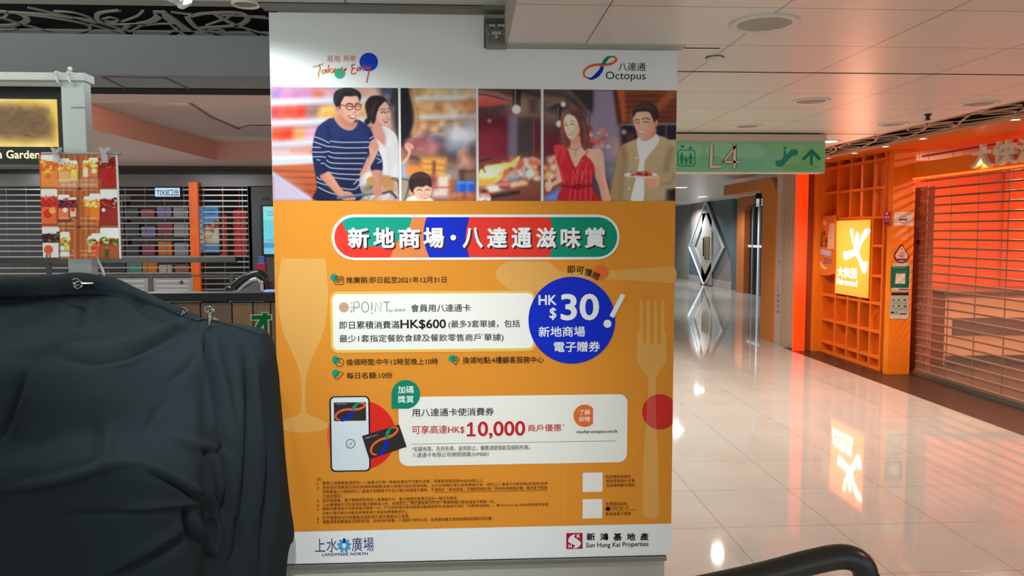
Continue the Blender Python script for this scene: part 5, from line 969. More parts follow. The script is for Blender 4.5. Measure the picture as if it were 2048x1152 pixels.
# ------------------------------------------------------------------ the black cloth
ROWS = [  # (pixel x list is shared) rows of (pixel y, distance Y) per column
    #   x:    -130          -20           70           160          230          310          385          412          470          520
    [(562, 2.90), (558, 2.90), (554, 2.885), (547, 2.88), (558, 2.90), (594, 2.98), (628, 2.98), (640, 2.95), (647, 2.96), (657, 2.96)],
    [(566, 2.80), (562, 2.80), (558, 2.80), (551, 2.76), (566, 2.82), (600, 2.86), (636, 2.88), (638, 2.84), (650, 2.86), (664, 2.88)],
    [(592, 2.80), (590, 2.80), (588, 2.80), (586, 2.76), (592, 2.81), (616, 2.85), (642, 2.87), (641, 2.83), (657, 2.85), (676, 2.87)],
    [(612, 2.84), (610, 2.83), (606, 2.82), (594, 2.78), (598, 2.80), (632, 2.82), (652, 2.84), (652, 2.81), (672, 2.82), (694, 2.85)],
    [(650, 2.66), (648, 2.66), (648, 2.66), (640, 2.68), (650, 2.69), (664, 2.72), (674, 2.76), (676, 2.76), (698, 2.79), (720, 2.82)],
    [(694, 2.44), (694, 2.45), (690, 2.46), (688, 2.50), (694, 2.54), (698, 2.60), (700, 2.68), (706, 2.72), (730, 2.76), (752, 2.80)],
    [(735, 2.34), (735, 2.35), (730, 2.36), (728, 2.40), (728, 2.44), (726, 2.52), (730, 2.61), (744, 2.67), (768, 2.73), (790, 2.78)],
    [(800, 2.30), (800, 2.31), (795, 2.32), (790, 2.35), (788, 2.39), (786, 2.46), (790, 2.54), (800, 2.60), (820, 2.68), (838, 2.76)],
    [(880, 2.28), (880, 2.29), (872, 2.30), (866, 2.32), (864, 2.35), (862, 2.40), (862, 2.46), (868, 2.52), (884, 2.62), (896, 2.74)],
    [(962, 2.24), (958, 2.24), (948, 2.24), (936, 2.25), (930, 2.26), (940, 2.30), (968, 2.38), (972, 2.48), (962, 2.60), (958, 2.73)],
    [(1020, 2.27), (1016, 2.27), (1010, 2.27), (1004, 2.28), (998, 2.28), (1002, 2.31), (1012, 2.40), (1022, 2.52), (1022, 2.62), (1016, 2.73)],
    [(1100, 2.30), (1096, 2.30), (1090, 2.30), (1082, 2.31), (1072, 2.31), (1066, 2.34), (1066, 2.42), (1068, 2.54), (1068, 2.63), (1064, 2.73)],
    [(1230, 2.33), (1226, 2.33), (1216, 2.33), (1196, 2.34), (1170, 2.34), (1148, 2.36), (1130, 2.44), (1126, 2.55), (1122, 2.64), (1118, 2.74)],
    [(1330, 2.34), (1330, 2.34), (1320, 2.34), (1300, 2.35), (1270, 2.35), (1240, 2.38), (1216, 2.45), (1200, 2.56), (1192, 2.65), (1186, 2.74)]]
PXS = [-430, -60, 70, 160, 230, 310, 385, 412, 470, 520]
EDGE = [(529, 661, 2.99), (533, 666, 2.95), (538, 678, 2.94), (543, 692, 2.94), (548, 712, 2.94), (552, 742, 2.95), (555, 780, 2.96), (558, 830, 2.97), (563, 895, 2.97), (569, 960, 2.97), (575, 1010, 2.97), (582, 1058, 2.96), (572, 1112, 2.92), (566, 1180, 2.92)]
BACK = [(533, 668, 3.12), (540, 676, 3.12), (545, 686, 3.12), (549, 702, 3.12), (552, 724, 3.13), (556, 752, 3.13), (559, 790, 3.13), (562, 840, 3.14), (567, 900, 3.14), (573, 965, 3.14), (580, 1020, 3.14), (587, 1076, 3.12), (570, 1100, 3.12), (566, 1160, 3.12)]
grid = [[at(PXS[j], r[j][0], 'Y', r[j][1]) for j in range(10)]+[at(EDGE[i][0], EDGE[i][1], 'Y', EDGE[i][2]), at(BACK[i][0], BACK[i][1], 'Y', BACK[i][2])] for i, r in enumerate(ROWS)]
def resample(line, n):
    d = catmull(line, 24); seg = [0]
    for a, b in zip(d, d[1:]): seg.append(seg[-1]+(b-a).length)
    out, j = [], 0
    for k in range(n):
        t = seg[-1]*k/(n-1)
        while j < len(seg)-2 and seg[j+1] < t: j += 1
        u = (t-seg[j])/max(seg[j+1]-seg[j], 1e-9); out.append(d[j].lerp(d[j+1], min(1, u)))
    return out
NU, NV = 260, 230
cols = [catmull([grid[i][j] for i in range(len(grid))], 18) for j in range(12)]
NV = len(cols[0]); rows = [resample([cols[j][i] for j in range(12)], NU) for i in range(NV)]
G = np.array([[tuple(p) for p in r] for r in rows])
du, dv = np.gradient(G, axis=1), np.gradient(G, axis=0); N = np.cross(du, dv); N /= np.linalg.norm(N, axis=-1, keepdims=True)+1e-12
if N[..., 1].mean() > 0: N = -N
# pixel coordinates of the undisplaced cloth, used only to lay the creases where the photo shows them
D = G-np.array([0, 0, H]); w_ = D@np.array(WX); sx = 1024+FPX*(D@np.array(RX))/w_; sy = 576-FPX*(D@np.array(UX))/w_
disp = np.zeros(sx.shape)
def crease(pts, amp, wid, n=8):
    P = catmull(pts, n); d = np.full(sx.shape, 1e9); tt = np.zeros(sx.shape); m = len(P)-1
    for i in range(m):
        (ax, ay), (bx_, by) = P[i], P[i+1]; ex, ey = bx_-ax, by-ay; L = ex*ex+ey*ey+1e-9
        t = np.clip(((sx-ax)*ex+(sy-ay)*ey)/L, 0, 1); q = (sx-ax-t*ex)**2+(sy-ay-t*ey)**2; b = q < d; d[b] = q[b]; tt[b] = (i+t[b])/m
    disp[:] += 1.35*amp*np.exp(-d/(wid*wid))*np.sin(np.clip(tt, 0.02, .98)*PI)**.6
for pts, amp, wid in [
    ([(412, 650), (416, 720), (432, 790), (446, 860), (460, 905)], -.026, 7), ([(400, 655), (402, 720), (415, 800), (432, 870)], .012, 9), ([(428, 660), (440, 740), (460, 830), (470, 900)], .010, 9),
    ([(20, 705), (90, 700), (160, 674), (230, 672)], .020, 11), ([(120, 715), (200, 722), (270, 708), (330, 680), (395, 642)], -.022, 8), ([(100, 700), (180, 700), (260, 690), (330, 664), (390, 636)], .016, 9), ([(190, 735), (260, 724), (320, 696), (360, 668)], .010, 7),
    ([(270, 600), (300, 632), (330, 645), (372, 645)], -.014, 8), ([(260, 625), (300, 650), (350, 660)], .010, 9),
    ([(40, 690), (120, 650), (150, 610)], .010, 12), ([(160, 670), (168, 630), (172, 600)], -.010, 6), ([(195, 640), (202, 620), (200, 590)], -.008, 5), ([(10, 660), (80, 630), (140, 592)], -.008, 8),
    ([(0, 880), (20, 840), (36, 790), (50, 740)], -.018, 7), ([(18, 880), (34, 830), (46, 780)], .010, 8),
    ([(160, 945), (190, 915), (198, 880), (196, 840)], -.010, 8), ([(205, 950), (216, 900), (222, 850)], .007, 8), ([(285, 870), (310, 830), (330, 800)], -.006, 6), ([(330, 770), (370, 740), (400, 705)], -.006, 6),
    ([(0, 975), (60, 968), (130, 955), (220, 930), (290, 925)], .016, 9), ([(0, 992), (60, 985), (120, 975)], -.014, 7), ([(290, 930), (340, 955), (400, 988)], .024, 8), ([(300, 945), (350, 970), (395, 1002)], -.018, 6),
    ([(330, 870), (390, 890), (440, 900)], .012, 8), ([(400, 905), (430, 905), (448, 895)], -.012, 6),
    ([(240, 1020), (310, 1010), (372, 1004), (400, 1000)], .012, 6), ([(120, 1030), (200, 1030), (290, 1025)], -.008, 9), ([(200, 1150), (270, 1110), (330, 1075), (380, 1045)], .014, 10), ([(240, 1152), (320, 1110), (370, 1080)], -.020, 10),
    ([(398, 910), (412, 950), (420, 1000), (418, 1040)], .018, 8), ([(412, 905), (424, 960), (430, 1010)], -.020, 6), ([(430, 900), (440, 960), (446, 1010)], .014, 6), ([(446, 890), (452, 960), (444, 1040)], -.020, 6), ([(372, 1015), (376, 1060), (400, 1090)], -.03, 7), ([(385, 1030), (400, 1080), (425, 1108)], .022, 8), ([(426, 1020), (436, 1060), (430, 1110)], .016, 7),
    ([(470, 690), (478, 800), (474, 920), (462, 1020), (452, 1110)], .012, 9), ([(492, 700), (500, 820), (496, 940), (486, 1050), (478, 1140)], -.022, 8), ([(508, 720), (516, 840), (516, 960), (508, 1060)], .014, 8), ([(524, 740), (534, 850), (536, 960), (528, 1080), (520, 1150)], -.022, 7), ([(540, 760), (548, 860), (552, 980), (546, 1090)], .012, 7), ([(470, 1030), (478, 1080), (460, 1130)], -.014, 7)]:
    crease(pts, amp, wid)
uu, vv = np.meshgrid(np.linspace(0, 1, NU), np.linspace(0, 1, NV))
disp += .0022*np.sin(uu*31+vv*9+np.sin(vv*14)*1.3)*np.sin(vv*11+uu*5)+.0012*np.sin(uu*67-vv*23+np.sin(uu*19)*2)
G = G+N*disp[..., None]
me = bpy.data.meshes.new('dust_cover'); i = np.arange(NU*NV).reshape(NV, NU)
q = np.stack([i[:-1, :-1], i[:-1, 1:], i[1:, 1:], i[1:, :-1]], -1).reshape(-1, 4)
M_CLOTH = mat('black_cloth', '262f33', 0.95, noise=0.06, nscale=6, spec=0.12, sheen=0.0, bump=0.25, bscale=900)
me.from_pydata([tuple(v) for v in G.reshape(-1, 3)], [], [tuple(f) for f in q]); me.materials.append(M_CLOTH); me.polygons.foreach_set('use_smooth', [True]*len(me.polygons))
cl_ = bpy.data.objects.new('dust_cover', me); C.objects.link(cl_); tag(cl_, 'large black cloth draped over the kiosk at the left', 'cloth')
sm = cl_.modifiers.new('thickness', 'SOLIDIFY'); sm.thickness = 0.002; sm.offset = -1
# silver spring clips that hold the cloth
def spring_clip(q, d, name, label, sc=1.0):
    """q: point on the cloth, d: direction the handles point"""
    d = Vector(d).normalized(); sd = Vector((0, -1, 0)); n = d.cross(sd).normalized(); t = empty(name, q, label, 'clip')
    MB().tube([q-d*.02*sc, q+d*.012*sc, q+d*.02*sc], [.010*sc, .012*sc, .008*sc], 12, flat=.5).build('jaw', M_CHR, t, smooth=True)
    for k in (-1, 1):
        c0 = q+d*.034*sc+n*k*.005*sc+sd*.006*sc*k; ring = [c0+(d*math.cos(a)+(n*.9+sd*.35*k)*math.sin(a))*.013*sc for a in [2*PI*j/20 for j in range(20)]]
        MB().tube(ring, .0032*sc, 8, closed=True).build('finger_loop', M_CHR, t, smooth=True)
spring_clip(at(176, 567, 'Y', 2.735), (-1, -.1, .0), 'spring_clip', 'silver spring clip on the highest fold of the black cloth')
spring_clip(at(419, 639, 'Y', 2.80), (.1, -.15, 1), 'spring_clip', 'silver spring clip standing up in the middle dip of the black cloth', 1.0)
spring_clip(at(364, 632, 'Y', 2.87), (.3, -.1, .6), 'spring_clip', 'small silver clip half hidden behind the cloth edge', .7)

# ------------------------------------------------------------------ wooden counter behind the cloth
YW = 4.6
M_WOOD = mat('brown_plank', '8a6a48', 0.5, noise=0.35, nscale=5, stretch=(14, 1, .7))
wc = empty('wooden_counter', (-1.9, YW, 0), 'wooden plank counter with a black top and green character sign', 'counter')
A, B_ = at(290, 603, 'Y', YW), at(575, 603, 'Y', YW)
MB().box(A.x, B_.x, YW-.04, YW+.10, at(400, 602, 'Y', YW).z, at(400, 585, 'Y', YW).z, .004).build('counter_top', mat('black_counter_top', '101114', 0.5), wc)
MB().box(A.x, B_.x, YW+.02, YW+.05, 0, at(400, 605.5, 'Y', YW).z).build('board_backing', M_BLK, wc)
xs = [300, 348, 403, 466, 508, 543, 575]
for i in range(6):
    a, b = at(xs[i], 700, 'Y', YW).x, at(xs[i+1], 700, 'Y', YW).x
    MB().box(a+.004, b-.004, YW, YW+.025, 0.02, at(400, 606, 'Y', YW).z, .002).build('plank', mat('brown_plank_%s' % 'abc'[i % 3], ['8d6d4a', '836546', '7a5f4c'][i % 3], 0.5, noise=0.4, nscale=5, stretch=(14, 1, .7)), wc)
s = Sheet('Y', YW); gk = lambda p: zz(400, 560, .1215, p)
s.poly(gk([(828, 570), (1015, 565), (1015, 525), (1122, 525), (1122, 560), (1186, 560), (1186, 662), (1130, 662), (1140, 950), (1040, 950), (1035, 780), (900, 930), (800, 930), (955, 668), (832, 668)]), 'b9cdb6')
s.poly(gk([(845, 585), (1030, 580), (1030, 540), (1110, 540), (1110, 575), (1170, 575), (1170, 648), (1112, 648), (1122, 950), (1056, 950), (1052, 730), (900, 910), (830, 910), (985, 648), (850, 655)]), '12652f')
s.poly(gk([(225, 595), (330, 660), (215, 660)]), '8fc09c', False)
s.build('green_character', wc)
MB().box(at(543, 678, 'Y', YW).x, at(560, 678, 'Y', YW).x, YW-.05, YW, at(550, 688, 'Y', YW).z, at(550, 680, 'Y', YW).z).build('metal_bracket', M_STEEL, wc)
# white tray and blue-lit edge on the counter top
q = at(545, 584.6, 'Y', YW+.02); tag(MB().box(at(529, 584, 'Y', YW+.05).x, at(575, 584, 'Y', YW+.05).x, YW+.02, YW+.09, q.z-.003, q.z+.012, .003).build('acrylic_tray', mat('lit_tray', 'bcdcff', 0.3, emit=.35, ecol='6aa8ff')), 'thin pale tray with blue edge on the black counter', 'tray')

# escalator handrail loop
YE = 6.6
es = empty('escalator_handrail', (-2.0, YE, 0.6), 'black escalator handrail loop rising behind the wooden counter', 'handrail')
pth = [(425, 832), (450, 605), (463, 580), (480, 563), (498, 553), (514, 549), (524, 556), (530, 570), (534, 588), (545, 832)]
P = catmull([at(x, y, 'Y', YE) for x, y in pth], 6)
MB().tube([v+Vector((0, .05, 0)) for v in P], .040, 12, up=(0, 1, 0)).build('rubber_rail', mat('black_rubber', '1a1a1c', 0.25), es, smooth=True)
P2 = catmull([at(x, y, 'Y', YE) for x, y in [(440, 832), (462, 606), (473, 586), (488, 570), (502, 561), (514, 558), (521, 566), (525, 590), (536, 832)]], 6)
MB().tube(P2, .016, 10, up=(0, 1, 0)).build('chrome_trim', M_CHR, es, smooth=True)
P3 = P2[2:-2]; m = MB(); m.prism([v+Vector((0, .04, 0)) for v in P3], (0, .012, 0)); m.build('glass_balustrade', mat('balustrade_glass', 'aab6b4', 0.05, trans=0.8, spec=0.5), es)
q1 = at(452, 560, 'Y', YE+.2); 
# guard rail of the far side
YG = 12.4
gr = empty('guard_rail', (-6, YG, 0), 'long grey guard rail with a thin lower rail in front of the far shutters', 'railing')
zt, z2 = at(350, 519.5, 'Y', YG).z, at(350, 552, 'Y', YG).z
xl, xr_ = at(-60, 520, 'Y', YG).x, at(471, 520, 'Y', YG).x
MB().box(xl, xr_, YG, YG+.09, zt-.045, zt+.045, .01).build('top_rail', mat('rail_bronze', '4b4a46', 0.35, 0.3), gr)
MB().box(xl, at(480, 552, 'Y', YG).x, YG+.02, YG+.05, z2-.015, z2+.015).build('lower_rail', mat('rail_bronze', '4b4a46', 0.35, 0.3), gr)
for x in (96, 300, 462): c0 = at(x, 552, 'Y', YG).x; MB().box(c0-.03, c0+.03, YG+.01, YG+.06, 0, z2+.02 if x != 96 else zt).build('post', mat('rail_bronze', '4b4a46', 0.35, 0.3), gr)
for x0, x1, k in ((112, 296, 0), (304, 386, 1), (-50, 90, 2)):
    a, b = at(x0, 560, 'Y', YG+.03).x, at(x1, 560, 'Y', YG+.03).x
    pn = MB().box(a, b, YG+.03, YG+.045, .1, z2-.03).build('balustrade_panel', mat('printed_panel', '77736c', 0.3, noise=0.25, nscale=3), gr)
    s = Sheet('Y', YG+.03)
    for yy in (562, 572, 580, 588): s.ribbon([(x0+8, yy), (x1-8, yy)], 2.4, 'a39f96', False)
    s.poly(ellipse((x0+x1)/2+18, 565, 4), '3a3634'); s.build('panel_print', pn)

# far shops: header, shutter, posts, screens, shelves of goods
YB = 14.0
M_HEAD = mat('shop_header', '7c7a76', 0.25, noise=0.05, nscale=2)
sf = empty('shop_fascia', (-6, YB, 0), 'long glossy grey shop fascia over the far left shutters', 'fascia')
q = bx(-200, 349, 512, 372, YB); MB().box(q[0], at(553, 360, 'Y', YB).x, YB, YB+.25, q[4], q[5]).build('fascia_panel', M_HEAD, sf)
MB().box(q[0], at(553, 360, 'Y', YB).x, YB-.02, YB+.25, q[5], q[5]+.05).build('fascia_edge', mat('fascia_edge', '2a2624', 0.4), sf)
rs = empty('roller_shutter', (-6, YB, 0), 'wide far roller shutter of thin bars across the left shop', 'shutter')
xa, xb, zt = at(-150, 450, 'Y', YB).x, at(496, 450, 'Y', YB).x, at(300, 373, 'Y', YB).z
m = MB(); z = zt-.05
while z > .05: m.box(xa, xb, YB+.05, YB+.075, z-.011, z+.011); z -= .0975
m.build('curtain_bars', mat('pale_shutter_bar', 'bab6ae', 0.3, 0.55), rs)
m = MB(); x = xa
while x < xb: m.box(x-.006, x+.006, YB+.055, YB+.07, .05, zt); x += .335
m.build('link_rods', mat('shutter_rod', '6d6963', 0.4, 0.5), rs)
MB().box(xa, xb, YB+.03, YB+.10, 0, .07).build('bottom_rail', M_STEEL, rs)
for x0, x1 in ((497, 501), (380, 381.5)):
    a, b = at(x0, 450, 'Y', YB).x, at(x1+3, 450, 'Y', YB).x
    MB().box(a, b, YB, YB+.12, 0, zt, .004).build('guide_channel', mat('guide_dark', '2b2a29', 0.4, 0.3), rs)
q = bx(385, 364, 394, 640, YB-.12); pc = MB().box(q[0], q[1], YB-.12, YB-.04, 0, q[5]).build('copper_post', mat('copper_reflection_glow', 'c9591c', 0.3, 0.3, emit=.22, ecol='ff6a1a', noise=0.3, nscale=6)); tag(pc, 'narrow copper post with a painted-in orange glow in front of the far shutter', 'post')  # orange reflection on the post imitated by emission
q = bx(501, 372, 553, 640, YB); wl = MB().box(q[0], q[1]+.3, YB, YB+.2, 0, q[5]).build('wall_shop_number', mat('number_wall', '4c4a4a', 0.4)); structure(wl)
s = Sheet('Y', YB, base=.004); s.text('4328', 524, 540, 394, 401.5, '15120f', .02); tag(s.build('number_plate', None, mat('number_ink', '14110f', 0.5)), 'black shop number 4328 on the wall above the blue screen', 'number plate')
ds = empty('digital_screen', (-3.8, YB-.05, 1.6), 'tall bright cyan advertising screen at the left edge of the poster', 'screen')
q = bx(523, 410, 556, 511, YB-.06); MB().box(q[0], q[1], YB-.06, YB-.001, q[4], q[5], .008).build('bezel', M_BLK, ds)
c = Canvas('Y', YB-.06, 526, 413, 553, 508, 60)
c.im[:] = (110, 214, 250); c.rect(520, 410, 560, 440, (140, 226, 255), 6); c.rect(520, 480, 560, 512, (120, 200, 236), 5); c.rect(526, 486, 560, 496, (60, 150, 190), 3, .8)
for y in (424, 430, 480): c.line([(535, y), (548, y)], 1.6, (70, 120, 140), 1, .7)
c.line([(540, 446), (540, 466)], .8, (80, 140, 160), .6, .6); c.build('display', .9, .002, ds, print_mat('lit_display', emit=.85))
ds = empty('digital_screen', (-5, YB+.4, 1.6), 'blue food advertising screen glowing behind the far shutter bars', 'screen')
q = bx(391, 412, 441, 507, YB+.4); MB().box(q[0], q[1], YB+.4, YB+.46, q[4], q[5], .008).build('bezel', M_BLK, ds)
c = Canvas('Y', YB+.4, 393, 414, 439, 505, 70)
c.im[:] = (86, 156, 226); c.rect(390, 440, 410, 490, (120, 200, 236), 8); c.ell(422, 424, 12, 4, (40, 50, 70), 1.5, .5); c.poly([(405, 486), (408, 462), (425, 446), (445, 440), (445, 486)], (206, 196, 150), 3); c.speck(405, 446, 440, 462, 12, [(150, 60, 46), (196, 120, 90), (90, 50, 40)], 3, 7, 2, .9); c.speck(408, 462, 440, 482, 14, [(216, 206, 160), (190, 176, 120), (226, 220, 190)], 4, 8, 2, .9); c.rect(390, 486, 445, 508, (96, 130, 190), 3, .9)
c.build('display', 1.0, .002, ds, print_mat('lit_display_dim', emit=.5))
ex = empty('exit_sign', (-5.6, YB-.04, 2.3), 'white lit exit sign seen from behind, in front of the far shutter', 'exit sign')
q = bx(309.5, 375, 360.5, 394, YB-.04); MB().box(q[0], q[1], YB-.04, YB-.005, q[4], q[5], .004).build('case', M_BLK, ex)
MB().box(q[0]+.01, q[1]-.01, YB-.044, YB-.04, q[4]+.008, q[5]-.008).build('light_face', mat('exit_face', 'bcd8ea', 0.4, emit=.65, ecol='b4d6ee'), ex)
s = Sheet('Y', YB-.044)
v, f = glyphs('出口EXIT', .02); lo, hi = v.min(0), v.max(0); A, B_ = s.p2(357.5, 392), s.p2(312.5, 378); s.n += 1
s._add([(A[0]+(a-lo[0])/(hi[0]-lo[0])*(B_[0]-A[0]), A[1]+(b-lo[1])/(hi[1]-lo[1])*(B_[1]-A[1])) for a, b in v], f, '3f6f86'); s.build('lettering', ex, mat('exit_ink', '2f5f78', 0.5))
for x0, x1, y0, y1, col, lb in ((513, 531, 526, 542, 'b01a3a', 'crimson notice board under the cyan screen'),):
    q = bx(x0, y0, x1, y1, YB-.03); nb = tag(MB().box(q[0], q[1], YB-.03, YB-.001, q[4], q[5], .01).build('notice_board', mat('crimson_board', col, 0.4)), lb, 'notice')
q = bx(517, 512, 529, 527, YB-.03); tag(MB().box(q[0], q[1], YB-.03, YB-.001, q[4], q[5], .01).build('notice_board', mat('blue_board', '3a6cb4', 0.4)), 'small blue notice just under the cyan screen', 'notice')
# shelving and goods behind the shutter
slab('wall_shop_back', -9.3, -3.6, YB+2.0, YB+2.1, 0, 2.5, mat('shop_back', '33302e', 0.6, noise=0.1)); slab('ceiling_shop', -9.3, -3.6, YB+.26, YB+2.0, 2.5, 2.55, mat('shop_back', '33302e', 0.6))
YSH = YB+.75
sh = empty('shelf_unit', (-6.4, YSH, 0), 'tall dark shelf unit behind the far shutter left of the copper post', 'shelf')
a, b = at(245, 450, 'Y', YSH).x, at(382, 450, 'Y', YSH).x
for k in range(7): MB().box(a, b, YSH, YSH+.35, .10+k*.34, .125+k*.34).build('shelf_board', mat('dark_shelf', '4a443f', 0.5), sh)
for x in (a, b): MB().box(x-.015, x+.015, YSH, YSH+.35, 0, 2.25).build('upright', mat('dark_shelf', '4a443f', 0.5), sh)
rn = random.Random(11); names = {'b9b2a6': 'beige', '8c3a40': 'maroon', 'd5761e': 'orange', '4f8f7c': 'teal', '7a6a9a': 'lilac', '3f3d44': 'charcoal', 'a2604a': 'brick-red', '9a9c9c': 'grey', 'c8bfae': 'cream', 'b58a92': 'dusty pink'}
ords = ['lowest', 'second-lowest', 'third', 'fourth', 'fifth', 'top']
for k in range(6):
    x = a+.03; n = 0; pal = [['b58a92', 'c8bfae', 'b9b2a6', '9a9c9c'], ['c8bfae', 'b58a92', 'b9b2a6', '9a9c9c'], ['4f8f7c', 'd5761e', 'b9b2a6', 'a2604a'], ['3f3d44', '8c3a40', 'd5761e', '9a9c9c'], ['3f3d44', '7a6a9a', '8c3a40', '9a9c9c'], ['3f3d44', '8c3a40', '7a6a9a', '9a9c9c']][k]
    for col in pal:
        w = (b-a-.1)/4*rn.uniform(.8, .96); hh = rn.uniform(.16, .27)
        bxm = MB().box(x, x+w, YSH+.03, YSH+.30, .125+k*.34, .125+k*.34+hh, .006).build('carton', mat('carton_'+names[col], col, 0.5, noise=0.15, nscale=9))
        tag(bxm, '%s carton on the %s shelf behind the far shutter' % (names[col], ords[k]), 'carton', 'goods on the far shelves'); x += (b-a-.06)/4
lamp('shop_shelf_lamp', 'AREA', (-6.0, YB+.6, 2.40), 9, (0.95, 0.9, 0.85), 1.2); lamp('shop_shelf_lamp', 'AREA', (-8.2, YB+.6, 2.40), 30, (0.9, 0.95, 1.0), 1.0)
for k, (x0, y0, x1, y1) in enumerate([(442, 430, 452, 516), (470, 420, 490, 512)]):
    q = bx(x0, y0, x1, y1, YB+.5); m = MB()
    for j in range(5):
        zc = q[4]+(q[5]-q[4])*(j+.5)/5; m.lathe(((q[0]+q[1])/2, YB+.5, zc), [(.001, .1), ((q[1]-q[0])*.5, .08), ((q[1]-q[0])*.62, 0), ((q[1]-q[0])*.5, -.08), (.001, -.1)], 16)
    m.tube([((q[0]+q[1])/2, YB+.5, q[5]), ((q[0]+q[1])/2, YB+.5, 2.502)], .008, 6)
    tag(m.build('lantern_string', mat('red_lantern', 'b3322a', 0.5, emit=.12, ecol='ff3a20'), smooth=True), ['string of red lanterns nearest the blue food screen', 'string of red lanterns at the end of the far shutter'][k], 'lantern')
lamp('hall_fill_lamp', 'AREA', (-2.6, 6.2, 2.7), 40, (0.88, 0.93, 1.0), 1.0)  # unseen lamps added to brighten the far hall and its shutters
lamp('hall_fill_lamp', 'AREA', (-8.0, 12.3, 2.68), 70, (0.88, 0.95, 1.0), 0.6)
lamp('hall_fill_lamp', 'AREA', (-5.0, 11.2, 2.68), 110, (0.88, 0.93, 1.0), 1.2)
# ------------------------------------------------------------------ hanging level sign
YL = 5.80
ls = empty('level_sign', (1.6, YL, 1.95), 'long green hanging sign reading L4 with lift and escalator symbols', 'sign')
q = bx(1300, 282, 1651, 345, YL, .1); MB().box(q[0], q[1], YL, YL+.12, q[4], q[5], .002).build('sign_box', mat('sign_edge', 'd8cdb8', 0.4), ls)
q2 = bx(1300, 264, 1654, 281.5, YL-.02); MB().box(q2[0], q2[1], YL-.02, YL+.16, q[5], ZR-.012, .002).build('header_box', mat('sign_header', 'cdbba6', 0.45), ls)
s = Sheet('Y', YL, base=.002)
s.poly([(1301, 283), (1650, 283.5), (1649, 344), (1301, 343)], '84c897')
for cx, cy, rx, ry, c in ((1440, 300, 30, 16, '92d2ac'), (1420, 325, 26, 14, '7ec29a'), (1500, 302, 34, 15, '8ecfb0'), (1490, 330, 40, 11, '7ac4a6'), (1580, 300, 34, 13, '8acb96'), (1620, 315, 24, 16, '82c482'), (1380, 300, 26, 14, '92d2aa'), (1545, 322, 24, 14, '86c8a2'), (1600, 334, 40, 8, '78ba82')): s.poly(ellipse(cx, cy, rx, ry), c)
G1 = '2f8f74'
s.ribbon(rrect(1356, 300.5, 1389.5, 332, 4), 2.0, G1, closed=True)
s.poly([(1359, 291), (1370, 291), (1364.5, 297)], G1, False); s.poly([(1375, 298), (1386, 298), (1380.5, 292)], G1, False)
for x, y0, sc in ((1363.5, 309, 1), (1372, 314, .78), (1381, 309, 1)):
    s.poly(ellipse(x, y0-1, 2.1*sc), G1, False); s.poly(catmull([(x-2.5*sc, y0+2), (x+2.5*sc, y0+2), (x+4.6*sc, y0+9*sc), (x+2.4*sc, y0+12*sc), (x+2.2*sc, y0+19*sc), (x-2.2*sc, y0+19*sc), (x-2.4*sc, y0+12*sc), (x-4.6*sc, y0+9*sc)], 3, True), G1, False)
k2_ = lambda p: zz(1330, 240, .1758, p)
for col, e in (('5f4a3a', 1.3), ('e6cdb4', 0)):
    s.n += 1
    L = k2_([(512, 285), (543, 285), (540, 520), (634, 520), (634, 548), (505, 548)])
    s.poly(L, col, False) if not e else s.ribbon(L, 2*e, col, False, True)
    for P4 in (k2_([(775, 280), (808, 280), (802, 548), (770, 548)]), k2_([(795, 280), (808, 310), (690, 468), (655, 490), (650, 485)]), k2_([(655, 465), (832, 462), (832, 490), (650, 492)])):
        s.poly(P4, col, False) if not e else s.ribbon(P4, 2*e, col, False, True)
s.n += 1
s.poly(k2_(catmull([(1252, 490), (1262, 465), (1300, 458), (1335, 440), (1400, 370), (1440, 338), (1490, 336), (1512, 365), (1500, 400), (1455, 410), (1425, 430), (1360, 500), (1325, 528), (1275, 530)], 4, True)), G1, False)
s.poly(ellipse(1330+.1758*1362, 240+.1758*322, 3), G1, False); s.poly(k2_([(1348, 350), (1378, 350), (1376, 400), (1345, 440)]), G1, False)
G2 = '2a8068'
s.poly(k2_([(1668, 325), (1775, 438), (1745, 462), (1680, 395), (1677, 512), (1645, 512), (1648, 395), (1580, 465), (1553, 440)]), G2)
s.build('printed_face', ls)
for x in (1420, 1600): c0 = at(x, 263, 'Y', YL+.07); MB().box(c0.x-.02, c0.x+.02, YL+.05, YL+.09, ZR-.013, ZR).build('ceiling_bracket', mat('sign_header', 'cdbba6', 0.45), ls)

# ------------------------------------------------------------------ orange storefront on the right
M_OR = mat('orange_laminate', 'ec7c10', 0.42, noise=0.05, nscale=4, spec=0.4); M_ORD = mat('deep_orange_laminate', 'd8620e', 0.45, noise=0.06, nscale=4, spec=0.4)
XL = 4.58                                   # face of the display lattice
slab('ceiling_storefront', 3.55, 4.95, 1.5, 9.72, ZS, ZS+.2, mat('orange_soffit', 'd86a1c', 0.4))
pil = MB().box(4.552, 4.80, 8.19, 8.285, 0, ZS, .004).build('storefront_pillar', M_OR); tag(pil, 'tall orange storefront pillar carrying stickers beside the roller shutter', 'pillar'); pil['kind'] = 'thing'
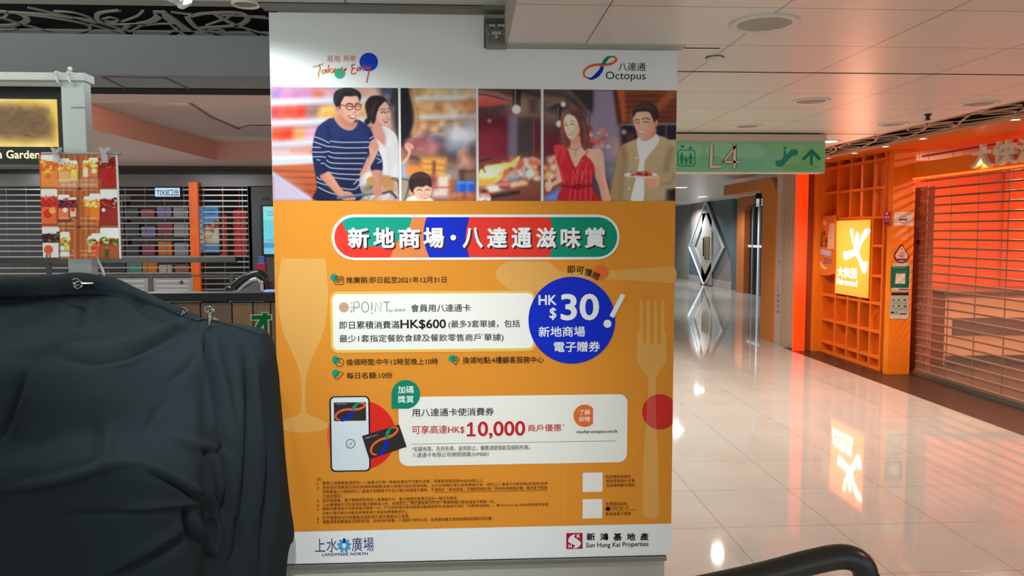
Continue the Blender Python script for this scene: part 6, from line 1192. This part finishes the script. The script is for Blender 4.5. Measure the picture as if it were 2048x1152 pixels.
# display lattice
dl = empty('display_lattice', (XL, 9.0, 0), 'orange open display lattice of square cells holding the glowing sign', 'display rack')
YA, YZ = 9.71, 8.56
rowsz = [0.0, .14, .43, .75, 1.06, 1.40, 1.72, 2.05, 2.36]; colsy = [YA-(YA-YZ)*k/5 for k in range(6)]
LB = (8.64+.115, 9.46)                     # lightbox span
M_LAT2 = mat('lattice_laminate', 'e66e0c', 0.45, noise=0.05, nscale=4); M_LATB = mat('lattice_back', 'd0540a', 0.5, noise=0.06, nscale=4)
def post_(y, z0=0.0, z1=ZS-.002): MB().box(XL, XL+.12, y-.016, y+.016, z0, z1, .002).build('upright', M_LAT2, dl)
ly0, ly1, lz0, lz1 = at(1743, 515, 'X', XL).y+.018, at(1672, 515, 'X', XL).y-.018, .79, 1.70
ys = [at(x, 520, 'X', XL).y for x in (1645, 1672, 1697, 1721, 1743, 1764.5)]
for k, y in enumerate(ys):
    if 2 <= k <= 3: post_(y, 0, lz0-.012); post_(y, lz1+.012, ZS-.002)
    else: post_(y)
for z in rowsz:
    z = max(z, .016)
    if .8 < z < 1.7: MB().box(XL+.002, XL+.119, ly0-.0+.016, ys[5]+.0, z-.014, z+.014).build('shelf', M_LAT2, dl) if False else MB().box(XL+.002, XL+.119, min(ys[5], ly0)+.016, max(ys[5], ly0)-.016, z-.014, z+.014).build('shelf', M_LAT2, dl)
    else: MB().box(XL+.002, XL+.119, ys[5], ys[0], z-.015, z+.015).build('shelf', M_LAT2, dl)
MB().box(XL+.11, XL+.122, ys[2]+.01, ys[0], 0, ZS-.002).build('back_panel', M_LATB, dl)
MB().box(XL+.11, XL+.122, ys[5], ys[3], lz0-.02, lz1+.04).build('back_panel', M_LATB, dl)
for k in range(8):
    y = ys[5]+.06+(ys[2]-ys[5]-.1)*k/7
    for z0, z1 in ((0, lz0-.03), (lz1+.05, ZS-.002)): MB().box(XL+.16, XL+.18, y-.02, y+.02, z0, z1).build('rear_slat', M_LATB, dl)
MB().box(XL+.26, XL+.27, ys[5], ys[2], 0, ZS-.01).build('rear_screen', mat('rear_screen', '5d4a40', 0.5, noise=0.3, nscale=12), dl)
lbx = empty('light_box', (XL, 9.0, lz0), 'glowing yellow light box sign with a white leaping figure', 'sign')
MB().box(XL-.012, XL+.10, ly0, ly1, lz0, lz1, .003).build('case', M_OR, lbx)
XF = XL-.0125
c = Canvas('X', XF, 0, 0, 1, 1, 120, corners=((ly1-.006, lz1-.006), (ly0+.006, lz0+.006)), fn=lambda x, y: (1640+x*.2170, 390+y*.2170))
c.im[:] = (255, 196, 70); c.ell(300, 560, 200, 420, (255, 222, 60), 160, 1); c.rect(120, 190, 490, 232, (250, 150, 62), 26, .8); c.rect(120, 900, 490, 980, (252, 170, 70), 30, .8); c.ell(320, 470, 110, 200, (255, 240, 120), 70, .7)
c.build('glowing_face', 1.0, .0006, lbx, print_mat('lightbox_face', emit=1.0, tint=(5.5, .92, .8)))
s = Sheet('X', XF, base=.0016); k8 = lambda p: zz(1640, 390, .2170, p); WH = 'fffdf4'
s.poly(k8(catmull([(278, 330), (290, 310), (306, 322), (312, 400), (322, 452), (326, 380), (336, 345), (350, 342), (360, 356), (358, 400), (356, 450), (374, 390), (405, 330), (440, 308), (462, 318), (460, 345), (425, 390), (392, 440), (366, 500), (362, 530), (384, 590), (404, 618), (432, 612), (438, 640), (430, 700), (412, 724), (396, 716), (380, 680), (356, 610), (330, 562), (290, 575), (246, 594), (222, 590), (216, 550), (222, 520), (244, 520), (300, 508), (312, 480), (296, 420)], 4, True)), WH)
s.text('大快活', 1674.5, 1715, 533, 553.5, WH, .04, layer=False); s.text('Fairwood', 1673.5, 1715, 556, 568, WH, .04, layer=False)
s.build('white_figure', lbx, mat('lightbox_white', 'fffdf4', 0.4, emit=6.0, ecol='ffe6c4'))
# round-bottomed orange notice left of the light box
nb = empty('menu_board', (XL-.02, 9.5, 1.0), 'round-bottomed orange notice with small print left of the glowing sign', 'notice')
pts = [(1636, 434), (1671, 430)]+catmull([(1671, 540), (1668, 547), (1655, 551), (1640, 549), (1636, 544)], 4)
MB().prism([at(x, y, 'X', XL-.03) for x, y in pts], (.012, 0, 0)).build('board', mat('notice_orange', 'dc7420', 0.45), nb)
s = Sheet('X', XL-.03); k3 = lambda p: zz(1330, 400, .1758, p)
s.poly(k3([(1790, 250), (1830, 225), (1850, 270), (1815, 300)]), 'e6b08a'); s.poly(k3([(1875, 265), (1935, 265), (1925, 520), (1925, 555), (1845, 555), (1850, 500), (1860, 380)]), 'e9b996', False)
s.text('全新', 1330+.1758*1778, 1330+.1758*1830, 461.5, 473.5, '5a2410', .02, layer=False); s.text('升級介面', 1330+.1758*1740, 1330+.1758*1848, 474, 494, '5a2410', .02, layer=False)
s.poly(k3([(1735, 548), (1885, 580), (1885, 640), (1732, 605)]), 'b8b4d0', False); s.text('20m!', 1330+.1758*1800, 1330+.1758*1900, 514, 527, '5b5690', .02, layer=False)
s.poly(k3(catmull([(1745, 660), (1770, 690), (1800, 740), (1840, 770), (1830, 790), (1780, 770), (1750, 720)], 3, True)), 'eab394', False)
s.build('printed_face', nb)
# stickers on the pillar
YPI = 8.19
def stk(name, label, cat, x0, y0, x1, y1, col, Y=YPI, d=.006):
    q = bx(x0, y0, x1, y1, Y); t = empty(name, ((q[0]+q[1])/2, Y, q[4]), label, cat)
    MB().box(q[0], q[1], Y-d, Y, q[4], q[5], .001).build('plate', mat('sticker_'+col, col, 0.4), t); return t, Sheet('Y', Y-d, base=.0008)
t, s = stk('award_plaque', 'white plaque with a hexagonal emblem at the top of the orange pillar', 'plaque', 1787, 424.5, 1825.5, 451.5, 'd9cfc4')
kz = lambda p: zz(1620, 260, .20898, p)
s.ribbon(kz([(852, 850), (895, 822), (930, 848), (928, 872), (892, 890), (856, 876), (852, 850)]), 1, '6b6560'); s.ribbon(kz([(856, 858), (926, 858)]), 2.6, '2e2b2a', False); s.ribbon(kz([(882, 890), (900, 890)]), 1.5, 'b8332e', False); s.ribbon(kz([(820, 804), (870, 806)]), 1, '8a8078', False); s.ribbon(kz([(930, 806), (972, 806)]), 1, '8a8078', False); s.build('print', t)
s = Sheet('Y', YPI, base=.0008)
for i, (x0, x1, y) in enumerate(((858, 925, 958), (840, 940, 975), (825, 950, 996), (825, 940, 1018), (828, 938, 1040))): s.ribbon(kz([(x0, y), (x1, y)]), 1.6, 'efb98a', i == 0)
tag(s.build('window_decal'), 'faint pale lettering decal under the white plaque on the pillar', 'decal')
t = empty('drop_decal', at(1804, 525, 'Y', YPI), 'purple-edged drop-shaped decal in the middle of the orange pillar', 'decal')
kz5 = lambda p: zz(1620, 480, .20898, p); dpt = catmull([(878, 45), (915, 95), (945, 150), (930, 200), (878, 218), (828, 200), (806, 150), (838, 95)], 5, True)
MB().prism([at(x, y, 'Y', YPI-.006) for x, y in kz5(dpt)], (0, .006, 0)).build('plate', mat('decal_purple', '3d1338', 0.4), t)
s = Sheet('Y', YPI-.006, base=.0008); s.poly(kz5([(878+(x-878)*.86, 140+(y-140)*.86) for x, y in dpt]), 'e0b6a0'); s.ribbon(kz5([(868, 88), (890, 88)]), 2.4, 'd8472a'); s.ribbon(kz5([(840, 120), (915, 122)]), 2, 'b9a0b4', False); s.ribbon(kz5([(835, 150), (915, 150)]), 2, 'd8a08c', False); s.text('18', 1620+.209*862, 1620+.209*898, 511, 515.5, '7d6aa6', .02, layer=False); s.ribbon(kz5([(830, 187), (922, 187)]), 3.6, '3c3f8a', False); s.build('print', t)
t, s = stk('green_notice', 'green and white notice sheet on the pillar under the drop decal', 'notice', 1782.5, 527, 1821, 582, 'cfc9bd')
s.poly(kz5([(778, 252), (955, 250), (945, 458), (770, 458)]), '1f6a52'); s.ribbon(kz5([(820, 310), (930, 305)]), 1.6, '4f8f70'); s.poly(kz5([(822, 322), (912, 320), (908, 418), (814, 418)]), 'd8d2c8', False); s.ribbon(kz5([(790, 262), (920, 262)]), 1, '7fae94', False); s.ribbon(kz5([(778, 472), (815, 472)]), 2, 'c9a93a', False); s.ribbon(kz5([(850, 472), (944, 474)]), 2, '3a2a26', False); s.ribbon(kz5([(785, 236), (830, 236)]), 1, '8a8f88', False); s.ribbon(kz5([(910, 240), (948, 240)]), 1, '8a8f88', False); s.build('print', t)
t, s = stk('poster_notice', 'grey black-headed notice sheet lowest on the orange pillar', 'notice', 1779.5, 584, 1818, 637.5, 'cdc8bf')
s.poly(kz5([(776, 502), (945, 502), (945, 530), (776, 530)]), '2b1f1e'); s.poly(kz5([(776, 532), (944, 532), (938, 718), (770, 718)]), 'a9b3a6', False); s.n += 1
rn = random.Random(2)
for yy in (575, 632):
    for xx in (785, 840, 895): s.ribbon(kz5([(xx, yy), (xx+rn.uniform(18, 30), yy+rn.uniform(-6, 6))]), rn.uniform(1.6, 3.4), '40403c', False)
for yy in (598, 610, 652, 664): s.ribbon(kz5([(785, yy), (925, yy)]), 1, '7d8a80', False)
s.poly(kz5([(772, 685), (805, 685), (805, 702), (772, 702)]), '2b2624', False); s.poly(kz5([(815, 682), (840, 682), (840, 706), (815, 706)]), '8d8f8a', False); s.ribbon(kz5([(855, 708), (920, 708)]), 2, '33302e', False); s.build('print', t)
t = empty('pink_tag', at(1774, 437, 'Y', YPI-.03), 'magenta hanging tag on the left edge of the pillar top', 'tag')
q = bx(1768.5, 422, 1782.5, 452, YPI-.02); MB().box(q[0], q[1], YPI-.02, YPI, q[4], q[5], .006).build('plate', mat('magenta_board', '9a1648', 0.4), t)
s = Sheet('Y', YPI-.02, base=.001); s.poly(ellipse(1773.5, 427.5, 1.6, 2.2), 'e8b8c8'); s.ribbon([(1768, 434.5), (1779, 434.5)], 2.2, 'e0a0b8', False); s.ribbon([(1768, 440), (1779, 440)], 1.2, 'b8507a', False); s.ribbon([(1769, 446.5), (1778, 446.5)], 2.4, '4a1030', False); s.build('print', t)
# fascia beam with raised letters
XB = 4.76
fb = empty('fascia_beam', (XB, 6, 2.1), 'orange sign beam with big raised white characters over the right shutter', 'sign')
zt, zb = at(1804, 330, 'X', XB).z, at(1804, 358.5, 'X', XB).z; y0 = at(1804, 345, 'X', XB).y
MB().box(XB, XB+.10, 2.0, min(y0, 8.185), zb, zt, .003).build('beam', M_OR, fb)
MB().box(XB-.01, XB+.02, 2.0, min(y0, 8.185)-.02, zb-.02, zb-.004).build('led_strip', mat('led_orange', 'ff7a30', 0.4, emit=1.2, ecol='ff7a2a'), fb)
v, f = glyphs('大快活', .02); lo, hi = v.min(0), v.max(0)
A, B_ = at(1939, 338, 'X', XB-.05), at(2082, 316, 'X', XB-.05); tz = at(1939, 293, 'X', XB-.05).z
ch = list('大快活'); 
for i, chh in enumerate(ch):
    v, f = glyphs(chh, .03); lo, hi = v.min(0), v.max(0); a0 = A.y+(B_.y-A.y)*(i/3+.01); a1 = A.y+(B_.y-A.y)*((i+1)/3-.015)
    m = MB(); P = [Vector((XB-.05, a0+(x-lo[0])/(hi[0]-lo[0])*(a1-a0), A.z+(y-lo[1])/(hi[1]-lo[1])*(tz-A.z))) for x, y in v]
    vs = [m.bm.verts.new(p) for p in P]; fs = []
    for t_ in f:
        try: fs.append(m.bm.faces.new([vs[k] for k in t_]))
        except ValueError: pass
    ex_ = bmesh.ops.extrude_face_region(m.bm, geom=fs); bmesh.ops.translate(m.bm, verts=[e for e in ex_['geom'] if isinstance(e, bmesh.types.BMVert)], vec=(.045, 0, 0))
    m.build('raised_letter', mat('letter_cream', 'cdbfae', 0.4, emit=.05, ecol='ffd9b0'), fb)
lamp('letter_lamp', 'POINT', (XB-.02, at(1968, 320, 'X', XB).y, at(1968, 331, 'X', XB).z), .25, (1, .75, .35), .02)
# transparent roller shutter
XR = 4.86
rs = empty('roller_shutter', (XR, 5, 0), 'see-through roller shutter of bronze bars closing the orange shop on the right', 'shutter')
zt2 = 2.40; yE = 8.18; m = MB(); z = .06
while z < zt2: m.box(XR-.012, XR+.012, 1.5, yE, z-.0095, z+.0095, .003); z += .0885
m.build('curtain_bars', mat('bronze_bar', '9a7458', 0.3, 0.45, noise=0.1, nscale=3), rs)
m = MB(); y = yE-.12
while y > 1.5: m.box(XR-.004, XR+.004, y-.004, y+.004, .05, zt2); y -= .42
m.build('link_rods', mat('bronze_rod', 'a5836a', 0.3, 0.6), rs)
MB().quad((XR+.002, 1.5, .05), (XR+.002, yE, .05), (XR+.002, yE, zt2), (XR+.002, 1.5, zt2)).build('clear_panes', mat('clear_pane', 'e6c8b8', 0.08, alpha=0.10, spec=0.6), rs)
MB().box(XR-.03, XR+.03, 1.5, yE, 0, .05, .004).build('bottom_rail', mat('rail_alu', '8d8274', 0.3, 0.8), rs)
# shop interior
slab('wall_shop_side', 4.9, 9.0, 9.95, 10.05, 0, 2.6, mat('inner_orange_wall', 'd8501c', 0.45, noise=0.05)); slab('wall_shop_right', 8.4, 8.5, 0, 10, 0, 2.6, mat('inner_orange_wall', 'd8501c', 0.45, noise=0.05)); slab('ceiling_shop_right', 4.95, 9, 0, 10, 2.6, 2.7, mat('inner_ceiling', 'd06a3a', 0.5))
slab('wall_shop_inner', 7.0, 7.1, 0, 9.9, 0.0, 2.6, mat('inner_orange_bright', 'f0641e', 0.4, noise=0.08, nscale=2))
cn = empty('service_counter', (6.2, 9.0, 0), 'beige service counter with a dark top inside the orange shop', 'counter')
MB().box(5.5, 6.9, 8.7, 9.4, 0, .83, .01).build('body', mat('counter_beige', 'b89270', 0.5), cn); MB().box(5.45, 6.95, 8.65, 9.45, .83, .87, .006).build('counter_top', mat('counter_dark', '4a3a34', 0.3), cn); MB().box(5.52, 6.9, 8.68, 8.7, .0, .12).build('plinth', mat('counter_plinth', '3a2c28', 0.5), cn)
MB().box(5.6, 6.85, 8.685, 8.7, .36, .56).build('dark_band', mat('counter_band', '51423f', 0.4), cn)
wp = empty('window_poster', (5.02, 7.9, 0), 'brown-red picture poster with white script just behind the shutter', 'poster')
MB().box(5.02, 5.03, at(1866, 500, 'X', 5.02).y, at(1824, 500, 'X', 5.02).y, 0, 2.05).build('sheet', mat('poster_brown', 'b0603e', 0.5, noise=0.3, nscale=4), wp)
s = Sheet('X', 5.02)
rn = random.Random(9)
for i in range(9): yy = rn.uniform(400, 600); s.poly(ellipse(rn.uniform(1834, 1862), yy, rn.uniform(4, 9), rn.uniform(4, 8)), ['c97a4a', 'd89a6a', '6a2e26', 'b85a3a', 'c9a08a'][i % 5], i == 0)
s.n += 1; s.ribbon(catmull([(1828, 616), (1833, 606), (1836, 618), (1841, 605), (1846, 617), (1850, 608), (1856, 616)], 4), 1.2, 'ead0c4', False); s.build('print', wp)
for x, y, e in ((6.0, 4.6, 60), (6.2, 6.6, 85), (6.0, 8.3, 85)): lamp('shop_ceiling_lamp', 'AREA', (x, y, 2.57), e, (1.0, .72, .50), .4)
tt = can_light(5.45, 7.25, 2.6, .05, 'small bright spot inside the orange shop behind the shutter', 26.0)
# soffit downlights
for i, (x, y, lit, lb) in enumerate(((4.22, 9.05, 26, 'bright small soffit light at the far left corner over the lattice'), (4.26, 8.48, 3, 'dim small soffit light second from the far end over the lattice'), (4.25, 7.82, 5, 'dim small soffit light just left of the orange pillar'), (4.24, 7.15, 30, 'bright small soffit light over the left end of the fascia beam'), (4.25, 5.92, 16, 'small soffit light nearest, above the raised characters'))):
    can_light(x, y, ZS, .042, lb, lit, 'soffit lights over the orange shop', name='soffit_light'); lamp('soffit_lamp', 'SPOT', (x, y, ZS-.02), 21 if lit > 10 else 9, (1, .74, .46), .03, rot=(0, .12, 0), angle=120, blend=.8)
# end cap of the neighbouring shop wall: glowing red panel, brown post, orange post, ribbed strips
def ycol(name, x0, x1, Y, m, label, cat, z1=None, d=.06, emit=None):
    a, b = at(x0, 600, 'Y', Y).x, at(x1, 600, 'Y', Y).x; o = MB().box(a, b, Y, Y+d, 0, z1 or ZQ-.002, .003).build(name, m); return tag(o, label, cat)
YC = 9.93
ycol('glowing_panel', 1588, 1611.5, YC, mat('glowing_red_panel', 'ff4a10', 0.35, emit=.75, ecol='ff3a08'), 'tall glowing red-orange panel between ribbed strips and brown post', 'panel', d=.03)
bp_ = ycol('brown_post', 1611.5, 1625, YC+.02, mat('brown_red_post', '8a3d22', 0.3, noise=0.05), 'glossy brown-red post right of the glowing panel', 'post', d=.2)
ycol('orange_post', 1627.5, 1644, YC-.05, M_OR, 'broad orange post at the left end of the display lattice', 'post', z1=ZS, d=.25)
XW = 4.31
def xcol(name, x0, x1, m, label, cat, X=XW, z1=None, d=.12):
    a, b = at(x0, 560, 'X', X).y, at(x1, 560, 'X', X).y; o = MB().box(X, X+d, b, a, 0, z1 or ZQ-.002, .004).build(name, m); return tag(o, label, cat) if label else o
rb = empty('ribbed_panel', (XW, 10.3, 0), 'pale ribbed wall panel of vertical strips beside the glowing panel', 'panel')
ya, yb = at(1561, 560, 'X', XW).y, at(1588, 560, 'X', XW).y
for k in range(5):
    y = ya+(yb-ya)*(k+.5)/5; w = (ya-yb)/5*.38
    MB().box(XW, XW+.12, y-w, y+w, 0, ZQ-.002, .006).build('rib', mat('rib_beige', 'c2a284', 0.5), rb)
MB().box(XW+.05, XW+.12, yb, ya, 0, ZQ-.002).build('backing', mat('rib_backing', '8f7a66', 0.6), rb)
wp = xcol('wall_panel', 1550.5, 1560.5, mat('pale_panel', 'cdb7ab', 0.4), None, None); t = empty('text_panel', (XW, 10.7, 0), 'pale panel with small vertical lettering right of the orange portal', 'panel'); wp.parent = t; wp.location = -Vector(t.location); wp.name = 'board'
s = Sheet('X', XW); cy = 566
for i, chh in enumerate('上水廣場商舖'):
    s.text(chh, 1554, 1558.5, cy, cy+7, '7a6a64', .02, layer=(i == 0)); cy += 10.5
s.poly([(1556, 521), (1560, 521), (1560, 526), (1556, 526)], 'b98a86', False); s.build('lettering', t)
# first orange portal
def portal(name, label, X, ynear, yfar, colw, ztop, beam, r, m, m2, d=.28, full=False):
    t = empty(name, (X, ynear, 0), label, 'portal')
    out = [(ynear, 0), (ynear, ztop-r)]+[(ynear+r-r*math.cos(a), ztop-r+r*math.sin(a)) for a in [PI/2*k/8 for k in range(1, 9)]]+[(yfar, ztop)]
    inn = [(yfar, ztop-beam), (ynear+colw+r*.5, ztop-beam)]+[(ynear+colw+r*.5-r*.5*math.sin(a), ztop-beam-r*.5+r*.5*math.cos(a)) for a in [PI/2*k/6 for k in range(1, 7)]]+[(ynear+colw, 0)]
    if full:
        inn = [(yfar, 0), (yfar-colw, 0)]+[(yfar-colw-0*k, ztop-beam) for k in (0,)]+inn[1:]
    P = [Vector((X, y, z)) for y, z in out+inn]; mm = MB(); mm.prism(P, (d, 0, 0)); mm.build('frame', m, t); return t
yn = at(1550, 600, 'X', XW).y; pt = portal('shop_portal', 'nearer orange rounded shop portal beyond the ribbed strips', XW-.02, yn, 13.0, .50, at(1531, 356, 'X', XW).z, .17, .32, mat('portal_orange', 'd98230', 0.4, noise=0.05), None)
# far: wide corridor wall at the right
XV = 7.05
slab('wall_corridor_right', XV+.12, XV+.3, 10.2, 28, 0, ZQ, mat('sage_wall', '9c9a86', 0.55, noise=0.05)); 
slab('wall_shop_rear', 4.55, 9, 10.06, 10.2, 0, 2.6, M_WALL)
y0 = at(1478, 560, 'X', XV).y
pt2 = portal('shop_portal', 'farther orange rounded shop portal with dark glazed doors', XV-.05, 0, 1, .1, 2.0, .1, .1, M_OR, None) if False else None
t = empty('shop_portal', (XV, y0, 0), 'farther orange rounded shop portal around dark glazed doors', 'portal')
zt = at(1478, 397, 'X', XV).z; yf = y0; ynr = 15.2; w = .55; r = .22
out = [(yf, 0), (yf, zt-r)]+[(yf-r+r*math.cos(a), zt-r+r*math.sin(a)) for a in [PI/2*k/8 for k in range(1, 9)]]+[(ynr, zt)]
inn = [(ynr, zt-.19)]+[(yf-w-.3, zt-.19)]+[(yf-w-.15+.0, zt-.19-.02), (yf-w, zt-.34), (yf-w, 0)]
MB().prism([Vector((XV-.08, y, z)) for y, z in out+inn], (.2, 0, 0)).build('frame', mat('portal_orange_far', 'b0622c', 0.4, noise=0.05), t)
gl_ = empty('glazed_door', (XV+.05, 17, 0), 'dark glazed sliding door with white bars inside the farther portal', 'door')
MB().box(XV+.06, XV+.08, ynr, yf-w, 0, zt-.19).build('glass', mat('dark_glass', '17181b', 0.08, spec=0.6), gl_)
for x in (1503.5, 1515.5, 1528): y = at(x, 560, 'X', XV+.03).y; MB().box(XV+.02, XV+.06, y-.05, y+.05, 0, zt-.2).build('white_bar', mat('white_bar', 'c9ccd0' if x > 1510 else '6d7074', 0.4), gl_) if x != 1503.5 else MB().box(XV+.02, XV+.06, y-.04, y+.04, 0, zt-.2).build('grey_bar', mat('grey_bar', '6d7074', 0.4), gl_)
MB().box(XV+.025, XV+.055, ynr, yf-w, at(1515, 493, 'X', XV).z-.03, at(1515, 493, 'X', XV).z+.03).build('mid_rail', mat('white_bar', 'c9ccd0', 0.4), gl_)
sg = empty('blade_sign', (5.2, 14.8, 1.9), 'small white character sign hanging by the farther portal', 'sign')
YQ = 14.2
for x0, x1, chh in ((1511, 1519.5, '豐'), (1521, 1529.5, '澤')):
    q = bx(x0, 396, x1, 414, YQ); MB().box(q[0], q[1], YQ, YQ+.04, q[4], q[5]).build('sign_plate', mat('sign_dark', '33343a', 0.4), sg)
s = Sheet('Y', YQ, base=.003); s.text('豐', 1511.5, 1519, 397, 413, 'd9dfe6', .03); s.text('澤', 1521.5, 1529, 397, 413, 'd9dfe6', .03, layer=False); s.build('lettering', sg, mat('lit_sign_white', 'd9dfe6', 0.4, emit=.5, ecol='cfe0f0'))
q = bx(1510, 380, 1530, 396, YQ); MB().box(q[0]+.02, q[1]-.02, YQ+.01, YQ+.03, q[4], ZQ).build('hanger', mat('sign_dark', '33343a', 0.4), sg)
# diamond doorway wall
wy0, wy1 = at(1463, 560, 'X', XV).y, at(1378, 560, 'X', XV).y
pw = MB().box(XV, XV+.12, wy0, wy1, 0, ZQ).build('wall_diamond', mat('blue_grey_wall', '5f6d75', 0.5, noise=0.05)); structure(pw)
k3 = lambda x, y: at(1330+.1758*x, 400+.1758*y, 'X', XV-.01)
m = MB(); m.prism([k3(*p) for p in [(300, 60), (470, 20), (330, 480), (300, 520)]], (.008, 0, 0)); structure(m.build('wall_diamond_warm_panel', mat('taupe_panel', '8d7e76', 0.5)))
m = MB(); m.prism([k3(*p) for p in [(690, 560), (745, 730), (755, 985), (540, 960)]], (.008, 0, 0)); structure(m.build('wall_diamond_lower_panel', mat('taupe_panel', '8d7e76', 0.5)))
dd = empty('diamond_door', (XV-.1, (wy0+wy1)/2, 0), 'grey door inside a large white diamond-shaped frame at the corridor end', 'door')
T_, R_, B2, L_ = (490, 10), (690, 540), (470, 975), (300, 535)
O = [k3(*p) for p in (T_, R_, B2, L_)]; cen = (490, 520); I = [k3(cen[0]+(p[0]-cen[0])*.70, cen[1]+(p[1]-cen[1])*.72) for p in (T_, R_, B2, L_)]
m = MB(); 
for i in range(4): m.prism([O[i], O[(i+1) % 4], I[(i+1) % 4], I[i]], (-.06, 0, 0))
m.build('diamond_frame', mat('frame_grey_white', '84898a', 0.65, noise=0.25, nscale=3), dd)
m = MB()
for i in range(4): m.tube([O[i]+Vector((-.07, 0, 0)), O[(i+1) % 4]+Vector((-.07, 0, 0))], .03, 8)
m.build('white_edge', mat('frame_white', 'd3d8da', 0.6), dd)
m = MB(); m.prism([v+Vector((-.02, 0, 0)) for v in I], (.02, 0, 0)); m.build('infill', mat('door_taupe', '9a8f86', 0.5), dd)
y_a, y_b = k3(440, 500).y, k3(550, 500).y; MB().box(XV-.07, XV-.03, y_b, y_a, 0.02, k3(490, 150).z).build('leaf', mat('door_leaf', 'a39a90', 0.45), dd)
MB().box(XV-.09, XV-.07, k3(530, 500).y, k3(470, 500).y, k3(500, 665).z, k3(500, 415).z).build('push_plate', mat('brass_plate', '9d8a66', 0.3, 0.5), dd)
MB().tube([k3(482, 430)+Vector((-.12, 0, 0)), k3(482, 640)+Vector((-.12, 0, 0))], .02, 8).build('pull_handle', M_BLK, dd)
MB().box(XV-.12, XV+.0, y_b, y_a, 0, .02).build('threshold', M_BLK, dd)
slab('baseboard_right', XV-.02, XV, wy0, wy1, 0, .22, mat('skirting_grey', 'a9a29a', 0.4))
fs_ = empty('far_shutter', (6.5, 27.8, 0), 'pale blue-lit roller shutter at the far end of the corridor', 'shutter')
m = MB(); z = .2; xa, xb = 5.2, XV
while z < 2.15: m.box(xa, xb, 27.80, 27.84, z-.035, z+.035); z += .135
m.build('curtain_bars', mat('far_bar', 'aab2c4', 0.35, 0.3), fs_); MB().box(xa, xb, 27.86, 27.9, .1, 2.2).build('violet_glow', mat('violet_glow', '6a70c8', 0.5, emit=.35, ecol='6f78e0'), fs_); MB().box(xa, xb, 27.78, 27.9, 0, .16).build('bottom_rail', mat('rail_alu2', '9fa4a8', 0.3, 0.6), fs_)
# hand rail bend at the bottom right
YH = 1.22
P = catmull([at(1330, 1193, 'Y', YH-.06), at(1430, 1172, 'Y', YH-.03), at(1530, 1149, 'Y', YH), at(1620, 1125, 'Y', YH+.02), at(1682, 1113.5, 'Y', YH+.03), at(1716, 1123, 'Y', YH+.03), at(1731, 1147, 'Y', YH+.03), at(1734, 1190, 'Y', YH+.03), at(1734, 1500, 'Y', YH+.03), at(1734, 2560, 'Y', YH+.03)], 8)
hr = empty('hand_rail', (P[-1].x, P[-1].y, 0), 'dark grey tubular hand rail bend at the bottom right corner', 'handrail')
m = MB(); m.tube(P, .021, 20, up=(0, 1, 0)); m.build('tube', mat('graphite_rail', '3a3836', 0.28, 0.6, spec=.6), hr, smooth=True)
z0 = 0; MB().lathe((P[-1].x, P[-1].y, 0), [(.05, 0), (.05, .008), (.026, .012)], 24).build('floor_flange', mat('graphite_rail', '3a3836', 0.28, 0.6), hr)
